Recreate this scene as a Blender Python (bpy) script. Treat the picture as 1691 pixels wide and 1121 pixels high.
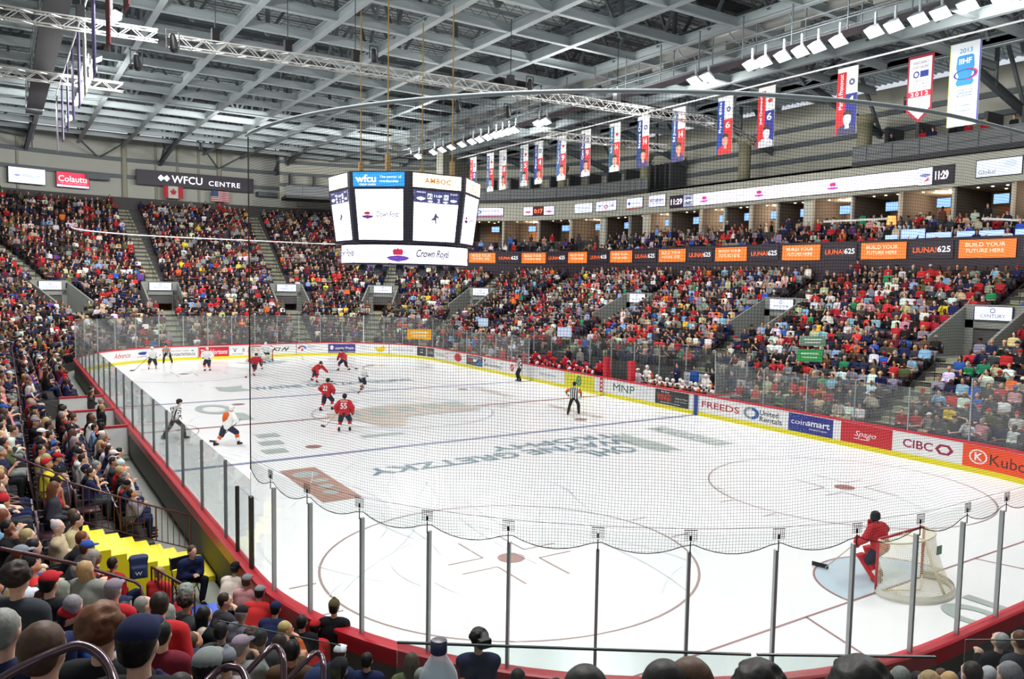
import bpy, bmesh, math, random
import numpy as np
from mathutils import Vector, Matrix
from mathutils.bvhtree import BVHTree
random.seed(7); rng = np.random.default_rng(7)
for o in list(bpy.data.objects): bpy.data.objects.remove(o)
SC = bpy.context.scene; COL = SC.collection
PI = math.pi
# ------------------------------------------------------------------ camera
CAM = np.array([-16.87562, -37.07859, 6.77976]); YAW, PIT, ROL, FPX = 0.60005, -0.0763, 0.02048, 1307.45
FW = np.array([math.sin(YAW)*math.cos(PIT), math.cos(YAW)*math.cos(PIT), math.sin(PIT)])
_r = np.array([math.cos(YAW), -math.sin(YAW), 0.0]); _u = np.cross(_r, FW)
RT = _r*math.cos(ROL)+_u*math.sin(ROL); UP = -_r*math.sin(ROL)+_u*math.cos(ROL)
cd = bpy.data.cameras.new('camera'); cam = bpy.data.objects.new('camera', cd); COL.objects.link(cam)
cd.sensor_width = 36; cd.lens = FPX/1691*36; cd.shift_x = -50.54/1691; cd.shift_y = 4.48/1691
cd.clip_start = 0.05; cd.clip_end = 400
cam.matrix_world = Matrix(((RT[0], UP[0], -FW[0], CAM[0]), (RT[1], UP[1], -FW[1], CAM[1]), (RT[2], UP[2], -FW[2], CAM[2]), (0, 0, 0, 1)))
SC.camera = cam
def project(X):
    d = np.asarray(X, float)-CAM; z = d@FW
    return 896.04+FPX*(d@RT)/z, 564.98-FPX*(d@UP)/z, z
def pix(px, py, dep):
    return CAM+(FW+RT*(px-896.04)/FPX-UP*(py-564.98)/FPX)*dep
# ------------------------------------------------------------------ world, exposure
w = bpy.data.worlds.new('world'); SC.world = w; w.use_nodes = True
w.node_tree.nodes['Background'].inputs[0].default_value = (0.62, 0.66, 0.72, 1)
w.node_tree.nodes['Background'].inputs[1].default_value = 1.1
SC.view_settings.view_transform = 'Standard'; SC.view_settings.look = 'None'
SC.view_settings.exposure = 0.0; SC.view_settings.gamma = 1.0; SC.view_settings.use_curve_mapping = False
cy = SC.cycles
cy.max_bounces = 5; cy.diffuse_bounces = 3; cy.glossy_bounces = 3; cy.transmission_bounces = 4
cy.transparent_max_bounces = 16; cy.sample_clamp_indirect = 4; cy.caustics_reflective = False; cy.caustics_refractive = False
# ------------------------------------------------------------------ arena lamps (rows of floodlights under the roof, plus added fill for the stands, roof and upper walls)
LAMP_K = 0.34
def area(name, loc, size, power, target=None, col=(1, 0.99, 0.97)):
    l = bpy.data.lights.new(name, 'AREA'); l.shape = 'RECTANGLE'; l.size = size[0]; l.size_y = size[1]
    l.energy = power*LAMP_K; l.color = col
    o = bpy.data.objects.new(name, l); COL.objects.link(o); o.location = loc
    d = Vector(target or (loc[0], loc[1], 0))-Vector(loc)
    o.rotation_euler = d.to_track_quat('-Z', 'Y').to_euler()
    o['kind'] = 'structure'
    return o
for sx in (-1, 1):
    for i, y in enumerate((-26, -13, 0, 13, 26)):
        area('floodlight_bank', (sx*13.2, y, 17.2), (6.0, 1.0), 3450, (sx*1.5, y*0.85, 0))
        area('stand_fill', (sx*11.5, y, 17.6), (6.0, 1.0), 3000, (sx*27, y*1.1, 4))  # added ambient fill aimed at the side stands, no fixture of its own
for sx in (-1, 1):
    for y in (-18, 2, 22):
        area('roof_wall_fill', (sx*20.5, y, 19.2), (5.0, 0.8), 1300, (sx*36, y, 15.5))  # added fill without a fixture, brightens the upper side walls
        area('roof_wall_fill', (sx*12.0, y, 17.8), (5.0, 0.8), 900, (sx*3, y+2, 24))  # added uplight without a fixture, brightens the roof steel
for x in (-12, 0, 12):
    area('stand_fill', (x, 30, 18.2), (6.0, 1.0), 5200, (x*1.1, 47, 6))  # added ambient fill for the far end seating
    area('stand_fill', (x, -27, 18.2), (6.0, 1.0), 2600, (x*1.1, -38, 3))  # added ambient fill for the near end seating
# ------------------------------------------------------------------ materials
def mat(name, col, rough=0.6, metal=0.0, emit=0, spec=0.5, noise=None, bump=None, objcol=False, attr=None):
    m = bpy.data.materials.new(name); m.use_nodes = True
    nt = m.node_tree; b = nt.nodes['Principled BSDF']
    c = (col[0], col[1], col[2], 1)
    b.inputs['Base Color'].default_value = c; b.inputs['Roughness'].default_value = rough
    b.inputs['Metallic'].default_value = metal; b.inputs['Specular IOR Level'].default_value = spec
    if emit:
        b.inputs['Emission Color'].default_value = c; b.inputs['Emission Strength'].default_value = emit
    src = None
    if objcol:
        n = nt.nodes.new('ShaderNodeObjectInfo'); src = n.outputs['Color']
    if attr:
        n = nt.nodes.new('ShaderNodeAttribute'); n.attribute_name = attr; src = n.outputs['Color']
    if noise:
        sc, amt = noise
        tc = nt.nodes.new('ShaderNodeTexCoord')
        n = nt.nodes.new('ShaderNodeTexNoise'); n.inputs['Scale'].default_value = sc; n.inputs['Detail'].default_value = 5
        nt.links.new(tc.outputs['Object'], n.inputs['Vector'])
        mr = nt.nodes.new('ShaderNodeMapRange'); mr.inputs[3].default_value = 1-amt; mr.inputs[4].default_value = 1+amt*0.6
        nt.links.new(n.outputs['Fac'], mr.inputs[0])
        mx = nt.nodes.new('ShaderNodeVectorMath'); mx.operation = 'SCALE'
        if src: nt.links.new(src, mx.inputs[0])
        else: mx.inputs[0].default_value = col[:3]
        nt.links.new(mr.outputs[0], mx.inputs['Scale']); src = mx.outputs[0]
    if src: nt.links.new(src, b.inputs['Base Color'])
    if bump:
        tc = nt.nodes.new('ShaderNodeTexCoord')
        n = nt.nodes.new('ShaderNodeTexNoise'); n.inputs['Scale'].default_value = bump[0]; n.inputs['Detail'].default_value = 4
        nt.links.new(tc.outputs['Object'], n.inputs['Vector'])
        bp = nt.nodes.new('ShaderNodeBump'); bp.inputs['Strength'].default_value = bump[1]
        nt.links.new(n.outputs['Fac'], bp.inputs['Height']); nt.links.new(bp.outputs['Normal'], b.inputs['Normal'])
    return m
def srgb(r, g, b):
    f = lambda c: (c/255/12.92) if c/255 <= 0.04045 else ((c/255+0.055)/1.055)**2.4
    return (f(r), f(g), f(b))
_mc = {}
def M(r, g, b, rough=0.6, emit=0, metal=0):
    k = (r, g, b, rough, emit, metal)
    if k not in _mc: _mc[k] = mat('paint_%d_%d_%d' % (r, g, b), srgb(r, g, b), rough, metal, emit)
    return _mc[k]
m_ice = mat('ice', srgb(240, 243, 245), 0.22, spec=0.35, noise=(0.35, 0.025))
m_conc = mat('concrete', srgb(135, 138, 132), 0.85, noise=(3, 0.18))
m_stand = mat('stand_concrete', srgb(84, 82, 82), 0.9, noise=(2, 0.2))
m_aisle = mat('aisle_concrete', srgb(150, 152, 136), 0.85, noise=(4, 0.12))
m_nose = mat('step_paint', srgb(178, 170, 70), 0.6)
m_yel = mat('yellow_step', srgb(240, 222, 20), 0.5)
m_board = mat('board_white', srgb(236, 236, 236), 0.3, noise=(5, 0.03))
m_kick = mat('kick_yellow', srgb(226, 214, 30), 0.35, noise=(9, 0.08))
m_cap = mat('cap_red', srgb(196, 42, 56), 0.35)
m_dark = mat('dark_steel', srgb(52, 54, 58), 0.55)
m_black = mat('black', srgb(20, 20, 22), 0.5)
m_alu = mat('aluminium', srgb(172, 178, 180), 0.4, 0.25)
m_white = mat('white_paint', srgb(235, 235, 235), 0.4)
m_beige = mat('wall_beige', srgb(196, 196, 182), 0.85, noise=(1.2, 0.06))
m_roof = mat('roof_deck', srgb(190, 196, 192), 0.7, noise=(2, 0.15))
m_steel = mat('roof_steel', srgb(160, 170, 172), 0.55, noise=(1.5, 0.12))
m_steel2 = mat('roof_steel_dark', srgb(104, 112, 116), 0.6, noise=(1.5, 0.15))
m_truss = mat('truss_aluminium', srgb(215, 215, 210), 0.35, 0.3)
m_duct = mat('duct', srgb(150, 154, 150), 0.4, 0.5)
m_rail = mat('maroon_rail', srgb(84, 46, 52), 0.3)
m_maroon = mat('seat_plastic', srgb(66, 38, 46), 0.4)
m_ribbon = mat('ribbon_dark', srgb(52, 42, 50), 0.6)
m_suite = mat('suite_wall', srgb(150, 130, 112), 0.8)
m_suitew = mat('suite_wood', srgb(178, 124, 80), 0.6)
m_lampw = mat('lamp_lens', (1, 1, 1), 0.5, emit=14)
m_warm = mat('warm_lamp', (1, 0.72, 0.42), 0.5, emit=8)
m_skin = mat('skin', (1, 1, 1), 0.55, objcol=True)
m_cloth = mat('cloth', (1, 1, 1), 0.85, objcol=True, spec=0.2, noise=(9, 0.28), bump=(22, 0.5))
m_hair = mat('hair', (1, 1, 1), 0.55, objcol=True, spec=0.35, noise=(55, 0.55), bump=(70, 0.8))
m_crowd = mat('crowd_cloth', (1, 1, 1), 0.8, attr='Col', spec=0.2)
# clear acrylic glass with a light haze
def glassmat(name, tint, haze, hz=(0.8, 0.82, 0.82)):
    m = bpy.data.materials.new(name); m.use_nodes = True; nt = m.node_tree; nt.nodes.clear()
    out = nt.nodes.new('ShaderNodeOutputMaterial'); tr = nt.nodes.new('ShaderNodeBsdfTransparent'); tr.inputs[0].default_value = (*tint, 1)
    gl = nt.nodes.new('ShaderNodeBsdfGlossy'); gl.inputs['Roughness'].default_value = 0.03
    df = nt.nodes.new('ShaderNodeBsdfDiffuse'); df.inputs[0].default_value = (*hz, 1)
    lw = nt.nodes.new('ShaderNodeLayerWeight'); lw.inputs[0].default_value = 0.5
    pw = nt.nodes.new('ShaderNodeMath'); pw.operation = 'POWER'; pw.inputs[1].default_value = 5.0; nt.links.new(lw.outputs['Facing'], pw.inputs[0])
    fr = nt.nodes.new('ShaderNodeMath'); fr.operation = 'MULTIPLY_ADD'; fr.inputs[1].default_value = 0.45; fr.inputs[2].default_value = 0.02; nt.links.new(pw.outputs[0], fr.inputs[0])
    tc = nt.nodes.new('ShaderNodeTexCoord'); nz = nt.nodes.new('ShaderNodeTexNoise'); nz.inputs['Scale'].default_value = 1.3; nz.inputs['Detail'].default_value = 6
    nt.links.new(tc.outputs['Object'], nz.inputs['Vector'])
    mr = nt.nodes.new('ShaderNodeMapRange'); mr.inputs[1].default_value = 0.3; mr.inputs[2].default_value = 0.8; mr.inputs[3].default_value = haze*0.6; mr.inputs[4].default_value = haze*1.6
    nt.links.new(nz.outputs['Fac'], mr.inputs[0])
    a = nt.nodes.new('ShaderNodeMixShader'); nt.links.new(mr.outputs[0], a.inputs[0]); nt.links.new(tr.outputs[0], a.inputs[1]); nt.links.new(df.outputs[0], a.inputs[2])
    b = nt.nodes.new('ShaderNodeMixShader'); nt.links.new(fr.outputs[0], b.inputs[0]); nt.links.new(a.outputs[0], b.inputs[1]); nt.links.new(gl.outputs[0], b.inputs[2])
    nt.links.new(b.outputs[0], out.inputs[0]); return m
m_glass = glassmat('rink_glass', (0.88, 0.91, 0.9), 0.07)
m_glass_end = glassmat('end_glass', (0.975, 0.985, 0.98), 0.015)
m_rglass = glassmat('rail_glass', (0.84, 0.88, 0.87), 0.03)
def netmat(name, cell, wire, col):
    m = bpy.data.materials.new(name); m.use_nodes = True; nt = m.node_tree; nt.nodes.clear()
    out = nt.nodes.new('ShaderNodeOutputMaterial'); tr = nt.nodes.new('ShaderNodeBsdfTransparent')
    df = nt.nodes.new('ShaderNodeBsdfDiffuse'); df.inputs[0].default_value = (*col, 1)
    uv = nt.nodes.new('ShaderNodeUVMap'); uv.uv_map = 'UVMap'
    sp = nt.nodes.new('ShaderNodeSeparateXYZ'); nt.links.new(uv.outputs[0], sp.inputs[0])
    res = []
    for i in (0, 1):
        d = nt.nodes.new('ShaderNodeMath'); d.operation = 'DIVIDE'; d.inputs[1].default_value = cell; nt.links.new(sp.outputs[i], d.inputs[0])
        f = nt.nodes.new('ShaderNodeMath'); f.operation = 'FRACT'; nt.links.new(d.outputs[0], f.inputs[0])
        l = nt.nodes.new('ShaderNodeMath'); l.operation = 'LESS_THAN'; l.inputs[1].default_value = wire/cell; nt.links.new(f.outputs[0], l.inputs[0])
        res.append(l)
    mx = nt.nodes.new('ShaderNodeMath'); mx.operation = 'MAXIMUM'
    nt.links.new(res[0].outputs[0], mx.inputs[0]); nt.links.new(res[1].outputs[0], mx.inputs[1])
    a = nt.nodes.new('ShaderNodeMixShader'); nt.links.new(mx.outputs[0], a.inputs[0]); nt.links.new(tr.outputs[0], a.inputs[1]); nt.links.new(df.outputs[0], a.inputs[2])
    nt.links.new(a.outputs[0], out.inputs[0]); return m
m_net = netmat('safety_net', 0.045, 0.0034, (0.012, 0.013, 0.014))
m_goalnet = netmat('goal_net', 0.045, 0.009, srgb(222, 214, 182))
# ------------------------------------------------------------------ mesh helpers
class MB:
    def __init__(s): s.v = []; s.f = []; s.m = []; s.uv = None
    def add(s, vs, fs, mi=0):
        b = len(s.v); s.v += [tuple(map(float, v)) for v in vs]; s.f += [tuple(i+b for i in f) for f in fs]; s.m += [mi]*len(fs)
        return s
    def box(s, x0, x1, y0, y1, z0, z1, mi=0):
        return s.add([(x0, y0, z0), (x1, y0, z0), (x1, y1, z0), (x0, y1, z0), (x0, y0, z1), (x1, y0, z1), (x1, y1, z1), (x0, y1, z1)],
                     [(0, 3, 2, 1), (4, 5, 6, 7), (0, 1, 5, 4), (1, 2, 6, 5), (2, 3, 7, 6), (3, 0, 4, 7)], mi)
    def obox(s, c, ax, ay, az, hx, hy, hz, mi=0):
        c, ax, ay, az = map(np.array, (c, ax, ay, az)); vs = []
        for k in (-1, 1):
            for i, j in ((-1, -1), (1, -1), (1, 1), (-1, 1)): vs.append(c+ax*hx*i+ay*hy*j+az*hz*k)
        return s.add(vs, [(0, 3, 2, 1), (4, 5, 6, 7), (0, 1, 5, 4), (1, 2, 6, 5), (2, 3, 7, 6), (3, 0, 4, 7)], mi)
    def bar(s, a, b, w, h=None, mi=0, up=(0, 0, 1)):
        a = np.array(a, float); b = np.array(b, float); d = b-a; L = np.linalg.norm(d)
        if L < 1e-6: return s
        d /= L; u = np.array(up, float)
        if abs(d@u) > 0.95: u = np.array((1, 0, 0.))
        sd = np.cross(d, u); sd /= np.linalg.norm(sd); u = np.cross(sd, d)
        return s.obox((a+b)/2, d, sd, u, L/2, w/2, (h or w)/2, mi)
    def tube(s, pts, r, n=8, mi=0, cap=True):
        pts = [np.array(p, float) for p in pts]; rs = r if hasattr(r, '__len__') else [r]*len(pts)
        b = len(s.v); prev = None
        for i, p in enumerate(pts):
            t = pts[min(i+1, len(pts)-1)]-pts[max(i-1, 0)]; t /= (np.linalg.norm(t)+1e-9)
            if prev is None:
                prev = np.cross(t, (0, 0, 1.)) if abs(t[2]) < 0.9 else np.cross(t, (1., 0, 0))
            prev = prev-t*(prev@t); prev /= (np.linalg.norm(prev)+1e-9); q = np.cross(t, prev)
            for k in range(n):
                a = 2*PI*k/n; s.v.append(tuple(p+(prev*math.cos(a)+q*math.sin(a))*rs[i]))
        nf = 0
        for i in range(len(pts)-1):
            for k in range(n):
                k2 = (k+1) % n; s.f.append((b+i*n+k, b+i*n+k2, b+(i+1)*n+k2, b+(i+1)*n+k)); nf += 1
        if cap:
            s.f.append(tuple(b+k for k in range(n))[::-1]); s.f.append(tuple(b+(len(pts)-1)*n+k for k in range(n))); nf += 2
        s.m += [mi]*nf; return s
    def ell(s, c, r, n=12, mi=0, rot=None):
        c = np.array(c, float); vs = []; fs = []; m = n//2
        for i in range(m+1):
            th = PI*i/m
            for k in range(n):
                a = 2*PI*k/n; v = np.array((math.sin(th)*math.cos(a)*r[0], math.sin(th)*math.sin(a)*r[1], math.cos(th)*r[2]))
                if rot is not None: v = np.array(rot@Vector(v))
                vs.append(c+v)
        for i in range(m):
            for k in range(n):
                k2 = (k+1) % n; fs.append((i*n+k, (i+1)*n+k, (i+1)*n+k2, i*n+k2))
        return s.add(vs, fs, mi)
    def cone(s, a, b, ra, rb, n=10, mi=0):
        a = np.array(a, float); b = np.array(b, float); d = b-a; L = np.linalg.norm(d)+1e-9; d /= L
        pts = []; rs = []
        for t in (-1, -0.85, -0.5): pts.append(a+d*ra*t); rs.append(max(ra*math.sqrt(max(1-t*t, 0)), ra*0.05))
        pts.append(a); rs.append(ra); pts.append(b); rs.append(rb)
        for t in (0.5, 0.85, 1): pts.append(b+d*rb*t); rs.append(max(rb*math.sqrt(max(1-t*t, 0)), rb*0.05))
        return s.tube(pts, rs, n, mi)
    def mesh(s, name, mats, smooth=False):
        me = bpy.data.meshes.new(name); me.from_pydata(s.v, [], s.f)
        for m in (mats if isinstance(mats, (list, tuple)) else [mats]): me.materials.append(m)
        if any(s.m): me.polygons.foreach_set('material_index', s.m)
        if smooth: me.polygons.foreach_set('use_smooth', [True]*len(s.f))
        if s.uv is not None:
            l = me.uv_layers.new(name='UVMap'); li = np.zeros(len(me.loops), np.int32); me.loops.foreach_get('vertex_index', li)
            l.data.foreach_set('uv', np.array(s.uv, np.float32)[li].ravel())
        me.update(); return me
    def build(s, name, mats, parent=None, smooth=False):
        return link(name, s.mesh(name, mats, smooth), parent)
def link(name, me, parent=None):
    o = bpy.data.objects.new(name, me); COL.objects.link(o)
    if parent is not None: o.parent = parent
    return o
def tag(o, label=None, cat=None, group=None, kind=None):
    if label: o['label'] = label
    if cat: o['category'] = cat
    if group: o['group'] = group
    if kind: o['kind'] = kind
    return o
def empty(name, loc=(0, 0, 0), label=None, cat=None, group=None, kind=None):
    o = bpy.data.objects.new(name, None); COL.objects.link(o); o.location = loc; o.empty_display_size = 0.2
    return tag(o, label, cat, group, kind)
def localize(root):
    """children built in world coordinates under an Empty that stands at its base"""
    bpy.context.view_layer.update()
def child(mb, name, mats, parent, smooth=False):
    """mesh given in world coordinates, parented to a root that is only translated"""
    l = parent.location; p = parent
    off = Vector((0, 0, 0))
    while p is not None: off += p.location; p = p.parent
    mb.v = [(v[0]-off.x, v[1]-off.y, v[2]-off.z) for v in mb.v]
    return mb.build(name, mats, parent, smooth)
# ------------------------------------------------------------------ the rink outline as a path: s runs along the boards, d is the distance outside them
HX, HY, RC = 12.95, 30.48, 8.53
CXX, CYY = HX-RC, HY-RC
L1, LQ, L2 = 2*CYY, RC*PI/2, 2*CXX
BR = np.cumsum([0, L1, LQ, L2, LQ, L1, LQ, L2, LQ]); PER = BR[-1]
def PN(s):
    s = s % PER; k = int(np.searchsorted(BR, s, side='right')-1); k = min(k, 7); t = s-BR[k]
    if k == 0: return np.array((HX, -CYY+t)), np.array((1., 0))
    if k == 2: return np.array((CXX-t, HY)), np.array((0, 1.))
    if k == 4: return np.array((-HX, CYY-t)), np.array((-1., 0))
    if k == 6: return np.array((-CXX+t, -HY)), np.array((0, -1.))
    c = {1: (CXX, CYY), 3: (-CXX, CYY), 5: (-CXX, -CYY), 7: (CXX, -CYY)}[k]; a0 = {1: 0, 3: PI/2, 5: PI, 7: 1.5*PI}[k]
    a = a0+t/RC; n = np.array((math.cos(a), math.sin(a))); return np.array(c)+n*RC, n
def P(s, d, z=0.0):
    p, n = PN(s); q = p+n*d; return np.array((q[0], q[1], z))
def kfac(s, d):
    k = int(np.searchsorted(BR, s % PER, side='right')-1)
    return (RC+d)/RC if k % 2 == 1 else 1.0
def srange(s0, s1, step=0.7, cstep=0.55):
    out = [s0]; cuts = [b+n*PER for n in (-1, 0, 1, 2) for b in BR[:-1]]
    cuts = sorted(c for c in cuts if s0+1e-4 < c < s1-1e-4)+[s1]
    a = s0
    for c in cuts:
        k = int(np.searchsorted(BR, ((a+c)/2) % PER, side='right')-1)
        n = max(1, int(math.ceil((c-a)/cstep))) if k % 2 == 1 else 1
        for i in range(1, n+1): out.append(a+(c-a)*i/n)
        a = c
    return out
def sweep(mb, prof, s0, s1, mi=0, closed=True, dense=None, caps=True):
    ss = srange(s0, s1) if dense is None else list(np.linspace(s0, s1, max(2, int((s1-s0)/dense)+1)))
    n = len(prof); b = len(mb.v); fs = []
    for s in ss:
        p, nn = PN(s)
        for d, z in prof: mb.v.append((p[0]+nn[0]*d, p[1]+nn[1]*d, z))
    m = n if closed else n-1
    for i in range(len(ss)-1):
        for k in range(m):
            k2 = (k+1) % n; fs.append((b+i*n+k, b+i*n+k2, b+(i+1)*n+k2, b+(i+1)*n+k))
    if closed and caps:
        fs.append(tuple(b+k for k in range(n))); fs.append(tuple(b+(len(ss)-1)*n+k for k in range(n))[::-1])
    mb.f += fs; mb.m += [mi]*len(fs); return mb
def smooth_path(pts, n=6):
    P_ = [np.array(p, float) for p in pts]; P_ = [2*P_[0]-P_[1]]+P_+[2*P_[-1]-P_[-2]]; out = []
    for i in range(1, len(P_)-2):
        a, b, c, d = P_[i-1:i+3]
        for k in range(n):
            t = k/n; out.append(.5*((2*b)+(-a+c)*t+(2*a-5*b+4*c-d)*t*t+(-a+3*b-3*c+d)*t**3))
    return out+[P_[-2]]
def rect(d0, d1, z0, z1): return [(d0, z0), (d1, z0), (d1, z1), (d0, z1)]
# ------------------------------------------------------------------ text
_tc = {}
def text2d(s, shear=0.0, bold=0.0, space=1.0):
    k = (s, shear, bold, space)
    if k in _tc: return _tc[k]
    c = bpy.data.curves.new('t', 'FONT'); c.body = s; c.size = 1; c.shear = shear; c.offset = bold*.55; c.space_character = space
    c.resolution_u = 3
    o = bpy.data.objects.new('t', c); COL.objects.link(o); bpy.context.view_layer.update()
    me = bpy.data.meshes.new_from_object(o.evaluated_get(bpy.context.evaluated_depsgraph_get()))
    V = np.array([v.co[:2] for v in me.vertices]) if len(me.vertices) else np.zeros((0, 2))
    F = [tuple(p.vertices) for p in me.polygons]
    bpy.data.objects.remove(o); bpy.data.curves.remove(c); bpy.data.meshes.remove(me)
    if len(V): V = V-V.min(0); V = V/np.maximum(V.max(0), 1e-6)
    _tc[k] = (V, F); return _tc[k]
def put(mb, shape, fn, u0, v0, W, H, mi=0):
    """shape = (V in 0..1, F); fn maps (u,v) -> world"""
    V, F = shape; mb.add([fn(u0+x*W, v0+y*H) for x, y in V], F, mi)
def poly(pts): return (np.array(pts, float), [tuple(range(len(pts)))])
def disc(n=20): return poly([(0.5+0.5*math.cos(2*PI*k/n), 0.5+0.5*math.sin(2*PI*k/n)) for k in range(n)])
SQ = poly([(0, 0), (1, 0), (1, 1), (0, 1)])
def ring(n=28, t=0.15, a0=0, a1=2*PI):
    vs = []; fs = []
    for k in range(n+1):
        a = a0+(a1-a0)*k/n
        for r in (0.5, 0.5-t): vs.append((0.5+r*math.cos(a), 0.5+r*math.sin(a)))
    for k in range(n): fs.append((2*k, 2*k+2, 2*k+3, 2*k+1))
    return (np.array(vs), fs)
CUSH = poly([(0, .45), (.12, .6), (.5, .72), (.88, .6), (1, .45), (.86, .2), (.5, 0), (.14, .2)])
CROWN = poly([(.1, 0), (.9, 0), (1, .55), (.8, .85), (.62, .75), (.5, 1), (.38, .75), (.2, .85), (0, .55)])
# ================================================================== THE RINK
fl = MB(); fl.box(-60, 60, -62, 75, -0.6, -0.06); fl.build('floor', m_conc)['kind'] = 'structure'
def rink_poly(mb, inset, z, mi=0):
    vs = [tuple(P(s, -inset, z)) for s in srange(0, PER)[:-1]]
    mb.add(vs, [tuple(range(len(vs)))], mi)
ice = MB(); rink_poly(ice, 0.0, 0.0)
ice_o = ice.build('ice_sheet', m_ice); tag(ice_o, 'white ice sheet with painted lines and faded logos', 'ice rink')
m_redl = mat('line_red', srgb(150, 108, 108), 0.4); m_bluel = mat('line_blue', srgb(120, 128, 158), 0.4)
m_circ = mat('line_circle', srgb(158, 136, 130), 0.4); m_dot = mat('dot_red', srgb(150, 106, 100), 0.4)
m_crease = mat('crease_blue', srgb(186, 206, 218), 0.3, noise=(2, 0.05))
m_txt = mat('ice_text', srgb(112, 138, 150), 0.4, noise=(1.5, 0.15)); m_grey = mat('ice_grey', srgb(168, 180, 176), 0.4, noise=(1.2, 0.2))
m_brown = mat('ice_brown', srgb(198, 186, 174), 0.4, noise=(0.8, 0.2)); m_brick = mat('ice_brick', srgb(172, 136, 124), 0.4, noise=(1.2, 0.12))
def icepart(name, mb, m): return mb.build(name, m, ice_o)
Z1, Z2, Z3 = 0.004, 0.008, 0.012
mb = MB()
mb.add([(-HX+.02, -.15, Z1), (HX-.02, -.15, Z1), (HX-.02, .15, Z1), (-HX+.02, .15, Z1)], [(0, 1, 2, 3)])
icepart('red_line', mb, m_redl)
for sy in (-1, 1):
    mb = MB(); xg = 11.35; mb.add([(-xg, sy*27.13-.03, Z1), (xg, sy*27.13-.03, Z1), (xg, sy*27.13+.03, Z1), (-xg, sy*27.13+.03, Z1)], [(0, 1, 2, 3)])
    for sx in (-1, 1):  # trapezoid behind the net
        a = np.array((sx*3.35, sy*27.13)); b = np.array((sx*4.3, sy*30.4)); d = (b-a)/np.linalg.norm(b-a); n = np.array((-d[1], d[0]))*.03
        mt = MB(); mt.add([(*(a-n), Z1), (*(b-n), Z1), (*(b+n), Z1), (*(a+n), Z1)], [(0, 1, 2, 3)]); icepart('trapezoid_line', mt, m_redl)
    icepart('goal_line', mb, m_redl)
for sy in (-1, 1):
    mb = MB(); y = sy*7.77; mb.add([(-HX+.02, y-.15, Z1), (HX-.02, y-.15, Z1), (HX-.02, y+.15, Z1), (-HX+.02, y+.15, Z1)], [(0, 1, 2, 3)])
    icepart('blue_line', mb, m_bluel)
def circ(mb, cx, cy, r, t, z, a0=0, a1=2*PI, n=72):
    V, F = ring(n, t/(2*r), a0, a1); mb.add([(cx+(x-.5)*2*r, cy+(y-.5)*2*r, z) for x, y in V], F)
def dsc(mb, cx, cy, r, z, n=28): mb.add([(cx+r*math.cos(2*PI*k/n), cy+r*math.sin(2*PI*k/n), z) for k in range(n)], [tuple(range(n))])
def seg(mb, x0, y0, x1, y1, w, z):
    a = np.array((x0, y0)); b = np.array((x1, y1)); d = (b-a)/np.linalg.norm(b-a); n = np.array((-d[1], d[0]))*w/2
    mb.add([(*(a-n), z), (*(b-n), z), (*(b+n), z), (*(a+n), z)], [(0, 1, 2, 3)])
for sy in (-1, 1):
    for sx in (-1, 1):
        cx, cyy = sx*6.7, sy*21.03
        mb = MB(); circ(mb, cx, cyy, 4.57, .06, Z1)
        for a in (-1, 1):
            for b in (-1, 1):
                seg(mb, cx+a*.6, cyy+b*.35, cx+a*.6, cyy+b*1.6, .06, Z1)
                seg(mb, cx+a*.6, cyy+b*.35, cx+a*1.55, cyy+b*.35, .06, Z1)
            for b in (-1, 1): seg(mb, cx+a*4.57, cyy+b*.85, cx+a*5.17, cyy+b*.85, .06, Z1)
        icepart('faceoff_circle', mb, m_circ)
        mb = MB(); dsc(mb, cx, cyy, .34, Z2); icepart('faceoff_dot', mb, m_dot)
        mb = MB(); dsc(mb, cx, sy*6.1, .32, Z2); icepart('faceoff_dot', mb, m_dot)
mb = MB(); circ(mb, 0, 0, 4.57, .06, Z2); icepart('centre_circle', mb, mat('line_c', srgb(150, 158, 176), .4))
mb = MB(); circ(mb, -HX+.05, 0, 3.05, .05, Z1, -PI/2, PI/2, 36); icepart('referee_crease', mb, m_circ)
for sy in (-1, 1):
    vs = [(-1.22, sy*27.1, Z2)]+[(1.83*math.cos(t), sy*(27.1-1.83*math.sin(t)), Z2) for t in np.linspace(PI-.8, .8, 20)]+[(1.22, sy*27.1, Z2)]
    vs = [(1.83*math.cos(t)*1.0, sy*(27.1-1.83*math.sin(t)), Z2) for t in np.linspace(PI, 0, 28)]
    mb = MB(); mb.add(vs, [tuple(range(len(vs)))]); icepart('goal_crease', mb, m_crease)
    mb = MB(); circ(mb, 0, sy*27.1, 1.86, .05, Z3, (0 if sy < 0 else PI), (PI if sy < 0 else 2*PI), 30); icepart('crease_line', mb, m_redl)
def icetext(name, s, xr, xl, y0, y1, m, shear=0, bold=.035, z=Z3):
    """lettering read from the far end: its left is at +x"""
    mb = MB(); put(mb, text2d(s, shear, bold), lambda u, v: (xr-u, y0-v, z), 0, 0, xr-xl, y0-y1); return icepart(name, mb, m)
icetext('ice_lettering', 'WAYNE', 5.3, .15, -10.75, -11.7, m_txt)
icetext('ice_lettering', 'GRETZKY', -.25, -6.5, -10.75, -11.7, m_txt)
icetext('ice_lettering', 'TROPHY', 5.6, -.85, -9.6, -10.45, m_txt)
icetext('ice_lettering', 'OHL', 4.5, 1.9, -12.0, -13.2, m_txt)
mb = MB(); put(mb, poly([(0, .2), (.2, 0), (.5, .1), (.8, 0), (1, .3), (.9, .7), (1, 1), (.7, .85), (.5, 1), (.3, .8), (.1, 1), (0, .6)]), lambda u, v: (u, v, Z2), 4.95, -14.0, 1.3, 4.3); icepart('ice_figure', mb, m_grey)
mb = MB(); put(mb, SQ, lambda u, v: (u, v, Z2), 7.95, -14.0, 1.1, 4.5); r_ = icepart('ice_advert', mb, m_grey)
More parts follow.
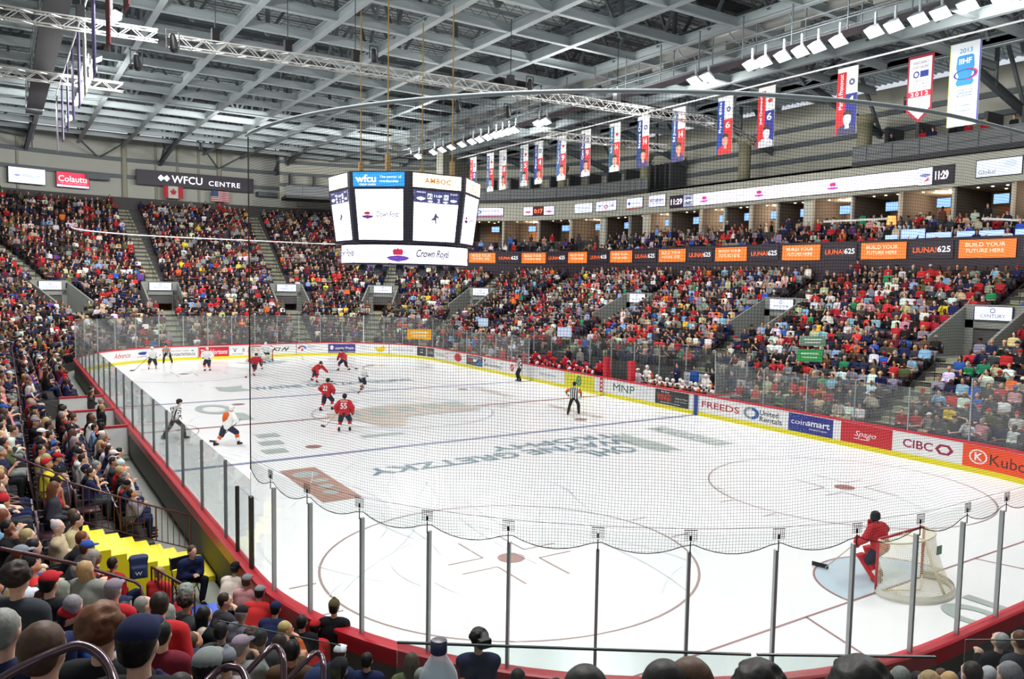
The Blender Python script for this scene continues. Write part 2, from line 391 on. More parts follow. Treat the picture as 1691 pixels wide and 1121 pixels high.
mb = MB(); put(mb, text2d('MOTOR CITY', .2, .02), lambda u, v: (8.15+v, -9.8-u, Z3), 0, 0, 3.9, .7); icepart('ice_lettering', mb, mat('ice_pale', srgb(222, 226, 226), .4))
mb = MB(); put(mb, SQ, lambda u, v: (u, v, Z2), -9.03, -14.07, 1.25, 4.56); icepart('ice_advert', mb, m_brick)
mb = MB(); put(mb, disc(), lambda u, v: (u, v, Z3), -8.85, -10.9, .9, .9)
icepart('ice_emblem', mb, m_grey)
for k in range(3): mb = MB(); put(mb, disc(), lambda u, v: (u, v, Z3), -8.7+.1*k, -13.3+.8*k, .55, .5); icepart('ice_emblem', mb, m_grey)
# centre emblem: a wide faded wordmark with a point towards the near end
mb = MB(); put(mb, poly([(0, .45), (.05, .8), (.5, 1), (.93, .85), (1, .5), (.85, .42), (.45, .4), (.3, .0), (.18, .05), (.12, .4)]), lambda u, v: (u, v, Z3), -4.1, -3.6, 8.4, 6.0); icepart('centre_emblem', mb, m_brown)
mb = MB()
for k in range(5): put(mb, SQ, lambda u, v: (u+.15*v, v, .016), -3.2+1.5*k, -.4+.15*k, .95, 1.6)
put(mb, SQ, lambda u, v: (u, v, .016), -3.6, -1.3, 7.4, .18)
icepart('centre_emblem', mb, m_grey)
# faint wordmarks round the neutral zone and by the far blue line
icetext('ice_lettering', 'WAYNE GRETZKY TROPHY', -6.2, 6.2, 13.4, 12.0, m_txt) if False else None
mb = MB(); put(mb, text2d('WAYNE GRETZKY TROPHY', 0, .03), lambda u, v: (-4.6+u, 11.1+v, Z3), 0, 0, 10.6, 1.3); icepart('ice_lettering', mb, m_txt)
mb = MB(); put(mb, poly([(0, .3), (.3, 0), (1, .1), (.8, .6), (1, 1), (.4, .8), (.1, 1)]), lambda u, v: (u, v, Z3), -6.5, 10.9, 1.8, 2.6); icepart('ice_figure', mb, m_grey)
mb = MB(); put(mb, ring(30, .2), lambda u, v: (u, v, Z3), -9.0, 3.4, 1.7, 3.2); put(mb, SQ, lambda u, v: (u, v, Z2), -8.0, 1.2, .9, 2.2); icepart('ice_emblem', mb, m_grey)
for k in range(3): mb = MB(); put(mb, SQ, lambda u, v: (u, v, Z3), -8.7+.3*k, -6.6+1.6*k, .9, .8); icepart('ice_emblem', mb, m_grey)
mb = MB(); put(mb, text2d('WINDSOR', 0, .03), lambda u, v: (7.6+v, -1.4-u, Z3), 0, 0, 4.9, .6); icepart('ice_lettering', mb, m_brown)
mb = MB(); put(mb, text2d('CAESARS', 0, .03), lambda u, v: (7.4+v, 6.6-u, Z3), 0, 0, 4.6, .7); icepart('ice_lettering', mb, m_brown)
mb = MB(); put(mb, SQ, lambda u, v: (u, v, Z2), -4.3, -5.4, 1.9, .5); icepart('ice_advert', mb, m_grey); mb = MB(); put(mb, SQ, lambda u, v: (u, v, Z2), 5.2, -.9, .7, .4); icepart('ice_advert', mb, m_grey)
mb = MB(); put(mb, ring(26, .24), lambda u, v: (u, v, Z3), -.75, -29.6, 1.0, 1.3); put(mb, SQ, lambda u, v: (u, v, Z3), .5, -29.5, .3, 1.2); icepart('ice_lettering', mb, m_grey)
# skate tracks: thin faint scratches
mb = MB(); rr = random.Random(3)
for k in range(420):
    x, y = rr.uniform(-12, 12), rr.uniform(-26, 29); a = rr.uniform(-.9, .9)+PI/2; L = rr.uniform(1, 4.5); cv = rr.uniform(-.25, .25); w_ = .012
    pts = []
    for i in range(7):
        pts.append((x, y)); x += math.cos(a)*L/6; y += math.sin(a)*L/6; a += cv/2
        if abs(x) > 12.6 or abs(y) > 29.5: break
    vs = []
    for (px_, py_) in pts: vs += [(px_-w_, py_, .018), (px_+w_, py_, .018)]
    if len(pts) > 1: mb.add(vs, [(2*i, 2*i+1, 2*i+3, 2*i+2) for i in range(len(pts)-1)])
tr = icepart('skate_tracks', mb, mat('scratch', srgb(214, 221, 226), .5)); tr['kind'] = 'stuff'

# ------------------------------------------------------------------ dasher boards with adverts
boards = empty('rink_boards', (HX+.1, 0, 0), 'white dasher boards with adverts, yellow kick plate and red cap rail', 'rink boards')
def bpart(name, mb, m, parent=None, smooth=False): return child(mb, name, m, parent or boards, smooth)
mb = MB(); sweep(mb, rect(0.0, 0.12, 0.0, 1.06), 0, PER, caps=False); bpart('board_wall', mb, m_board)
mb = MB(); sweep(mb, rect(0.12, 0.135, 0.0, 1.04), 0, PER, caps=False); bpart('outer_panel', mb, mat('outer_grey', srgb(98, 98, 92), .6, noise=(2, .2)))
mb = MB(); sweep(mb, rect(-0.02, 0.0, 0.0, 0.2), 0, PER, caps=False); bpart('kick_plate', mb, m_kick)
mb = MB(); sweep(mb, [(-.03, 1.06), (.20, 1.06), (.20, 1.12), (.16, 1.14), (-.02, 1.14), (-.03, 1.12)], 0, PER, caps=False); bpart('cap_rail', mb, m_cap)
mb = MB(); sweep(mb, rect(.135, .17, .84, 1.06), BR[4]-30, BR[7]+2, caps=True); bpart('outer_trim', mb, m_cap)
def bmap(sl, z0, d=-.012): return lambda u, v: P(sl-u, d, z0+v)
def ad(sl, sr, col, items, z0=.26, z1=1.0):
    """advert panel from s=sl (reader's left) to sr; items = (kind, u0, v0, W, H, colour, ...)"""
    a = MB(); n = max(2, int(abs(sl-sr)/.4)+1)
    for i in range(n-1):
        sa, sb = sl+(sr-sl)*i/(n-1), sl+(sr-sl)*(i+1)/(n-1)
        a.add([P(sa, -.008, z0), P(sb, -.008, z0), P(sb, -.008, z1), P(sa, -.008, z1)], [(0, 1, 2, 3)])
    ap = bpart('advert_panel', a, M(*col, .35))
    W = sl-sr; H = z1-z0
    for it in items:
        sh, u, v, w_, h, c = it[:6]
        t = MB(); put(t, sh, bmap(sl, z0), u*W, v*H, w_*W, h*H); child(t, 'lettering', M(*c, .4), ap)
W_ = (238, 238, 238)
T = text2d
ad(73.6, 69.3, W_, [(T('Advance', .35, .01), .26, .3, .35, .5, (196, 30, 50)), (disc(), .76, .45, .2, .32, (40, 60, 150)), (T('SUBARU'), .74, .22, .22, .12, (60, 60, 80))])
ad(69.2, 65.8, W_, [(disc(12), .1, .2, .1, .25, (60, 160, 140)), (T('WWW.VGNUTRITION.CA', 0, .03), .3, .12, .66, .3, (30, 30, 32)), (T('HIGH IMPACT NEEDS', .2), .42, .6, .4, .14, (90, 90, 90)), (CUSH, .86, .58, .08, .2, (90, 150, 170))])
ad(65.66, 63.37, (205, 32, 48), [(T('Tim Hortons', .25, .03), .05, .25, .9, .5, W_)], .2, .98)
ad(63.2, 60.2, W_, [(T('R'), .3, .3, .07, .45, (70, 90, 90)), (T('AM'), .42, .3, .2, .45, (150, 160, 160)), (poly([(0, 1), (.2, .7), (.35, .75), (.3, .4), (.45, .1), (.55, .1), (.7, .4), (.65, .75), (.8, .7), (1, 1), (.75, .85), (.62, .9), (.5, .3), (.38, .9), (.25, .85)]), .03, .3, .14, .5, (70, 100, 110)), (T('KIA OF WINDSOR', 0, .03), .02, .08, .3, .1, (20, 20, 20))])
ad(60.1, 57.95, W_, [(T('KI', .35, .03), .1, .3, .32, .42, (24, 30, 44)), (poly([(0, 0), (.12, 0), (.45, .75), (.5, 0), (.62, 0), (1, 1), (.85, 1), (.6, .35), (.52, 1), (.38, 1)]), .44, .3, .32, .42, (24, 30, 44))])
ad(57.85, 55.35, W_, [(ring(8, .25, PI/2, PI*1.05), .04, .15, .3, .7, (200, 50, 70)), (ring(8, .25, -.1, PI/2), .04, .15, .3, .7, (50, 120, 200)), (disc(10), .15, .2, .08, .3, (200, 50, 70)), (T('Bryan'), .4, .55, .25, .28, (70, 70, 90)), (SQ, .4, .35, .5, .05, (180, 180, 190))])
ad(55.17, 52.85, (66, 58, 130), [(disc(), .07, .35, .13, .5, W_), (T('assante Wealth', 0, .02), .26, .4, .68, .3, W_), (SQ, .03, .1, .94, .06, (200, 190, 220))], .22, .98)
ad(52.7, 49.9, W_, [(poly([(0, .6), (.2, .8), (.35, .55), (.5, .8), (.6, .7), (.8, 1), (1, .6), (.75, .1), (.45, 0), (.25, .2)]), .54, .06, .38, .86, (226, 190, 30)), (T('WINDSOR', 0, 0), .08, .6, .32, .14, (160, 165, 170)), (T('FAMILY', 0, 0), .1, .36, .28, .14, (170, 175, 180))])
ad(49.7, 47.0, W_, [(T('WINDSOR STAR'), .08, .34, .8, .32, (120, 135, 140))])
ad(46.83, 45.68, (56, 62, 64), [(T('WINDSOR'), .1, .65, .7, .14, (220, 220, 220)), (T('Jeep', 0, .03), .2, .25, .6, .3, W_)])
ad(45.55, 44.5, (60, 66, 66), [(T('OWEN'), .1, .35, .75, .28, (210, 210, 210)), (T('PARTS'), .1, .68, .5, .14, (190, 60, 50))])
ad(44.35, 41.6, W_, [(T('Flowerbee', .2), .04, .3, .58, .34, (70, 130, 90)), (ring(24, .12), .7, .2, .16, .6, (205, 90, 90))])
ad(41.3, 39.3, W_, [(disc(24), .18, .06, .62, .88, (196, 56, 52)), (T('NAPLES'), .26, .56, .46, .12, W_), (T('PIZZA'), .28, .32, .42, .16, W_)])
ad(38.92, 36.42, (70, 70, 74), [(SQ, .06, .3, .3, .4, (150, 70, 60)), (SQ, .64, .1, .32, .5, (50, 110, 170)), (T('Davids Auto', 0, .02), .1, .76, .8, .16, W_), (SQ, .42, .4, .3, .28, W_)])
ad(36.3, 33.2, W_, [(disc(20), .04, .55, .07, .36, (110, 40, 40)), (T('THE INSIGHT WAY'), .16, .68, .44, .12, (120, 120, 125)), (T('WWW.VGNUTRITION.CA', 0, .03), .04, .18, .84, .28, (40, 40, 44)), (disc(12), .84, .62, .06, .2, (120, 170, 200))])
ad(33.0, 31.0, W_, [(ring(7, .22), .25, .15, .28, .75, (206, 60, 70)), (T('S', 0, .03), .31, .3, .16, .45, (206, 60, 70))])
ad(30.8, 26.0, W_, [(T('centorine'), .42, .36, .4, .3, (110, 120, 125)), (SQ, .5, .22, .2, .03, (160, 165, 170))])
ad(25.87, 22.74, (214, 206, 40), [(ring(20, .2), .4, .1, .18, .8, (40, 120, 80)), (disc(6), .45, .3, .08, .4, (40, 120, 80)), (T('STARR'), .66, .4, .3, .16, (180, 170, 50)), (T('Greens'), .04, .4, .32, .16, (180, 170, 50))], .2, 1.02)
ad(21.7, 17.45, W_, [(T('MNP'), .18, .22, .45, .6, (30, 96, 70)), (T('Accounting'), .72, .58, .18, .1, (170, 190, 180)), (T('Consulting'), .72, .42, .18, .1, (170, 190, 180)), (T('Tax'), .72, .26, .06, .1, (170, 190, 180))])
ad(17.29, 14.68, (44, 46, 48), [(T('WINGS', 0, .05), .06, .26, .42, .48, (196, 62, 36)), (T('All Star'), .18, .8, .26, .13, W_), (T('Boston Pizza'), .62, .5, .34, .12, (220, 220, 220)), (T('Sandwich Square'), .6, .3, .36, .1, (220, 220, 220)), (SQ, .16, .12, .6, .04, (200, 200, 200))], .22, 1.02)
ad(13.9, 11.1, W_, [(T('FREEDS', 0, .03), .06, .3, .9, .44, (172, 38, 44))])
ad(11.05, 8.4, W_, [(ring(24, .2, PI/2, 1.5*PI), .04, .12, .36, .8, (130, 138, 142)), (ring(24, .24, -PI/2, PI/2), .05, .12, .36, .8, (40, 86, 150)), (T('United', 0, .02), .42, .5, .42, .34, (30, 32, 34)), (T('Rentals', 0, .02), .42, .1, .5, .34, (30, 32, 34))])
ad(8.25, 5.88, (44, 48, 132), [(T('coin'), .06, .44, .36, .26, W_), (T('smart', 0, .035), .43, .44, .5, .3, W_), (T('SimplyCrypto'), .48, .22, .4, .12, W_)]+[(disc(6), .03+.09*k, .86-.05*(k % 2), .03, .05, (60, 180, 160)) for k in range(5)]+[(disc(6), .03+.08*k, .1+.07*(k % 3), .03, .05, (60, 180, 160)) for k in range(5)], .18, 1.02)
ad(5.49, 3.09, (188, 36, 46), [(T('Spago', .35, .0), .28, .34, .42, .34, W_), (SQ, .27, .28, .3, .03, W_)], .16, 1.04)
ad(3.0, .35, W_, [(T('CIBC', 0, .03), .14, .28, .47, .46, (142, 30, 66)), (ring(6, .2), .64, .2, .28, .62, (142, 30, 66))])
ad(.22, -3.2, (232, 78, 36), [(ring(28, .09), .07, .22, .2, .62, W_), (T('K', 0, .04), .13, .36, .09, .34, W_), (T('Kubota', 0, .0), .3, .28, .56, .46, (60, 40, 36))], .16, 1.04)
for k, (sl, c, t, tc) in enumerate([(-3.6, (38, 84, 160), 'Transit Windsor', W_), (-7.2, W_, 'St. Clair College', (40, 120, 80))]): ad(sl, sl-3, c, [(T(t), .1, .3, .8, .3, tc)])
mb = MB(); put(mb, SQ, bmap(22.22, .2, -.022), 0, 0, .3, .86); bpart('door_stripe', mb, M(196, 42, 56, .4)); mb = MB()
for k in range(3): put(mb, poly([(.1, 0), (.9, 0), (.9, 1), (.1, 1)]), bmap(22.17, .3+.25*k, -.026), 0, 0, .2, .14)
bpart('door_stripe_marks', mb, M(*W_, .4))
mb = MB(); put(mb, SQ, bmap(14.3, 0.0, -.024), 0, 0, .3, 1.06); bp_ = bpart('blue_stripe', mb, M(44, 72, 140, .4))
for s_ in (65.73, 49.79, 30.9, 61.5, 57.9): 
    mb = MB(); put(mb, SQ, bmap(s_, .1, -.02), 0, 0, .04, .95); bpart('door_joint', mb, M(150, 90, 90, .4))
# ------------------------------------------------------------------ glass
NEAR_POSTS = [123.15+1.28*k for k in range(0, 24)]   # 1.28 m panels round the near end
side_posts_l = [79.5+2.44*k for k in range(18)]
right_posts = [BR[7]-3.6+2.2*k for k in range(0, 3)]+[PER+1.2+2.44*k for k in range(0, 5)]
far_right = [34.5+2.4*k for k in range(4)]+[44.4+1.7*k for k in range(21)]
glass = empty('rink_glass', (HX+.06, 0, 1.12), 'clear acrylic glass panels on aluminium posts above the boards', 'rink glass')
def gl_panel(s0, s1, z1, m=m_glass):
    mb = MB(); sweep(mb, rect(.055, .067, 1.14, z1), s0+.02, s1-.02, dense=.4 if kfac(s0, 1) > 1 else None); child(mb, 'glass_panel', m, glass)
def post(s, z1, w=.045, m=m_alu):
    mb = MB(); p, n = PN(s); t = np.array((-n[1], n[0], 0)); n3 = np.array((*n, 0)); mb.obox((*(p+n*.06), (1.1+z1)/2), n3, t, (0, 0, 1), .035, w/2, (z1-1.1)/2)
    child(mb, 'glass_post', m, glass)
for i in range(len(NEAR_POSTS)-1):
    gl_panel(NEAR_POSTS[i], NEAR_POSTS[i+1], 3.28, m_glass_end)
for i, s in enumerate(NEAR_POSTS[1:]): post(s, 3.02, .045)
post(NEAR_POSTS[0]-.05, 2.55, .13, m_black); post(NEAR_POSTS[0]-1.15, 2.5, .06, m_black)
for i in range(len(side_posts_l)-1): gl_panel(side_posts_l[i], side_posts_l[i+1], 2.86)
gl_panel(side_posts_l[-1], NEAR_POSTS[0]-.1, 2.86)
for i in range(1, len(side_posts_l)): 
    s = side_posts_l[i]; post(s, 2.84, .02, m_steel2)
seq = [NEAR_POSTS[-1]]+[s for s in np.arange(NEAR_POSTS[-1]+2.2, PER, 2.2)]
for a, b in zip(seq, seq[1:]): gl_panel(a, b, 3.5); post(b, 3.4)
a = seq[-1]
for b in (PER+.05,): gl_panel(a, b, 3.5); post(b, 3.5)
rs = [.05, 2.49, 4.93, 7.37, 9.81, 12.9]
for a, b in zip(rs, rs[1:]): gl_panel(a, b, 2.87); post(b, 2.87, .04)
rs = [30.2, 32.4, 34.6, 36.8, 39.0, 41.2]
post(rs[0], 2.9)
for a, b in zip(rs, rs[1:]): gl_panel(a, b, 2.9); post(b, 2.9, .04)
rs = [41.2]+[43.0+1.83*k for k in range(19)]+[79.5]
for a, b in zip(rs, rs[1:]): gl_panel(a, b, 3.5); post(b, 3.5, .05, m_white if 51 < b < 53 else m_alu)
# ------------------------------------------------------------------ safety netting hung from a curved rail above the near end
S0, S1, ZT = 123.2, 157.5, 9.33
ss = list(np.arange(S0, S1, .16)); zz = np.linspace(0, 1, 34)
net = MB(); net.uv = []
for i, s in enumerate(ss):
    ph = ((s-NEAR_POSTS[1]) % 1.28)/1.28
    zb = 3.16-.17*math.sin(PI*ph)**.8-.0*ph
    for k, t in enumerate(zz):
        z = zb+(ZT-zb)*t; d = .09+.035*math.sin(s*1.7+z*.9)*math.sin(PI*t)+.02*math.sin(s*4.1-z)
        p = P(s, d, z); net.v.append(tuple(p)); net.uv.append((s+.012*math.sin(z*3+s), z+.03*math.sin(s*1.1)*(1-t)+.012*math.sin(s*5)))
n = len(zz)
net.f = [(i*n+k, (i+1)*n+k, (i+1)*n+k+1, i*n+k+1) for i in range(len(ss)-1) for k in range(n-1)]; net.m = [0]*len(net.f)
npos = P(S0, .09, 0); nt_ = empty('safety_net', (npos[0], npos[1], 3.1), 'black safety netting hanging over the near end glass', 'netting')
net.v = [(v[0]-npos[0], v[1]-npos[1], v[2]-3.1) for v in net.v]; net.build('mesh_panel', m_net, nt_)
mb = MB(); mb.tube([P(s, .09, 3.16-.17*math.sin(PI*(((s-NEAR_POSTS[1]) % 1.28)/1.28))**.8) for s in ss], .007, 5); child(mb, 'bottom_rope', m_black, nt_)
mb = MB(); mb.tube([P(s, .09, 3.36) for s in ss], .0035, 4); child(mb, 'lacing_rope', m_black, nt_)
mb = MB(); mb.tube([P(S0, .09, 3.1), P(S0, .09, ZT)], .012, 6); child(mb, 'edge_rope', m_black, nt_)
mb = MB(); mb.tube([P(S0, .09, 3.05), P(S0, .09, 2.55)], .008, 6); child(mb, 'edge_cord', m_white, nt_)
for s in NEAR_POSTS[1:]:
    mb = MB(); p, nn = PN(s); t3 = np.array((-nn[1], nn[0], 0)); n3 = np.array((*nn, 0))
    c = np.array((*(p+nn*.12), 3.27)); gap = .012
    for j in range(6): mb.obox(c+t3*(-.085+.034*j), n3, t3, (0, 0, 1), .003, .0018, .075)
    for j in range(6): mb.obox(c+np.array((0, 0, -.07+.028*j)), n3, t3, (0, 0, 1), .003, .09, .0018)
    mb.obox(c-np.array((0, 0, .04)), n3, t3, (0, 0, 1), .01, .012, .035); mb.obox(c+np.array((0, 0, .075)), n3, t3, (0, 0, 1), .004, .095, .004); mb.bar(c-np.array((0, 0, .09)), c-np.array((0, 0, .26)), .012)
    child(mb, 'net_bracket', m_black, nt_)
mb = MB(); mb.tube([P(s, .1, 9.37) for s in np.arange(S0-.1, S1+.1, .5)], .032, 8)
rail = mb.build('netting_rail', m_steel, None, True); tag(rail, 'curved grey pipe rail high above the near end carrying the netting', 'rail')
mb = MB(); mb.tube([P(s, .1, 9.65) for s in np.arange(48.5, 79.5, .8)], .05, 6)
rail = mb.build('netting_rail', m_white, None, True); tag(rail, 'thin white curved rail hanging over the far end', 'rail')
for s in (50, 58, 66.4, 74, 79.2): mb.tube([P(s, .1, 9.65), P(s, .1, 19.5)], .02, 4) if False else None

# ------------------------------------------------------------------ goals
def goal(y, sy, label):
    """frame with its mouth on the goal line; sy = direction from the mouth to the back"""
    g = empty('hockey_goal', (0, y, 0), label, 'hockey goal')
    r = .033; w_ = .915; h = 1.22; dp = 1.06
    mr = mat('goal_red', srgb(176, 44, 58), .4); mw = mat('goal_white', srgb(216, 206, 178), .6)
    mb = MB(); mb.tube([(-w_, 0, .0), (-w_, 0, h-.06), (-w_+.06, 0, h), (w_-.06, 0, h), (w_, 0, h-.06), (w_, 0, 0)], r, 10); mb.build('goal_post', mr, g, True)
    top = [(-w_, 0, h)]+[(w_*1.0*math.cos(t), sy*(.12+.44*math.sin(t)), h-.02) for t in np.linspace(PI, 0, 12)]+[(w_, 0, h)]
    bot = [(-w_, 0, .03)]+[(w_*1.16*math.cos(t), sy*(.25+.85*math.sin(t)), .03) for t in np.linspace(PI, 0, 16)]+[(w_, 0, .03)]
    mb = MB(); mb.tube(top, .024, 8); mb.build('top_frame', mw, g, True)
    mb = MB(); mb.tube([(p[0], p[1], .05) for p in bot], .05, 8); mb.build('base_frame', mat('goal_skirt_frame', srgb(196, 192, 180), .6), g, True)
    mb = MB(); mb.tube([(0, sy*.56, h-.02), (0, sy*.75, .7), (0, sy*1.1, .05)], .03, 8); mb.tube([(0, sy*.0, h), (0, sy*.56, h-.02)], .02, 8); mb.build('centre_strut', mw, g, True)
    mb = MB(); mb.tube([(-w_, sy*.02, .06), (0, sy*.5, .05), (w_, sy*.02, .06)], .02, 6); mb.build('floor_bar', mw, g, True)
    # netting
    def outline(t, zf):
        k = np.array([(-w_, 0)]+[(w_*math.cos(a), .12+.44*math.sin(a)) for a in np.linspace(PI, 0, 24)]+[(w_, 0)])
        b = np.array([(-w_, 0)]+[(w_*1.16*math.cos(a), .25+.85*math.sin(a)) for a in np.linspace(PI, 0, 24)]+[(w_, 0)])
        f = (1-zf)**1.6; return k*(1-f)+b*f
    mb = MB(); mb.uv = []; nz = 12; lens = None
    for i in range(nz+1):
        zf = i/nz; o = outline(0, zf); L = np.concatenate([[0], np.cumsum(np.linalg.norm(np.diff(outline(0, .5), axis=0), axis=1))])
        for j, (a, b) in enumerate(o): mb.v.append((a, sy*b, .04+(h-.05)*zf)); mb.uv.append((L[j], (h-.05)*zf*1.15))
    nj = len(L)
    mb.f = [(i*nj+j, i*nj+j+1, (i+1)*nj+j+1, (i+1)*nj+j) for i in range(nz) for j in range(nj-1)]; mb.m = [0]*len(mb.f)
    mb.build('back_netting', m_goalnet, g)
    mb = MB(); mb.uv = []; o = outline(0, 1)
    for j, (a, b) in enumerate(o): mb.v += [(a, sy*b, h-.012), (a, 0, h-.01)]; mb.uv += [(a, b), (a, 0)]
    mb.f = [(2*j, 2*j+1, 2*j+3, 2*j+2) for j in range(len(o)-1)]; mb.m = [0]*len(mb.f); mb.build('top_netting', m_goalnet, g)
    mb = MB(); o = outline(0, 0)
    for j, (a, b) in enumerate(o):
        f = 1+.012*(j % 2); mb.v += [(a*f*1.03, sy*(b*1.04), .0), (a*f*1.0, sy*b*1.0, .17)]
    mb.f = [(2*j, 2*j+1, 2*j+3, 2*j+2) for j in range(len(o)-1)]; mb.m = [0]*len(mb.f); mb.build('skirt', mat('goal_skirt', srgb(206, 204, 196), .8), g)
    mb = MB(); k = .2; mb.box(.38, .56, min(sy*.62, sy*.64), max(sy*.62, sy*.64), .82, 1.02); mb.build('green_tag', M(40, 96, 66, .5), g)
    return g
goal(-27.13, -1, 'red framed goal with cream netting at the near end')
goal(27.13, 1, 'red framed goal with netting at the far end, in front of the boards')
# ================================================================== THE SEATING BOWL
D0, ZB, TR, RS = 1.1, 0.5, 0.84, 0.40
def rd(k): return D0+k*TR
def rz(k): return ZB+k*RS
AIS = [4.5, 17.6, 31.2, 44.6, 47.9, 52.3, 56.6, 66.5, 70.3, 79.2, 92.4, 105.9, 118.9, 128.6, 136.4, 146.3, 153.0]
VOM = [4.8, 17.8, 31.6, 47.8, 52.4, 56.5, 66.4, 70.3, 92.4, 118.9+.0, 153.0]
VOM = [v for v in VOM if v not in (118.9,)]
HIGH = (50.6, 78.2)                     # stretch of the bowl where the rows climb all the way to the end wall
def nrows(s):
    s %= PER; return 33 if HIGH[0] < s < HIGH[1] else 17
def blocked(s, k):
    """no seating here: team benches, the corner floor by the near stairs, vomitories, the camera's own place"""
    s %= PER; d = rd(k)
    if 13.2 < s < 34.2 and k < 3: return True
    if 96.5 < s < 106.5 and k < 2: return True
    if 118.6 < s < 125.2 and k < 2: return True
    if k in (8, 9, 10, 11):
        for v in VOM:
            if abs(s-v)*kfac(v, d+.4) < 1.5: return True
    return False
def intervals(k):
    res = []; step = .1; s = 0; cur = None
    for i in range(int(PER/step)+1):
        s = i*step; ok = (k < nrows(s)) and not blocked(s, k)
        if ok and cur is None: cur = s
        if (not ok) and cur is not None: res.append((cur, s-step)); cur = None
    if cur is not None: res.append((cur, PER))
    return res
stand = empty('seating_bowl', (HX+1.1, 0, 0), 'stepped concrete seating bowl all round the rink', 'stands', kind='structure')
KMAX = 33; IV = [intervals(k) for k in range(KMAX)]
for k in range(KMAX):
    mb = MB()
    for a, b in IV[k]:
        if b-a < .3: continue
        d, z = rd(k), rz(k); zb = max(z-1.2, -.05)
        sweep(mb, rect(d, d+TR+.02, zb, z), a, b)
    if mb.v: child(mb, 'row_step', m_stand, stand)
# floor strip between boards and the first row
mb = MB(); sweep(mb, rect(.2, 4.2, -.05, .03), 118.6, 127.5, dense=.5); sweep(mb, rect(.2, 3.8, -.05, .05), 13.2, 34.2); sweep(mb, rect(.2, 3, -.05, .05), 96.5, 106.5)
child(mb, 'corner_floor', mat('floor_green', srgb(128, 132, 120), .8, noise=(2, .1)), stand)
# aisles: concrete treads with painted nosings
def aisle(s, k0, k1, w=.62, m=m_aisle, mn=m_nose, name='aisle_stairs'):
    mb = MB()
    for k in range(k0, k1):
        if blocked(s, k) or k >= nrows(s): continue
        p, n = PN(s); t = np.array((-n[1], n[0], 0.)); n3 = np.array((*n, 0.)); d, z = rd(k), rz(k); zu = (0, 0, 1.)
        q = np.array((*(p+n*(d+TR/2)), 0.))
        mb.obox(q+np.array((0, 0, z+.01-.02)), n3, t, zu, TR/2, w, .03, 0)
        q2 = np.array((*(p+n*(d+TR-.2)), 0.)); mb.obox(q2+np.array((0, 0, z+.1)), n3, t, zu, .2, w, .1, 0)
        for dd, zz_ in ((d+.035, z+.025), (d+TR-.4+.035, z+.205)):
            q3 = np.array((*(p+n*dd), 0.)); mb.obox(q3+np.array((0, 0, zz_)), n3, t, zu, .035, w, .006, 1)
    if mb.v: child(mb, name, [m, mn], stand)
for s in AIS:
    if 118 < s < 120:
        aisle(119.6, 2, 17, .7); mb = MB(); p, n = PN(119.6); t = np.array((-n[1], n[0], 0.)); n3 = np.array((*n, 0.))
        for i in range(9):
            d_ = .16+i*.29; z_ = .135*(i+1); mb.obox((*(p+n*(d_+.145)), z_/2), n3, t, (0, 0, 1.), .145, .8, z_/2); 
        child(mb, 'yellow_stairs', m_yel, stand)
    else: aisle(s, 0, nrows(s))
# vomitories
vom_sign_txt = ['CENTURY', 'WINDSOR', 'WFCU', 'CENTRE']
for i, v in enumerate(VOM):
    kf = kfac(v, 10); hw = 1.5/kf; d0, d1 = rd(8), rd(12); zf = rz(8)-.25
    mb = MB()
    p, n = PN(v); t = np.array((-n[1], n[0], 0.)); n3 = np.array((*n, 0.)); Z = np.array((0, 0, 1.))
    def vp(d, off, z): return np.array((*(p+n*d), 0.))+t*off+Z*z
    # floor, side walls that climb with the rows, lintel
    mb.obox(vp((d0+d1)/2, 0, zf-.05), n3, t, Z, (d1-d0)/2, 1.5, .05)
    for sgn in (-1, 1):
        a, b = sgn*1.42, sgn*1.56
        vs = [vp(d0-.1, a, zf-.4), vp(d1+.1, a, zf-.4), vp(d1+.1, a, rz(12)+.75), vp(d0-.1, a, rz(8)+.75), vp(d0-.1, b, zf-.4), vp(d1+.1, b, zf-.4), vp(d1+.1, b, rz(12)+.75), vp(d0-.1, b, rz(8)+.75)]
        mb.add(vs, [(0, 1, 2, 3), (7, 6, 5, 4), (3, 2, 6, 7), (0, 3, 7, 4), (1, 5, 6, 2)])
    mb.obox(vp(d1, 0, rz(12)+.18), n3, t, Z, .1, 1.5, .6)
    for sgn in (-1, 1): mb.obox(vp(d1, sgn*1.25, (zf+rz(12))/2), n3, t, Z, .1, .25, (rz(12)-zf)/2)
    child(mb, 'entrance_walls', m_conc, stand)
    mb = MB(); mb.obox(vp(d1+1.5, 0, zf+1.0), n3, t, Z, 1.4, 1.1, 1.0); mb.f = mb.f[:-1]; mb.m = mb.m[:-1]; child(mb, 'entrance_tunnel', m_suite if i % 2 else m_suitew, stand)
    sg = empty('entrance_sign', tuple(vp(d1-.16, 0, rz(12)+.35)), ['lit white advert sign above the stand entrance, %s' % x for x in
        ('far right of the near right block', 'right stand behind the away bench', 'right stand behind the home bench', 'in the far right corner', 'right of the far end', 'far end right of centre', 'far end left of centre', 'in the far left corner', 'on the left stand', 'near right corner')][i], 'sign')
    mb = MB(); mb.obox(vp(d1-.16, 0, rz(12)+.35), n3, t, Z, .05, .95, .36); child(mb, 'case', m_dark, sg)
    mb = MB(); f = lambda u, w_: vp(d1-.225, .9-u, rz(12)+.02+w_); put(mb, SQ, f, 0, 0, 1.8, .66); child(mb, 'screen', M(206, 210, 232, .5, 1.1), sg)
    mb = MB(); f = lambda u, w_: vp(d1-.235, .9-u, rz(12)+.02+w_); put(mb, text2d(vom_sign_txt[i % 4]), f, .3, .12, 1.2, .17); put(mb, ring(16, .15), f, .75, .34, .26, .26); child(mb, 'lettering', M(90, 96, 150, .5), sg)
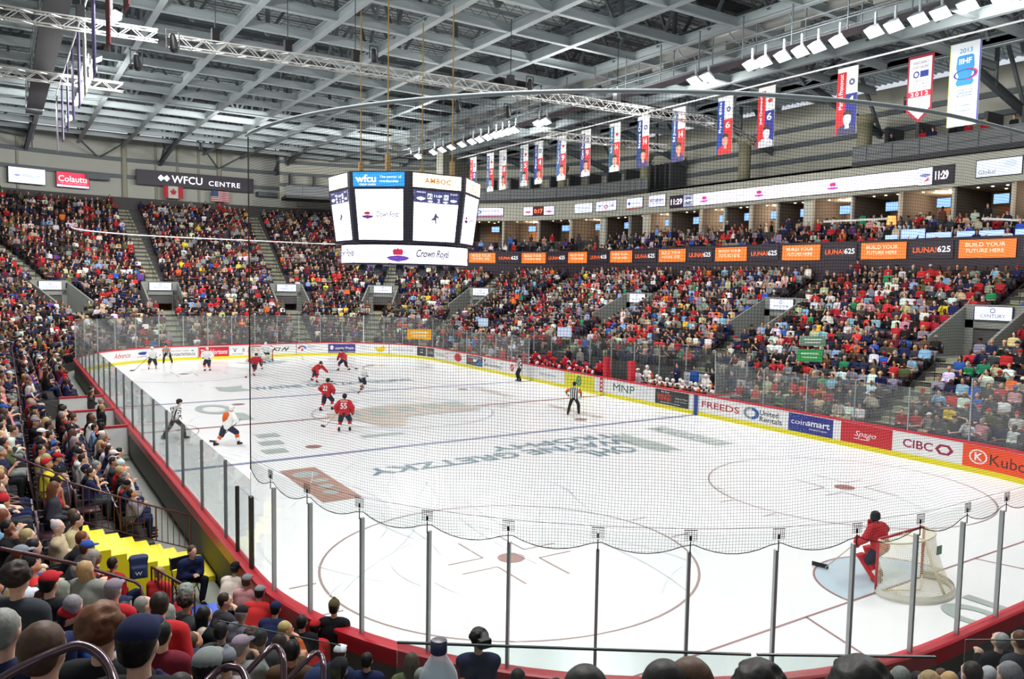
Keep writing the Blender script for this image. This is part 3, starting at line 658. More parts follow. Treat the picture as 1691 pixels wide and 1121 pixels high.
# ------------------------------------------------------------------ aisle rails
def handrail(name, pts, m, label, r=.022, bal=0, drop=.75, group=None):
    o = empty(name, tuple(pts[0]), label, 'handrail', group)
    mb = MB(); mb.tube(pts, r, 8); child(mb, 'top_tube', m, o, True)
    if bal:
        A = [np.array(p) for p in pts]; L = sum(np.linalg.norm(b-a) for a, b in zip(A, A[1:])); nb = int(L/bal); mb = MB()
        cum = [0]
        for a, b in zip(A, A[1:]): cum.append(cum[-1]+np.linalg.norm(b-a))
        low = []
        for i in range(nb+1):
            x = L*i/nb; j = min(int(np.searchsorted(cum, x, side='right')-1), len(A)-2); q = A[j]+(A[j+1]-A[j])*((x-cum[j])/(cum[j+1]-cum[j]+1e-9))
            mb.tube([q, q-np.array((0, 0, drop))], .009 if i % 6 else .018, 6); low.append(q-np.array((0, 0, drop)))
        mb.tube([low[0], low[-1]] if len(A) == 2 else low, .014, 6); child(mb, 'balusters', m, o)
    return o
m_rail_dk = mat('black_rail', srgb(44, 40, 42), .4)
for j, s in enumerate(AIS):
    n = nrows(s); segs = [(1, 7)]+([(12, 17)] if n == 17 else [(12, 20), (22, 31)])
    if 118 < s < 140: continue
    for (ka, kb) in segs:
        pts = []
        for k in range(ka, kb, 2):
            pts.append(P(s, rd(k)+.1, rz(k)+.92))
        a, b = pts[0], pts[-1]
        o = empty('aisle_handrail', tuple(a), 'thin dark handrail down the middle of an aisle between seat blocks', 'handrail', 'aisle handrails')
        mb = MB(); mb.tube([a-np.array((0, 0, .9)), a, b, b-np.array((0, 0, .9))], .022, 6)
        for q in pts[1:-1]: mb.tube([q, q-np.array((0, 0, .9))], .018, 5)
        child(mb, 'tube_frame', m_rail_dk, o)
# ================================================================== SIDE BALCONY, SUITES, WALLS (right side and round the far right corner)
def st(name, mb, m, smooth=False):
    o = mb.build(name, m, None, smooth); o['kind'] = 'structure'; return o
R0, R1 = -16.0, 50.4      # extent along the path of the balcony side
mb = MB(); sweep(mb, rect(15.35, 15.6, 7.0, 9.78), R0, R1); st('wall_balcony_front', mb, m_ribbon)
mb = MB()
for k in range(4): sweep(mb, rect(15.6+k*1.05, 16.7+k*1.05, 6.8, 8.9+k*.42), R0, R1)
sweep(mb, rect(19.7, 25.2, 8.5, 10.2), R0, R1); st('floor_balcony', mb, m_stand)
mb = MB(); sweep(mb, rect(20.4, 20.5, 10.2, 11.05), R0, R1); st('wall_suite_ledge', mb, M(70, 64, 64, .5))
mb = MB(); sweep(mb, rect(25.0, 25.3, 10, 13.4), R0, R1); st('wall_suite_back', mb, m_suite)
mb = MB(); sweep(mb, rect(20.2, 25.2, 13.32, 13.5), R0, R1); st('ceiling_suite', mb, M(206, 198, 184, .8))
mb = MB(); sweep(mb, rect(20.05, 20.3, 13.3, 15.35), R0, R1); st('wall_fascia', mb, m_beige)
mb = MB(); sweep(mb, rect(20.05, 25, 15.2, 15.4), R0, R1); st('ceiling_fascia_ledge', mb, m_dark)
mb = MB(); sweep(mb, rect(24.6, 24.9, 15.3, 21.5), R0, 56); st('wall_right_upper', mb, m_beige)
mb = MB()
for z in (16.95, 18.2, 19.5): sweep(mb, rect(24.35, 24.6, z, z+.35), R0, 56)
st('trim_wall_girts', mb, m_steel2)
mb = MB(); sweep(mb, [(15.3, 7.0), (25.3, 7.0), (25.3, 21.5), (15.3, 21.5)], R1, R1+.25); st('wall_corner_side', mb, m_beige)
# pillars, partitions, screens of the suites
cent = [1.5, 5.1, 8.7, 12.3, 15.95, 19.6, 23.3, 26.2, 28.9, 31.7, 34.5, 38.3, 41.5, 43.9, 45.0, 46.3, 47.5, 48.8, 50.1]
for i, s in enumerate(cent):
    p, n = PN(s); t = np.array((-n[1], n[0], 0.)); n3 = np.array((*n, 0.)); Z = np.array((0, 0, 1.))
    q = np.array((*(p+n*20.5), 11.75)); mb = MB()
    wide = i in (6, 12, 14); mb.obox(q, n3, t, Z, .14, .4 if wide else .08, 1.58); st('trim_suite_pillar', mb, M(206, 204, 190, .6))
    mb = MB(); mb.obox(np.array((*(p+n*22.9), 11.75)), n3, t, Z, 2.2, .06, 1.57); st('wall_suite_partition', mb, M(112, 102, 94, .8))
    if i+1 < len(cent):
        sm = s*.72+cent[i+1]*.28; p, n = PN(sm); t = np.array((-n[1], n[0], 0.)); n3 = np.array((*n, 0.))
        tv = empty('suite_television', tuple(np.array((*(p+n*21.2), 12.4))), 'small blue-white television hanging in a suite', 'television', 'televisions in the suites')
        mb = MB(); mb.obox(np.array((*(p+n*21.2), 12.45)), n3, t, Z, .05, .5, .33); child(mb, 'case', m_black, tv)
        mb = MB(); mb.obox(np.array((*(p+n*21.14), 12.45)), n3, t, Z, .012, .46, .29); child(mb, 'screen', M(120, 160, 230, .4, 1.5), tv)
        # warm wood panel on the back wall, lounge lamps in the ceiling
        se = s*.35+cent[i+1]*.65; p, n = PN(se); t = np.array((-n[1], n[0], 0.)); n3 = np.array((*n, 0.))
        mb = MB(); mb.obox(np.array((*(p+n*24.9), 11.75)), n3, t, Z, .06, .7, 1.5); st('wall_suite_panel', mb, m_suitew)
        for q_ in (.25, .5, .75):
            sq = s*(1-q_)+cent[i+1]*q_
            for dd in (21.6, 23.3):
                if q_ != .5 and dd > 22: continue
                p, n = PN(sq); mb = MB(); mb.ell((*(p+n*dd), 13.3), (.09, .09, .03), 8); o = mb.build('downlight', m_warm)
                tag(o, 'small warm recessed downlight in a suite ceiling', 'downlight', 'downlights in the suites')
for s in (6.9, 14.1, 21.4, 27.5, 33.0, 40, 45.6, 48):
    p, n = PN(s); l = bpy.data.lights.new('suite_light', 'POINT'); l.energy = 170; l.color = (1, .8, .58); l.shadow_soft_size = .3
    o = bpy.data.objects.new('suite_light', l); COL.objects.link(o); o.location = (*(p+n*22.8), 12.9); o['kind'] = 'structure'
sl_ = empty('table_lamp', tuple(P(16.3, 20.1, 10.9)), 'orange shaded lamp glowing at the front of a suite', 'lamp')
mb = MB(); mb.tube([P(16.3, 20.1, 10.9), P(16.3, 20.1, 11.1)], .05, 8); child(mb, 'base', m_dark, sl_)
mb = MB(); mb.tube([P(16.3, 20.1, 11.1), P(16.3, 20.1, 11.7)], [.32, .26], 14); child(mb, 'lamp_shade', M(255, 170, 90, .6, 1.3), sl_)
# screens standing on the balcony ledge
for i, (s, w_, h) in enumerate([(12.2, 1.5, .55), (10.6, 1.5, .3), (8.2, 2.6, .3), (5.6, 1.4, .3), (13.6, .8, .25)]):
    p, n = PN(s); t = np.array((-n[1], n[0], 0.)); n3 = np.array((*n, 0.)); mb = MB()
    mb.obox(np.array((*(p+n*15.9), 9.85+h/2)), n3, t, (0, 0, 1.), .03, w_/2, h/2); o = mb.build('balcony_screen', M(150, 176, 240, .4, 1.3)); tag(o, 'glowing pale blue low panel along the balcony ledge', 'screen', 'pale blue panels along the balcony ledge')
# beam rails in front of suites
for i, (a, b) in enumerate([((pix(1360, 366, 51)), (pix(1467, 361, 49))), ((pix(1622, 361, 46)), (pix(1691, 364, 44)))]):
    mb = MB(); mb.bar(a, b, .1, .12); o = mb.build('white_beam', m_white); tag(o, ['white horizontal bar across the suite fronts, left one', 'white horizontal bar across the suite fronts, right one'][i], 'bar')
# upper gallery (press box) with railing
def gallery(s0, s1, label):
    g = empty('gallery', tuple(P(s0, 20, 15.3)), label, 'gallery')
    mb = MB(); sweep(mb, rect(19.7, 23.5, 15.25, 15.55), s0, s1); child(mb, 'deck', m_dark, g)
    mb = MB(); sweep(mb, rect(19.66, 19.74, 16.5, 16.6), s0, s1); sweep(mb, rect(19.66, 19.72, 15.95, 16.0), s0, s1); child(mb, 'rail', m_steel2, g)
    mb = MB(); L = s1-s0
    for s in np.arange(s0, s1+.01, 1.9/kfac(s0+L/2, 10)): mb.bar(P(s, 19.7, 15.5), P(s, 19.7, 16.55), .06)
    child(mb, 'rail_posts', m_steel2, g)
    mb = MB(); sweep(mb, rect(19.72, 19.74, 15.55, 16.5), s0, s1); child(mb, 'mesh_infill', M(120, 124, 124, .6), g)
    mb = MB()
    for s in np.arange(s0, s1+.01, 2.3/kfac(s0+L/2, 20)):
        p, n = PN(s); t = np.array((-n[1], n[0], 0.)); mb.obox(np.array((*(p+n*23.4), 16.9)), (*n, 0.), t, (0, 0, 1.), 1.0, .12, 1.3)
    child(mb, 'booth_walls', M(88, 90, 92, .7), g)
gallery(R0, 19.3, 'dark steel gallery with railing high on the right wall above the scoreclock')
gallery(40.6, 56, 'dark steel gallery with railing high in the far right corner')
# round concrete columns on the upper wall
for i, (s, lab) in enumerate([(29.9, 'near the middle of the right wall'), (19.0, 'at the end of the near gallery'), (42.0, 'at the start of the corner gallery'), (46.7, 'in the far right corner')]):
    p, n = PN(s); mb = MB(); c = p+n*20.6; mb.tube([(*c, 15.3), (*c, 18.2)], .5, 16); mb.tube([(*c, 18.2), (*c, 18.5)], [.5, .72], 16); mb.tube([(*c, 18.5), (*c, 18.8)], .72, 16)
    o = mb.build('concrete_column', mat('col_y', srgb(150, 146, 118), .8, noise=(3, .1)), None, True); tag(o, 'round yellowish concrete column '+lab, 'column')
# far and left walls
mb = MB(); sweep(mb, rect(29.6, 30.0, 12.5, 21.5), R1, 84); st('wall_far', mb, mat('wall_far', srgb(190, 192, 182), .85, noise=(1, .04)))
mb = MB(); sweep(mb, rect(28.95, 29.65, 12.6, 14.9), R1, 84); st('wall_far_parapet', mb, m_stand)
mb = MB()
for z in (18.75, 16.95): sweep(mb, rect(29.3, 29.6, z, z+.4), R1, 84)
st('trim_far_girts', mb, m_steel2)
mb = MB()
for s in np.arange(51, 84, 2.2): mb.tube([P(s, 29.5, 14), P(s, 29.5, 21)], .12 if int(s) % 3 else .28, 8)
st('trim_far_columns', mb, M(170, 168, 150, .8))
mb = MB(); sweep(mb, rect(15.4, 15.7, 7, 20), 84, 118); st('wall_left', mb, m_beige)
# corner blocks beside the big far column
for i, (px_, py_) in enumerate([(152, 302), (465, 315)]):
    c = pix(px_, py_, 88); mb = MB(); mb.box(c[0]-1.1, c[0]+1.1, 58.4, 59.6, c[2]-.2, c[2]+.3); o = mb.build('speaker_platform', m_steel2); tag(o, 'grey steel platform on the far wall, '+('left one' if i == 0 else 'right one'), 'platform')
# ================================================================== ROOF
ceil = empty('ceiling', (0, 10, 20)); ceil['kind'] = 'structure'
mb = MB(); mb.box(-46, 46, -60, 72, 24.2, 24.4)
child(mb, 'roof_deck', m_roof, ceil)
mb = MB()
for y in np.arange(-58, 70, .55): mb.box(-46, 46, y, y+.12, 24.1, 24.2)
child(mb, 'deck_ribs', m_steel, ceil)
def ibeam(mb, a, b, h=.5, w_=.34):
    a = np.array(a, float); b = np.array(b, float)
    mb.bar(a, b, w_, .05); mb.bar(a+(0, 0, h), b+(0, 0, h), w_, .05); mb.bar(a+(0, 0, h/2), b+(0, 0, h/2), .05, h-.05)
for x in (-30, -26, -22, -18, -14, -10, -6, -2, 2, 6, 10, 14.8, 19, 23, 28):
    mb = MB(); ibeam(mb, (x, -34, 20), (x, 58 if abs(x) < 20 else 44, 20)); child(mb, 'bottom_beam', m_steel, ceil)
for y in list(range(-30, 52, 4)):
    mb = MB(); ibeam(mb, (-32, y+2, 20.02), (33, y+2, 20.02), .42, .28); child(mb, 'cross_beam', m_steel, ceil)
# deep trusses
for y in (-26, -14, -2, 10, 22, 34, 46):
    mb = MB(); ibeam(mb, (-42, y, 23.5), (42, y, 23.5), .5, .36)
    xs = list(np.arange(-30, 31, 4.0))
    for i, x in enumerate(xs):
        mb.bar((x-2, y, 20.4), (x-2, y, 23.6), .2); mb.bar((x-2, y, 20.4), (x, y, 23.6), .16); mb.bar((x, y, 23.6), (x+2, y, 20.4), .16)
    child(mb, 'roof_truss', m_steel2, ceil)
for x in (-22, -10, 2, 14.8, 23):
    mb = MB(); ibeam(mb, (x, -45, 23.3), (x, 62, 23.3), .5, .3)
    for i, y in enumerate(np.arange(-34, 57, 4.0)): mb.bar((x, y, 20.4), (x, y+2, 23.4), .15); mb.bar((x, y+2, 23.4), (x, y+4, 20.4), .15)
    child(mb, 'roof_truss', m_steel2, ceil)
# open web joists
for j, y in enumerate(np.arange(-40, 62, 2.0)):
    mb = MB(); mb.bar((-42, y, 24.0), (42, y, 24.0), .1, .06); mb.bar((-42, y, 23.35), (42, y, 23.35), .08, .05)
    xs = np.arange(-42, 42, 1.2)
    for x in xs: mb.bar((x, y, 23.35), (x+.6, y, 24.0), .035); mb.bar((x+.6, y, 24.0), (x+1.2, y, 23.35), .035)
    child(mb, 'open_web_joist', m_steel2, ceil)
# raking trusses down to the end and side walls
for x in (-26, -14, -2, 10, 22):
    mb = MB(); ibeam(mb, (x, 46, 20.3), (x*1.04, 60.5, 18.6), .4, .3); mb.bar((x, 50, 23.8), (x*1.02, 60, 18.9), .16); mb.bar((x, 46, 20.3), (x, 50, 23.8), .15)
    for yy in (50, 54, 57): mb.bar((x, yy, 20.3-(yy-46)*.12), (x, yy-1.5, 23.6), .12); mb.bar((x, yy, 20.3-(yy-46)*.12), (x, yy+1.8, 22.6), .12)
    mb.bar((x-6, 59.8, 18.9), (x, 50, 22.8), .12); mb.bar((x+6, 59.8, 18.9), (x, 50, 22.8), .12)
    child(mb, 'end_truss', m_steel2, ceil)
for y in (-22, -12, -2, 8, 18, 28, 38):
    for sx in (-1, 1):
        mb = MB(); ibeam(mb, (sx*28, y, 20.2), (sx*37, y, 17.8), .45, .34); mb.bar((sx*23, y, 23.6), (sx*28, y, 20.3), .2); mb.bar((sx*28, y, 20.4), (sx*33, y, 23.4), .16); mb.bar((sx*33, y, 23.4), (sx*37, y, 18), .2)
        mb.bar((sx*33, y, 19), (sx*33, y, 23.6), .2)
        mb.bar((sx*28, y, 20.3), (sx*28, y+10, 23.3), .1); mb.bar((sx*28, y+10, 20.3), (sx*28, y, 23.3), .1)
        child(mb, 'side_truss', m_steel2, ceil)
for sx in (-1, 1):
    mb = MB(); ibeam(mb, (sx*28, -34, 20.1), (sx*28, 44, 20.1), .6, .4); child(mb, 'edge_beam', m_steel2, ceil)
mb = MB()
for (a, b) in [((-28, 44, 20.1), (-14, 58, 20.1)), ((28, 44, 20.1), (14, 58, 20.1)), ((-28, 44, 20.1), (-10, 34, 20.1))]: ibeam(mb, a, b)
child(mb, 'corner_beam', m_steel, ceil)
# catwalks beside the floodlights
for sx in (-1, 1):
    cw = empty('catwalk', (sx*14.6, 0, 18.2), ('right' if sx > 0 else 'left')+' steel catwalk beside the row of floodlights', 'catwalk')
    mb = MB(); mb.box(sx*14.6-.5, sx*14.6+.5, -30, 32, 18.1, 18.18); child(mb, 'deck', m_dark, cw)
    mb = MB()
    for dx in (-.5, .5):
        mb.bar((sx*14.6+dx, -30, 19.1), (sx*14.6+dx, 32, 19.1), .05); mb.bar((sx*14.6+dx, -30, 18.6), (sx*14.6+dx, 32, 18.6), .04)
        for y in np.arange(-30, 33, 3.0): mb.bar((sx*14.6+dx, y, 18.1), (sx*14.6+dx, y, 20.2), .05)
    child(mb, 'railing', m_steel2, cw)
# ventilation ducts
for i, (x, z, r, lab) in enumerate([(17.0, 20.9, .75, 'long round silver duct under the roof on the right'), (-20.5, 20.2, 1.0, 'long round silver duct under the roof on the left')]):
    d = empty('air_duct', (x, 0, z), lab, 'duct'); mb = MB(); mb.tube([(x, y, z) for y in np.arange(-34, 46, 2.0)], r, 18); child(mb, 'tube', m_duct, d, True)
    mb = MB()
    for y in np.arange(-34, 46, 2.0): mb.tube([(x, y-.05, z), (x, y+.05, z)], r+.04, 18)
    child(mb, 'joint_rings', m_steel, d)
    for y in np.arange(-30, 44, 5.0): mb = MB(); mb.box(x-.4, x+.4, y-.5, y+.5, z-r-.35, z-r+.1); child(mb, 'air_outlet', m_duct, d)
# ------------------------------------------------------------------ lighting trusses of white aluminium
def boxtruss(a, b, w_=.42, label='', name='lighting_truss'):
    a = np.array(a, float); b = np.array(b, float); L = np.linalg.norm(b-a); d = (b-a)/L; sd = np.cross(d, (0, 0, 1.)); sd /= np.linalg.norm(sd); Z = np.array((0, 0, 1.))
    o = empty(name, tuple(a), label, 'truss'); mb = MB(); h = w_/2
    for i in (-1, 1):
        for j in (-1, 1): mb.bar(a+sd*h*i+Z*h*j, b+sd*h*i+Z*h*j, .05)
    child(mb, 'chords', m_truss, o); mb = MB(); n = int(L/.45)
    for k in range(n):
        p = a+d*L*k/n; q = a+d*L*(k+1)/n; s_ = 1 if k % 2 else -1
        for i in (-1, 1): mb.bar(p+sd*h*i+Z*h*s_, q+sd*h*i-Z*h*s_, .028)
        for j in (-1, 1): mb.bar(p+sd*h*s_+Z*h*j, q-sd*h*s_+Z*h*j, .028)
    child(mb, 'lacing', m_truss, o)
    for k in np.arange(1, L, 3.1):
        pass
    return o
TR_ = [((-10.8, -.1, 16.5), (17.5, -2.9, 16.5), 'long white aluminium lighting truss across the roof above the scoreboard'),
       ((-17.5, .1, 16.5), (-11.3, -.5, 16.5), 'short white lighting truss at upper left with a bright lamp'),
       ((-17.5, 10.8, 16.5), (-11.3, 10.6, 16.5), 'short white lighting truss at left, behind and below the first'),
       ((13.2, 7.0, 16.5), (22.8, 5.8, 16.5), 'grey truss behind the row of banners on the right'),
       ((17.7, -2.9, 16.5), (22, -3.4, 15.6), 'short dark truss end sloping down behind the banners')]
for a, b, l in TR_: boxtruss(a, b, .42, l)
for (x, y) in [(-9, -.2), (-3, -.9), (5, -1.7), (11.5, -2.4), (-14, 0), (-13, 10.7), (-6, -.5)]:
    mb = MB(); mb.tube([(x, y, 17.3), (x, y, 20.1)], .02, 5); o = mb.build('hoist_chain', m_black); tag(o, 'thin hoist chain from the roof to a white lighting truss', 'chain', 'hoist chains of the lighting trusses')
    mb = MB(); mb.box(x-.15, x+.15, y-.15, y+.15, 16.75, 17.3); o = mb.build('chain_hoist', m_black); tag(o, 'black chain hoist on top of a white lighting truss', 'hoist', 'chain hoists on the lighting trusses')
def spotlamp(c, label, g=None):
    o = empty('stage_light', tuple(c), label, 'light', g); c = np.array(c, float)
    mb = MB(); mb.cone(c+(0, 0, -.1), c+(0.05, 0.02, -.5), .1, .15, 12); child(mb, 'lamp_head', m_black, o, True)
    mb = MB(); mb.bar(c+(-.2, 0, -.5), c+(-.2, 0, .1), .04); mb.bar(c+(.2, 0, -.5), c+(.2, 0, .1), .04); mb.bar(c+(-.2, 0, .1), c+(.2, 0, .1), .05); child(mb, 'yoke', m_dark, o)
for (px_, py_, dep) in [(285, 55, 27), (225, 88, 30), (617, 80, 37), (755, 165, 40), (838, 175, 42), (875, 130, 40), (1075, 270, 55), (330, 235, 60), (1497, 165, 40)]:
    spotlamp(pix(px_, py_, dep), 'black moving stage light hanging under the roof', 'black stage lights under the roof')
# ------------------------------------------------------------------ floodlights
ys_right = [-26, -24.4, -23.1, -21.8, -20.6, -19.55, -18.65, -17.6, -16.7, -15, -13.9, -13.0, -12.0, -10.9, -10.1, -7.2, -6.3, 7.5, 8.4, 11.4, 12.3, 13.2, 14.1, 15.2, 16.4, 17.6, 19.2, 21.0, 22.6, 24.2, 27.2]
def flood(x, y, z, sx, label, g):
    o = empty('floodlight', (x, y, z), label, 'floodlight', g)
    nrm = Vector((-sx*.55, -.15, -1)).normalized(); t = Vector((0, 1, 0)); t = (t-nrm*t.dot(nrm)).normalized(); b = nrm.cross(t)
    c = np.array((x, y, z)); n_ = np.array(nrm); t_ = np.array(t); b_ = np.array(b)
    mb = MB(); vs = []
    for k, (r1, r2, dd) in enumerate([(.14, .18, -.3), (.28, .34, 0)]):
        for i, j in ((-1, -1), (1, -1), (1, 1), (-1, 1)): vs.append(c+n_*dd+t_*i*r2+b_*j*r1)
    mb.add(vs, [(0, 1, 2, 3), (0, 4, 5, 1), (1, 5, 6, 2), (2, 6, 7, 3), (3, 7, 4, 0)]); mb.bar(c-n_*.3, c-n_*.3+(0, 0, .6), .08); child(mb, 'housing', m_steel, o)
    mb = MB(); mb.obox(c+n_*.005, n_, t_, b_, .01, .31, .25); child(mb, 'lens', m_lampw, o)
for y in ys_right: flood(13.5, y, 17.45, 1, 'bright white floodlight in the row under the right catwalk', 'floodlights of the right row')
for y in [1.5, 9.5, 12, 13.1, 14.2, 15.3, 16.4, 17.5, 18.6, 19.8, 21, 22.2, 28.5]: flood(-12.6, y, 17.45, -1, 'bright white floodlight in the row under the left catwalk', 'floodlights of the left row')
# ================================================================== SIGNS, SCOREBOARD, BANNERS
def flatsign(name, a, b, z0, z1, label, face, items=(), depth=.12, emit=1.0, cat='sign', group=None, frame=m_black, border=.05):
    """upright sign from a (reader's left, xy) to b (reader's right, xy)"""
    a = np.array(a[:2], float); b = np.array(b[:2], float); W = np.linalg.norm(b-a); t = (b-a)/W; n = np.array((t[1], -t[0]))  # towards the reader
    o = empty(name, (*a, z0), label, cat, group); H = z1-z0; mid = (a+b)/2-n*depth/2
    mb = MB(); mb.obox((*mid, (z0+z1)/2), (*t, 0), (*n, 0), (0, 0, 1), W/2+border, depth/2, H/2+border); child(mb, 'case', frame, o)
    f = lambda off: (lambda u, v: (*(a+t*u+n*off), z0+v))
    mb = MB(); put(mb, SQ, f(.008), 0, 0, W, H); fo = child(mb, 'face', M(*face, .5, emit), o)
    for i, it in enumerate(items):
        sh, u, v, w_, h, c = it[:6]; e = it[6] if len(it) > 6 else emit
        mb = MB(); put(mb, sh, f(.014+.003*i), u*W, v*H, w_*W, h*H); child(mb, 'lettering' if len(sh[0]) > 12 else 'panel', M(*c, .5, e), o)
    return o
def wsign(s0, s1, z0, z1, label, face, items=(), d=20.0, **k):
    flatsign('advert_sign' if 'name' not in k else k.pop('name'), P(s0, d), P(s1, d), z0, z1, label, face, items, **k)
WB = (216, 220, 236)
wsign(10.75, 8.1, 13.72, 14.72, 'white lit advert sign reading Global, right of the scoreclock', (206, 214, 226), [(T('Global'), .05, .14, .38, .26, (90, 100, 120)), (T('Insurance'), .44, .14, .22, .2, (180, 190, 205)), (disc(), .62, .4, .28, .5, (186, 196, 216))])
wsign(7.3, 3.8, 13.72, 14.72, 'white lit advert sign at the far right edge of the fascia', (206, 214, 230), [(CUSH, .06, .3, .3, .45, (110, 130, 180)), (T('SPITS'), .4, .3, .5, .3, (120, 130, 180))])
# long LED board in pieces
wsign(13.55, 12.15, 13.55, 14.66, 'black clock panel reading 11:29 at the right end of the long board', (26, 24, 34), [(T('11:29', 0, .06), .14, .24, .62, .5, (255, 240, 255), 1.6)], name='clock_panel')
wsign(14.5, 13.55, 13.55, 14.66, 'square team logo panel left of the 11:29 clock', WB, [(CUSH, .1, .45, .8, .3, (110, 120, 170)), (poly([(0, 0), (1, .4), (.8, 1)]), .4, .15, .4, .3, (200, 60, 70))], name='logo_panel')
cr = lambda u: [(CUSH, u, .22, .05, .26, (190, 70, 190)), (CROWN, u+.012, .46, .026, .3, (214, 40, 110)), (T('Crown Royal', .3), u+.075, .36, .12, .26, (226, 214, 232))]
wsign(35.0, 14.5, 13.6, 14.62, 'long white LED board with small pink crowns on the right fascia', (238, 234, 242), cr(.04)+cr(.33)+cr(.66), name='led_board')
wsign(36.2, 35.0, 13.6, 14.62, 'grey emblem panel at the left end of the long board', (150, 156, 180), [(ring(8, .2), .2, .2, .6, .6, (60, 66, 96)), (SQ, .1, .42, .8, .16, (220, 224, 236))], name='logo_panel')
wsign(37.9, 36.2, 13.6, 14.62, 'black clock panel at the left end of the long board', (26, 24, 34), [(T('11:29', 0, .05), .08, .25, .84, .5, (255, 226, 255), 1.5)], name='clock_panel')
wsign(40.7, 38.5, 13.85, 14.9, 'white sign reading Shaban, left of the long board', WB, [(T('Shaban', 0, .02), .14, .42, .72, .34, (60, 40, 90)), (disc(), .08, .45, .08, .2, (190, 40, 60)), (SQ, .1, .2, .8, .1, (170, 180, 200))])
wsign(43.9, 41.6, 13.9, 14.85, 'white sign with small blue emblem left of the Shaban sign', WB, [(CUSH, .08, .3, .18, .5, (60, 80, 160)), (SQ, .32, .4, .56, .16, (190, 196, 216)), (SQ, .0, .0, 1, .1, (190, 120, 120))])
wsign(45.2, 44.35, 13.9, 14.85, 'white sign with red round emblem, second left of Shaban', WB, [(ring(16, .25), .4, .22, .22, .4, (200, 70, 90)), (CUSH, .1, .4, .2, .3, (130, 140, 170)), (CUSH, .72, .4, .2, .3, (130, 140, 170))])
wsign(46.05, 45.35, 13.85, 14.8, 'white sign with blue lettering, third left of Shaban', WB, [(T('TOYS-MAIL-SUMO'), .1, .4, .8, .22, (110, 140, 190))])
wsign(48.0, 46.85, 13.8, 14.7, 'sign with red number 0:17 clock between white adverts', (60, 14, 18), [(SQ, 0, 0, .31, 1, WB), (SQ, .67, 0, .33, 1, WB), (T('0:17', 0, .05), .35, .25, .28, .5, (255, 110, 70), 1.8), (CUSH, .05, .25, .2, .4, (190, 90, 130)), (CUSH, .74, .25, .2, .4, (190, 90, 130))])
wsign(49.9, 48.75, 13.8, 14.7, 'white and pink sign with blue ring beside the scoreboard', WB, [(ring(20, .25), .05, .25, .3, .55, (80, 130, 180)), (T('FAMILY PET'), .38, .5, .5, .22, (150, 110, 170)), (SQ, 0, 0, 1, .14, (200, 90, 160))])
# ribbon board: orange and dark panels
spots = [(3.3, 5.95)]; edges = [(9.03, 5.93), (15.2, 12.4), (21.38, 18.26), (27.68, 24.7), (34.02, 31.1), (40.46, 37.4), (44.89, 43.7), (47.1, 45.95+.1), (49.31, 48.2)]
edges = [(9.03, 5.93), (15.25, 12.2), (21.4, 18.3), (27.7, 24.6), (34.0, 30.9), (40.4, 37.4), (44.85, 43.75), (47.05, 45.95), (49.3, 48.2), (2.8, -.3)]
for i, (a, b) in enumerate(edges):
    flatsign('ribbon_panel', P(a, 15.3), P(b, 15.3), 8.6, 9.62, 'orange ribbon panel reading BUILD YOUR in pale letters', (236, 116, 44), [(T('BUILD YOUR', 0, .02), .12, .62, .7, .22, (250, 214, 190)), (T('FUTURE HERE', 0, .02), .14, .3, .66, .2, (250, 214, 190))], .05, .75, 'sign', 'orange ribbon panels on the balcony front', m_ribbon, .01)
eg = sorted(edges, key=lambda e: e[1])
for (a, b), (c, d_) in zip(eg, eg[1:]):
    a1, b1 = d_-(d_-a)*.08, a+(d_-a)*.1
    flatsign('ribbon_panel', P(a1, 15.3), P(b1, 15.3), 8.6, 9.62, 'dark ribbon panel reading LIUNA! 625 in orange and white', (44, 36, 46), [(T('LIUNA!', 0, .03), .06, .34, .56, .32, (230, 96, 40), .8), (T('625', 0, .03), .64, .36, .3, .34, (235, 235, 240), .8)], .05, .35, 'sign', 'dark ribbon panels on the balcony front', m_ribbon, .01)
# far wall
yw = 59.1
flatsign('building_sign', (-4.5, yw), (7.65, yw), 16.45, 17.95, 'long black sign reading WFCU CENTRE in white letters on the far wall', (38, 34, 46), [(T('WFCU', 0, .01), .285, .24, .26, .54, (246, 244, 255), 1.4), (T('CENTRE', 0, .015, 1.15), .6, .24, .28, .36, (240, 238, 250), 1.2), (poly([(0, .5), (.25, 0), (.5, .4), (.75, 0), (1, .5), (.75, 1), (.5, .6), (.25, 1)]), .17, .3, .1, .46, (235, 225, 255), 1.5)], .4, .3)
flatsign('advert_sign', (-16.0, yw-1.5), (-12.9, yw-.7), 15.5, 17.0, 'white lit sign at the far left end of the far wall', (206, 214, 240), [(T('SPITSGEAR.COM', .2), .35, .42, .5, .14, (130, 150, 200)), (CUSH, .14, .42, .18, .18, (130, 140, 190))])
flatsign('advert_sign', (-11.9, yw-.4), (-9.0, yw), 15.5, 17.0, 'red sign reading Colautti on the far wall', (214, 44, 74), [(T('Colautti', 0, .02), .05, .36, .88, .42, (250, 235, 240)), (SQ, 0, 0, 1, .14, (206, 200, 232)), (T('Tile Carpet Hardwood'), .1, .22, .8, .09, (240, 200, 210))])
flatsign('advert_sign', (12.6, yw), (16.1, yw), 16.3, 17.6, 'white lit sign on the far wall left of the scoreboard', (206, 214, 240), [(T('SPITSGEAR.COM', .2), .36, .4, .52, .16, (120, 140, 200)), (CUSH, .12, .4, .2, .2, (130, 140, 190))])
def flag(x0, x1, z0, z1, label, fn):
    o = empty('flag', (x0, yw-.2, z1), label, 'flag'); n = 14
    def g(u, v): return (x0+(x1-x0)*u, yw-.35+.08*math.sin(u*9), z0+(z1-z0)*v)
    fn(o, g)
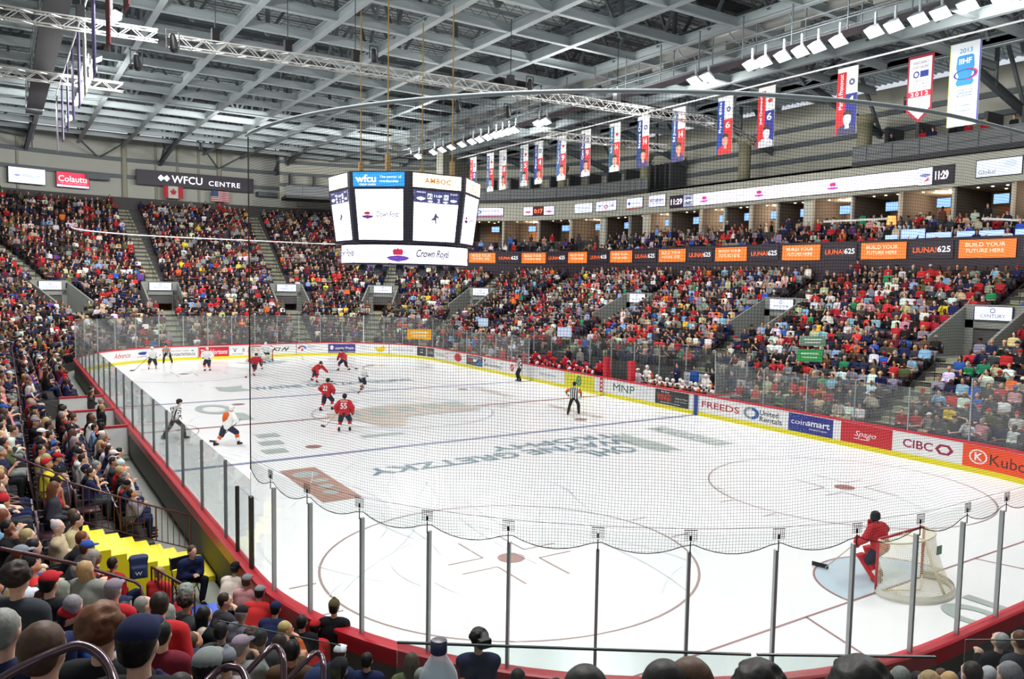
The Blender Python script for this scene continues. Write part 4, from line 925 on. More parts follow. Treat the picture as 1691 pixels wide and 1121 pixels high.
def gridput(mb, g, u0, v0, u1, v1, off=0, n=10):
    vs = []; fs = []
    for i in range(n+1):
        u = u0+(u1-u0)*i/n
        for v in (v0, v1): p = g(u, v); vs.append((p[0], p[1]-off, p[2]))
    for i in range(n): fs.append((2*i, 2*i+2, 2*i+3, 2*i+1))
    mb.add(vs, fs)
def canada(o, g):
    mb = MB(); gridput(mb, g, 0, 0, 1, 1); child(mb, 'cloth', M(226, 222, 216), o)
    mb = MB(); gridput(mb, g, 0, 0, .25, 1, .01); gridput(mb, g, .75, 0, 1, 1, .01)
    leaf = poly([(.5, 0), (.53, .25), (.85, .2), (.75, .35), (1, .6), (.85, .62), (.8, .8), (.62, .6), (.68, .85), (.58, .82), (.5, 1), (.42, .82), (.32, .85), (.38, .6), (.2, .8), (.15, .62), (0, .6), (.25, .35), (.15, .2), (.47, .25)])
    put(mb, leaf, lambda u, v: (g(u, v)[0], g(u, v)[1]-.02, g(u, v)[2]), .32, .15, .36, .7); child(mb, 'red_field', M(196, 36, 52), o)
def usa(o, g):
    mb = MB(); gridput(mb, g, 0, 0, 1, 1); child(mb, 'cloth', M(230, 224, 220), o)
    mb = MB()
    for k in range(7): gridput(mb, g, 0, k*2/13, 1, (k*2+1)/13, .01)
    child(mb, 'stripes', M(196, 50, 66), o); mb = MB(); gridput(mb, g, 0, 6/13, .4, 1, .02); child(mb, 'canton', M(70, 84, 130), o)
flag(-1.95, .05, 15.1, 16.4, 'red and white maple leaf flag hanging under the building sign', canada)
flag(2.95, 4.9, 15.05, 16.3, 'striped flag with blue canton hanging under the building sign', usa)
# ------------------------------------------------------------------ scoreboard
sb = empty('scoreboard', (0, 0, 7.4), 'eight sided black scoreboard with bright white screens over centre ice', 'scoreboard')
def oct_(r, z): return [(r*math.cos(PI/8+k*PI/4), r*math.sin(PI/8+k*PI/4), z) for k in range(8)]
mb = MB(); A = oct_(3.42, 8.42)+oct_(3.74, 10.93)+oct_(3.78, 11.68)
mb.add(A, [(8*j+k, 8*j+(k+1) % 8, 8*(j+1)+(k+1) % 8, 8*(j+1)+k) for j in range(2) for k in range(8)]+[tuple(range(8))[::-1], tuple(range(16, 24))]); child(mb, 'housing', M(22, 22, 40, .5), sb)
m_scr = M(244, 244, 255, .5, 1.7)
def face(k, items, zlo, zhi, ua, ub, off, m, name):
    """k-th face: normal azimuth; u 0..1 from reader's left"""
    az = math.radians(k); n = np.array((math.cos(az), math.sin(az))); t = np.array((-n[1], n[0]))
    def f(u, v):
        z = zlo+(zhi-zlo)*v; r = (3.42+(z-8.42)/2.51*.32 if z < 10.93 else 3.74+(z-10.93)*.053); ap = r*math.cos(PI/8)+off; hw = r*math.sin(PI/8)*.82
        p = n*ap+t*(ua+(ub-ua)*u)*hw; return (p[0], p[1], z)
    mb = MB()
    for sh, u, v, w_, h in items: put(mb, sh, f, u, v, w_, h)
    return child(mb, name, m, sb)
for i in range(8):
    k = i*45; wf = i in (5, 1)
    wide = 1.0
    face(k, [(SQ, 0, 0, 1, 1)], 8.56, 10.86, -wide, wide, .02, m_scr, 'main_screen')
    if k in (225, 45, 315, 135): 
        face(k, [(CUSH, .1, .42, .26, .1)], 8.56, 10.86, -1, 1, .03, M(96, 44, 130, .5, .4), 'crown_logo')
        face(k, [(CROWN, .16, .5, .13, .07)], 8.56, 10.86, -1, 1, .032, M(170, 30, 60, .5, .5), 'crown_logo')
        face(k, [(T('Crown Royal', .35, .03), .42, .42, .5, .15)], 8.56, 10.86, -1, 1, .03, M(120, 110, 140, .5, .3), 'lettering')
    else:
        face(k, [(SQ, 0, .76, 1, .24)], 8.56, 10.86, -1, 1, .028, M(60, 62, 106, .5, .8), 'score_strip')
        face(k, [(T('2', 0, .05), .31, .84, .07, .1), (T('0', 0, .05), .67, .84, .07, .1), (T('11:29', 0, .04), .44, .88, .17, .05), (T('2', 0, .05), .52, .78, .05, .07), (T('WINDSOR'), .05, .95, .2, .025), (T('FLINT'), .8, .95, .16, .025), (CUSH, .05, .8, .2, .1), (CUSH, .3, .77, .12, .06), (CUSH, .64, .77, .12, .06), (CUSH, .8, .8, .16, .08)], 8.56, 10.86, -1, 1, .036, M(235, 238, 250, .5, 1.4), 'lettering')
        face(k, [(ring(4, .08, PI/4, PI/4+2*PI), .27, .815, .15, .15), (ring(4, .08, PI/4, PI/4+2*PI), .63, .815, .15, .15)], 8.56, 10.86, -1, 1, .036, M(235, 238, 250, .5, 1.2), 'number_frame')
        face(k, [(poly([(0, .4), (.3, .55), (.45, .9), (.6, 1), (.7, .8), (1, .6), (.95, .5), (.7, .6), (.65, .3), (.7, 0), (.55, .05), (.5, .3), (.35, .35), (.1, .3)]), .4, .35, .18, .22)], 8.56, 10.86, -1, 1, .03, M(66, 60, 90, .5, .8), 'screen_player')
    top = {225: (30, 130, 205), 270: (246, 232, 214)}.get(k, (246, 236, 214))
    face(k, [(SQ, 0, 0, 1, 1)], 10.98, 11.62, -1.06, 1.06, .03, M(*top, .5, 1.1), 'top_panel')
    if k == 225:
        face(k, [(T('wfcu', 0, .05), .05, .28, .4, .55), (T('The power of', 0, .02), .52, .55, .42, .2), (T('membership', 0, .02), .52, .25, .36, .2), (T('CREDIT UNION'), .12, .06, .32, .14)], 10.98, 11.62, -1.06, 1.06, .04, M(240, 248, 255, .5, 1.2), 'lettering')
    if k == 270: face(k, [(T('AMBOC', 0, .03, 1.2), .24, .34, .54, .36)], 10.98, 11.62, -1.06, 1.06, .04, M(196, 128, 24, .5, .45), 'lettering')
    if k == 315: face(k, [(T('City', .4, 0), .3, .15, .5, .4), (disc(8), .46, .65, .12, .1)], 10.98, 11.62, -1.06, 1.06, .04, M(150, 130, 80, .5, 1), 'lettering')
    if k == 180: face(k, [(SQ, .45, .3, .4, .06), (SQ, .45, .5, .4, .04), (SQ, .45, .66, .3, .04)], 10.98, 11.62, -1.06, 1.06, .04, M(226, 206, 170, .5, .9), 'lettering')
mb = MB(); mb.tube([(0, 0, 7.42), (0, 0, 8.4)], 3.08, 48); child(mb, 'ring_housing', M(30, 28, 58, .5), sb)
def ringmap(off): return lambda u, v: ((3.1+off)*math.cos(u/3.1), (3.1+off)*math.sin(u/3.1), 7.5+v)
c0 = math.atan2(CAM[1], CAM[0])
mb = MB()
for k in range(48):
    a0, a1 = 2*PI*k/48, 2*PI*(k+1)/48
    mb.add([(3.12*math.cos(a), 3.12*math.sin(a), z) for a, z in ((a0, 7.5), (a1, 7.5), (a1, 8.34), (a0, 8.34))], [(0, 1, 2, 3)])
child(mb, 'ring_screen', M(246, 246, 255, .5, 1.5), sb)
for q in range(4):
    uo = (c0+.03+q*PI/2)*3.1; rm = lambda off: (lambda u, v: ringmap(off)(uo-.95+u-.0, v))
    mb = MB(); put(mb, CUSH, rm(.05), 0.0, .06, 1.05, .42); child(mb, 'crown_logo', M(100, 60, 170, .5, .5), sb)
    mb = MB(); put(mb, CROWN, rm(.052), .27, .38, .5, .34); child(mb, 'crown_logo', M(180, 34, 66, .5, .6), sb)
    mb = MB(); put(mb, text2d('Crown Royal', .35, .03), rm(.05), 1.35, .2, 1.75, .46); child(mb, 'lettering', M(60, 52, 90, .5, .2), sb)
mb = MB()
for k in range(4):
    a = PI/4+k*PI/2; x, y = 2.4*math.cos(a), 2.4*math.sin(a); mb.tube([(x, y, 11.6), (x, y, 20.1)], .03, 5); mb.box(x-.1, x+.1, y-.1, y+.1, 11.7, 12.6)
child(mb, 'suspension_cables', M(150, 120, 60, .5), sb)
mb = MB()
for k in range(6):
    a = c0-.9+k*.4; x, y = 2.5*math.cos(a), 2.5*math.sin(a); mb.cone((x, y, 7.4), (x*1.06, y*1.06, 7.1), .16, .2, 10)
child(mb, 'down_speakers', M(60, 62, 70, .5), sb)
# ------------------------------------------------------------------ banners
xb = 18.3
mb = MB(); mb.tube([(xb, y, 17.95) for y in np.arange(-34, 30, 3.0)], .05, 8); o = mb.build('banner_rail', m_white, None, True); tag(o, 'long thin white rail carrying the hanging banners on the right', 'rail')
def portrait(o, y0, W, z0, H, skin, shirt, x=xb-.03):
    f = lambda off: (lambda u, v: (x-off, y0-u, z0+v))
    mb = MB(); put(mb, poly([(0, 0), (1, 0), (1, .55), (.75, .8), (.25, .8), (0, .55)]), f(.006), W*.02, 0, W*.9, H*.42); child(mb, 'portrait_shirt', M(*shirt, .7), o)
    mb = MB(); put(mb, disc(16), f(.01), W*.3, H*.3, W*.42, H*.5); put(mb, poly([(0, 0), (1, 0), (.8, 1), (.2, 1)]), f(.009), W*.4, H*.2, W*.24, H*.2); child(mb, 'portrait_head', M(*skin, .7), o)
    mb = MB(); put(mb, poly([(0, 0), (.1, .2), (.5, .35), (.9, .2), (1, 0), (.95, .7), (.5, 1), (.05, .7)]), f(.013), W*.29, H*.62, W*.44, H*.24); child(mb, 'portrait_hair', M(60, 44, 38, .7), o)
BN = [(-12.17, 'Marcel Pronovost', '4', (196, 40, 48), (44, 52, 120), (200, 200, 200), (60, 60, 90)),
      (-7.1, 'Joel Quenneville', '6', (206, 44, 52), (50, 52, 130), (215, 215, 215), (190, 190, 195)),
      (-4.08, 'Ryan Ellis', '6', (36, 66, 150), (220, 50, 48), (214, 150, 130), (206, 44, 44)),
      (-.22, 'Ed Jovanovski', '14', (36, 62, 110), (214, 48, 46), (196, 130, 104), (60, 56, 100)),
      (3.1, 'Steve Ott', '14', (36, 60, 110), (214, 48, 46), (206, 146, 118), (64, 58, 104)),
      (6.03, 'Adam Graves', '14', (40, 90, 120), (220, 70, 60), (196, 150, 130), (226, 224, 216)),
      (9.32, 'Cam Fowler', '9', (50, 56, 110), (206, 50, 50), (190, 140, 120), (226, 224, 220)),
      (12.32, 'Taylor Hall', '9', (60, 90, 140), (220, 60, 56), (206, 150, 130), (226, 222, 218)),
      (15.41, 'Ryan Spott', '4', (44, 60, 120), (214, 50, 50), (190, 130, 100), (226, 224, 218)),
      (17.51, 'Ken Corvo', '5', (90, 100, 120), (206, 60, 60), (170, 170, 175), (206, 206, 206)),
      (20.78, 'Peter Wong', '18', (190, 190, 200), (206, 60, 60), (190, 130, 100), (226, 222, 206)),
      (22.88, 'Bill Kelly', '23', (70, 90, 130), (206, 50, 50), (150, 160, 170), (226, 226, 226)),
      (25.86, 'Jim Bird', '12', (206, 50, 60), (60, 76, 130), (170, 170, 190), (60, 70, 110))]
ordn = ['first', 'second', 'third', 'fourth', 'fifth', 'sixth', 'seventh', 'eighth', 'ninth', 'tenth', 'eleventh', 'twelfth', 'thirteenth', 'fourteenth', 'fifteenth']
cn = lambda c: 'red' if c[0] > 180 and c[1] < 90 else ('grey' if abs(c[0]-c[2]) < 20 and c[0] > 80 else 'blue')
for i, (y, nm, num, c1, c2, sk, sh) in enumerate(BN):
    W, H = 1.15, 3.3; y0 = y+W/2; z1 = 17.75; z0 = z1-H
    o = empty('hanging_banner', (xb, y, z1), 'player banner with %s and %s halves and number %s, %s from the near end' % (cn(c1), cn(c2), num, ordn[i]), 'banner')
    f = lambda off: (lambda u, v: (xb-.03-off, y0-u, z0+v))
    mb = MB(); mb.box(xb-.02, xb+.02, y-W/2, y+W/2, z0, z1); child(mb, 'cloth', M(228, 228, 226, .8), o)
    mb = MB(); put(mb, SQ, f(.0), 0, .0, W*.45, H*.93); child(mb, 'left_field', M(*c1, .8), o)
    mb = MB(); put(mb, SQ, f(.001), W*.45, 0, W*.55, H*.6); child(mb, 'right_field', M(*c2, .8), o)
    mb = MB(); put(mb, text2d(nm, 0, .02), lambda u, v: (xb-.034, y0-.36+v, z0+1.25+u), 0, 0, 1.75, .24); put(mb, text2d(num, 0, .04), f(.005), W*.56, H*.44, W*.3, H*.12); child(mb, 'lettering', M(240, 240, 240, .8), o)
    mb = MB(); put(mb, CUSH if i % 2 else ring(12, .3), f(.004), W*.58, H*.72, W*.3, H*.1); child(mb, 'emblem', M(200, 60, 70, .8) if i % 2 else M(90, 96, 130, .8), o)
    portrait(o, y0-.1, W*.95, z0, H*.42, sk, sh)
# tournament pennants
y = -16.0; W = 1.25; y0 = y+W/2; z1, z0 = 17.5, 15.0
o = empty('hanging_pennant', (xb, y, z1), 'white pennant with dark red border and pointed bottom dated 2012', 'banner')
f = lambda off: (lambda u, v: (xb-.03-off, y0-u, z0+v))
mb = MB(); put(mb, poly([(0, .18), (.5, 0), (1, .18), (1, 1), (0, 1)]), f(-.01), 0, -.55, W, 3.05); child(mb, 'border_cloth', M(150, 36, 54, .8), o)
mb = MB(); put(mb, poly([(0, .18), (.5, 0), (1, .18), (1, 1), (0, 1)]), f(.0), .09, -.4, W-.18, 2.78); child(mb, 'white_field', M(232, 230, 232, .8), o)
mb = MB(); put(mb, SQ, f(.003), .09, .62, W-.18, .26); child(mb, 'date_band', M(214, 40, 62, .8), o)
mb = MB(); put(mb, text2d('2012', 0, .03, 1.3), f(.006), .2, .66, W-.4, .18); child(mb, 'lettering', M(245, 240, 240, .8), o)
mb = MB()
for k, (t_, v, h) in enumerate([('WORLD UNDER 17', 2.1, .12), ('HOCKEY CHALLENGE', 1.9, .12), ('DEFI MONDIAL DE', 1.3, .09), ('HOCKEY DES MOINS', 1.16, .09), ('DE 17 ANS', 1.02, .09), ('HOST - HOTE', .36, .12)]): put(mb, text2d(t_, 0, .01), f(.004), .25, v, W-.5, h)
child(mb, 'lettering', M(110, 110, 120, .8), o)
mb = MB(); put(mb, SQ, f(.004), .62, 1.5, .4, .28); put(mb, ring(14, .2), f(.004), .28, 1.48, .3, .32); child(mb, 'emblem', M(44, 60, 140, .8), o)
mb = MB(); put(mb, CUSH, f(.004), .5, -.05, .26, .22); child(mb, 'leaf_emblem', M(190, 50, 60, .8), o)
y = -18.04; W = 1.35; y0 = y+W/2; z1, z0 = 17.6, 14.0
o = empty('hanging_banner', (xb, y, z1), 'tall pale banner reading 2013 IIHF with a blue cup emblem', 'banner')
f = lambda off: (lambda u, v: (xb-.03-off, y0-u, z0+v))
mb = MB(); mb.box(xb-.02, xb+.02, y-W/2, y+W/2, z0, z1); child(mb, 'cloth', M(226, 232, 236, .8), o)
mb = MB(); put(mb, SQ, f(0), 0, 0, .035, 3.6); child(mb, 'left_edge', M(226, 224, 120, .8), o); mb = MB(); put(mb, SQ, f(0), W-.05, 0, .05, 3.6); child(mb, 'right_edge', M(70, 72, 180, .8), o)
mb = MB(); put(mb, text2d('2013', 0, .01), f(.003), .42, 3.15, .56, .2); put(mb, poly([(0, .1), (.1, 0), (.9, 0), (1, .1), (.85, .3), (1, .6), (.95, .95), (.85, 1), (.15, 1), (.05, .95), (0, .6), (.15, .3)]), f(.002), .3, 1.75, .8, 1.3); child(mb, 'emblem', M(64, 150, 210, .8), o)
mb = MB(); put(mb, text2d('IIHF', 0, .05), f(.006), .42, 2.68, .56, .24); child(mb, 'lettering', M(245, 248, 250, .8), o)
mb = MB(); put(mb, ring(24, .07), f(.005), .2, 2.0, .98, .44); child(mb, 'emblem_ring', M(50, 60, 150, .8), o)
mb = MB(); put(mb, ring(16, .08, -PI/2, PI/2), f(.007), .3, 1.98, .96, .5); child(mb, 'red_arc', M(200, 60, 100, .8), o)
mb = MB()
for t_, v in [('WORLD U18', 1.5), ('CHAMPIONSHIPS', 1.38), ('RUSSIA', 1.26), ('P. Corbett', .85), ('S. Vladimirov', .62)]: put(mb, text2d(t_), f(.004), .4, v, .66, .09)
child(mb, 'lettering', M(120, 140, 160, .8), o)
# banners seen edge-on on the left
for i, (y, c) in enumerate([(-11, (96, 40, 50)), (-6.4, (110, 50, 60)), (-1.6, (116, 108, 156)), (2.4, (226, 224, 226)), (5.3, (130, 120, 166)), (9, (130, 118, 166)), (12.7, (120, 108, 150)), (17, (120, 110, 150)), (22, (150, 140, 160))]):
    o = empty('hanging_banner', (-13.7, y, 17.7), 'banner on the left seen nearly edge-on, %s from the near end' % ordn[i], 'banner')
    mb = MB(); mb.box(-13.72, -13.68, y-.55, y+.55, 14.3, 17.7); child(mb, 'cloth', M(*c, .8), o)
mb = MB(); mb.tube([(-13.7, y, 17.85) for y in np.arange(-34, 24, 3.0)], .04, 6); o = mb.build('banner_rail', m_white, None, True); tag(o, 'thin white rail carrying the banners on the left', 'rail')
# ================================================================== PEOPLE
def remesh(mb, voxel, smooth=3, dec=None, name='m'):
    me = mb.mesh(name, m_skin); o = bpy.data.objects.new(name, me); COL.objects.link(o)
    r = o.modifiers.new('r', 'REMESH'); r.mode = 'VOXEL'; r.voxel_size = voxel; r.use_smooth_shade = True
    if smooth: s = o.modifiers.new('s', 'SMOOTH'); s.factor = .5; s.iterations = smooth
    if dec: d = o.modifiers.new('d', 'DECIMATE'); d.ratio = dec
    bpy.context.view_layer.update()
    out = bpy.data.meshes.new_from_object(o.evaluated_get(bpy.context.evaluated_depsgraph_get()))
    bpy.data.objects.remove(o); bpy.data.meshes.remove(me); out.materials.clear(); out.name = name
    return out
V3 = lambda *a: np.array(a, float)
def ik(a, c, l1, l2, hint):
    a, c = np.array(a, float), np.array(c, float); d = c-a; L = np.linalg.norm(d)
    if L > (l1+l2)*.999: c = a+d/L*(l1+l2)*.999; d = c-a; L = np.linalg.norm(d)
    x = (l1*l1-l2*l2+L*L)/(2*L); h = math.sqrt(max(l1*l1-x*x, 0)); u = d/L
    n = np.array(hint, float); n = n-u*(n@u); n /= np.linalg.norm(n)+1e-9
    return a+u*x+n*h, c
class Fig:
    """a figure facing +Y: joints solved from a few targets"""
    def __init__(s, pelvis, lean=(0, 0), feet=((-.12, .42, .08), (.12, .42, .08)), hands=((-.1, .35, .6), (.1, .35, .6)), look=(0, 0), twist=0, side=0, elbow=(-.3, -.3, -.6), knee=(0, 1, .6), sh=.19, toe=None, splay=.12, legs=(.43, .42)):
        P_ = V3(*pelvis); s.pel = P_
        up = V3(side, lean[0], 1); up[1] = math.sin(lean[0]); up[0] = math.sin(side); up[2] = math.sqrt(max(.05, 1-up[0]**2-up[1]**2))
        s.up = up; s.ch = P_+up*.33; s.nk = P_+up*.5
        rt = V3(math.cos(twist), math.sin(twist), 0); rt = rt-up*(rt@up); rt /= np.linalg.norm(rt); s.rt = rt; s.fwd = np.cross(up, rt)
        s.shl = s.nk-rt*sh-up*.05; s.shr = s.nk+rt*sh-up*.05
        s.hl = P_-V3(.09, 0, .02); s.hr = P_+V3(.09, 0, -.02)
        s.anl, s.anr = V3(*feet[0]), V3(*feet[1])
        s.knl, s.anl = ik(s.hl, s.anl, *legs, V3(knee[0]-splay, knee[1], knee[2])); s.knr, s.anr = ik(s.hr, s.anr, *legs, V3(knee[0]+splay, knee[1], knee[2]))
        e = V3(*elbow); s.ell, s.hdl = ik(s.shl, hands[0], .28, .26, V3(e[0], e[1], e[2])); s.elr, s.hdr = ik(s.shr, hands[1], .28, .26, V3(-e[0], e[1], e[2]))
        yaw, pit = look; hu = up*.6+V3(0, 0, .4); hu = hu/np.linalg.norm(hu)
        R = Matrix.Rotation(yaw, 3, 'Z')@Matrix.Rotation(-pit, 3, 'X'); s.R = R
        s.hc = s.nk+hu*.1+np.array(R@Vector((0, .02, .1))); s.toe = toe
    def h(s, x, y, z): return s.hc+np.array(s.R@Vector((x, y, z)))
    def hand(s, mb, w, e, side, fine):
        d = (w-e)/(np.linalg.norm(w-e)+1e-9); sd = np.cross(d, (0, 0, 1.)); sd /= np.linalg.norm(sd)+1e-9; dn = np.cross(sd, d)*-1
        if dn[2] > 0: dn = -dn
        pc = w+d*.045; mb.cone(w, w+d*.075, .029, .033, 8); mb.cone(w+sd*.018, w+sd*.02+d*.075, .02, .022, 8); mb.cone(w-sd*.018, w-sd*.02+d*.075, .02, .022, 8)
        if fine:
            for k, (o_, L) in enumerate([(-.03, .06), (-.01, .075), (.011, .07), (.031, .052)]):
                b = w+d*.08+sd*o_; m_ = b+d*L*.5+dn*.012; mb.cone(b, m_, .0105, .0105, 6); mb.cone(m_, m_+d*L*.35+dn*.03, .0105, .0095, 6)
            tb = w+d*.025+sd*side*.03; mb.cone(tb, tb+d*.035+sd*side*.025, .013, .011, 6); mb.cone(tb+d*.035+sd*side*.025, tb+d*.06+sd*side*.02+dn*.01, .011, .01, 6)
        else: mb.cone(w+d*.07, w+d*.12+dn*.03, .032, .022, 8)
    def body(s, fine=True, k=1.0):
        mb = MB()
        mb.ell(s.h(0, 0, .0), (.076*k, .094*k, .115), 16, rot=s.R); mb.ell(s.h(0, .035, -.065), (.055*k, .062*k, .06), 12, rot=s.R); mb.ell(s.h(0, -.015, .03), (.08*k, .09*k, .095), 14, rot=s.R)
        if fine:
            mb.cone(s.h(0, .088, .012), s.h(0, .108, -.018), .009, .013, 8); mb.ell(s.h(-.08, -.005, -.01), (.012, .022, .032), 8, rot=s.R); mb.ell(s.h(.08, -.005, -.01), (.012, .022, .032), 8, rot=s.R)
            mb.cone(s.h(-.02, .088, -.052), s.h(.02, .088, -.052), .009, .009, 6); mb.cone(s.h(-.03, .078, .03), s.h(.03, .078, .03), .015, .015, 6)
        mb.cone(s.nk-s.up*.03, s.hc-V3(0, 0, .06), .056, .05, 10)
        for o_ in (-.07, .07): mb.cone(s.pel+s.rt*o_, s.ch+s.rt*o_, .105, .115, 10)
        mb.cone(s.shl+s.rt*.06, s.shr-s.rt*.06, .075, .075, 10); mb.cone(s.shl, s.shr, .055, .055, 8)
        for sh_, el, hd, sg in ((s.shl, s.ell, s.hdl, 1), (s.shr, s.elr, s.hdr, -1)):
            mb.cone(sh_, el, .052, .04, 10); mb.cone(el, hd, .041, .027, 10); s.hand(mb, hd, el, sg, fine)
        for hp, kn, an in ((s.hl, s.knl, s.anl), (s.hr, s.knr, s.anr)):
            mb.cone(hp, kn, .085, .058, 10); mb.cone(kn, an, .057, .038, 10); mb.cone(an-V3(0, 0, .03), an+V3(0, .13, -.05), .035, .028, 8)
        return mb
    def shirt(s, t=.02, sleeve=1.0, hem=.06):
        mb = MB()
        for o_ in (-.08, .08): mb.cone(s.pel+s.rt*o_+s.up*hem*.3, s.ch+s.rt*o_, .11+t, .118+t, 12)
        mb.cone(s.pel+s.up*.05, s.ch, .12+t, .13+t, 12); mb.cone(s.shl+s.rt*.05, s.shr-s.rt*.05, .08+t, .08+t, 10); mb.cone(s.shl, s.shr, .058+t, .058+t, 8); mb.cone(s.ch, s.nk-s.up*.02, .11, .07, 10)
        for sh_, el, hd in ((s.shl, s.ell, s.hdl), (s.shr, s.elr, s.hdr)):
            if sleeve >= .5: mb.cone(sh_, el, .06+t, .046+t, 10); mb.cone(el, el+(hd-el)*min(1, (sleeve-.5)*2*.96+.02), .046+t, .036+t*.8, 10)
            else: mb.cone(sh_, sh_+(el-sh_)*.75, .062+t, .056+t, 10)
        return mb
    def pants(s, t=.016, full=True):
        mb = MB(); mb.cone(s.pel-s.rt*.07, s.pel+s.rt*.07, .11+t, .11+t, 10)
        for hp, kn, an in ((s.hl, s.knl, s.anl), (s.hr, s.knr, s.anr)):
            mb.cone(hp, kn, .09+t, .064+t, 10)
            if full: mb.cone(kn, kn+(an-kn)*.93, .062+t, .05+t, 10)
        return mb
    def shoes(s):
        mb = MB()
        for an in (s.anl, s.anr):
            mb.cone(an+V3(0, -.02, -.02), an+V3(0, .02, -.045), .045, .042, 8); mb.cone(an+V3(0, 0, -.045), an+V3(0, .16, -.05), .04, .034, 8)
        return mb
    def hair(s, kind):
        mb = MB()
        if kind == 'short': mb.ell(s.h(0, -.022, .032), (.09, .097, .1), 14, rot=s.R); mb.ell(s.h(0, -.05, -.02), (.08, .06, .07), 10, rot=s.R)
        elif kind == 'long':
            mb.ell(s.h(0, -.022, .03), (.096, .1, .104), 14, rot=s.R); mb.cone(s.h(0, -.06, .0), s.h(0, -.085, -.2), .085, .06, 10); mb.cone(s.h(-.07, -.02, -.02), s.h(-.075, -.05, -.19), .035, .03, 8); mb.cone(s.h(.07, -.02, -.02), s.h(.075, -.05, -.19), .035, .03, 8)
        elif kind == 'curly':
            r_ = random.Random(5)
            mb.ell(s.h(0, -.02, .04), (.105, .11, .11), 12, rot=s.R)
            for k in range(150):
                a, b = r_.uniform(0, 2*PI), r_.uniform(-.35, 1); q = math.sqrt(max(0, 1-b*b)); y = math.sin(a)*q
                if y > .55 and b < .5: continue
                mb.ell(s.h(.108*math.cos(a)*q, -.02+.11*y, .04+.108*b), (.017, .017, .017), 6)
        elif kind == 'bun': mb.ell(s.h(0, -.022, .032), (.09, .097, .1), 14, rot=s.R); mb.ell(s.h(0, -.09, .1), (.04, .04, .04), 10)
        elif kind == 'cap':
            mb.ell(s.h(0, -.006, .055), (.094, .108, .082), 16, rot=s.R); mb.ell(s.h(0, .115, .05), (.07, .07, .012), 12, rot=s.R)
        elif kind == 'backcap':
            mb.ell(s.h(0, -.006, .055), (.094, .108, .082), 16, rot=s.R); mb.ell(s.h(0, -.115, .04), (.07, .06, .012), 12, rot=s.R)
        elif kind == 'beanie': mb.ell(s.h(0, -.008, .06), (.096, .108, .1), 14, rot=s.R); mb.ell(s.h(0, 0, .16), (.03, .03, .03), 8)
        elif kind == 'hood': mb.ell(s.nk+V3(0, -.07, .04), (.12, .08, .08), 12)
        return mb
    def eyes(s):
        mb = MB()
        for x in (-.03, .03): mb.ell(s.h(x, .086, .018), (.011, .009, .007), 6, rot=s.R)
        return mb
SEATED = {
 'upright': Fig((0, 0, .47), (.05, 0), ((-.13, .42, .08), (.13, .42, .08)), ((-.06, .24, .62), (.07, .25, .62)), (0, -.05)),
 'forward': Fig((0, 0, .47), (.5, 0), ((-.14, .4, .08), (.14, .4, .08)), ((-.04, .42, .64), (.05, .4, .64)), (.15, .05), splay=.35),
 'crossed': Fig((0, 0, .47), (-.06, 0), ((-.1, .44, .08), (.12, .46, .08)), ((.1, .2, .72), (-.1, .22, .7)), (-.25, 0)),
 'phone': Fig((0, 0, .47), (.12, 0), ((-.12, .42, .08), (.12, .42, .08)), ((-.05, .3, .84), (.06, .3, .84)), (0, -.5)),
 'turned': Fig((0, 0, .47), (.08, 0), ((-.16, .38, .08), (.16, .4, .08)), ((-.08, .26, .62), (.14, .24, .62)), (.55, 0), twist=.2),
 'leanleft': Fig((0, 0, .47), (.14, 0), ((-.16, .42, .08), (.1, .44, .08)), ((-.16, .2, .66), (.08, .22, .98)), (-.4, 0), side=-.12),
}
STAND = {
 'stand': Fig((0, 0, .93), (.02, 0), ((-.11, 0, .08), (.11, .02, .08)), ((-.24, .05, .84), (.24, .05, .84)), (0, 0), elbow=(-.5, -.8, 0)),
 'standfold': Fig((0, 0, .93), (0, 0), ((-.13, 0, .08), (.13, 0, .08)), ((.1, .2, 1.2), (-.1, .22, 1.18)), (.2, 0)),
}
HAIRS = ['short', 'long', 'cap', 'backcap', 'bun', 'curly', 'beanie']
PROTO = {}
def proto(pose, fig):
    d = {'body': remesh(fig.body(True), .0165, 2, None, 'person_body'), 'tee': remesh(fig.shirt(.016, .3), .022, 2, .6, 'tee'), 'sweater': remesh(fig.shirt(.024, 1), .022, 2, .6, 'sweater'),
         'trousers': remesh(fig.pants(), .024, 2, .6, 'trousers'), 'shorts': remesh(fig.pants(.02, False), .024, 2, .6, 'shorts'), 'shoes': remesh(fig.shoes(), .018, 1, .5, 'shoes'), 'eyes': fig.eyes().mesh('eyes', m_black, True)}
    for hk in HAIRS:
        if hk != 'long': d[hk] = remesh(fig.hair(hk), .013, 1, .5, hk)
    for k_ in d:
        if k_ != 'eyes': d[k_].materials.append(m_skin if k_ == 'body' else (m_hair if k_ in ('short', 'bun', 'curly') else m_cloth))
    d['longhair'] = remesh(fig.hair('long'), .014, 1, .5, 'long'); d['longhair'].materials.append(m_hair)
    return d
for k_, f_ in list(SEATED.items())+list(STAND.items()): PROTO[k_] = proto(k_, f_)
SK = [srgb(226, 178, 150), srgb(214, 160, 130), srgb(198, 142, 112), srgb(232, 190, 165), srgb(150, 100, 76), srgb(96, 62, 48), srgb(206, 150, 120)]
HC = {'dark brown': (48, 36, 30), 'black': (24, 22, 22), 'brown': (84, 62, 46), 'grey': (150, 146, 142), 'blonde': (190, 160, 110), 'white': (210, 206, 200), 'auburn': (120, 70, 44)}
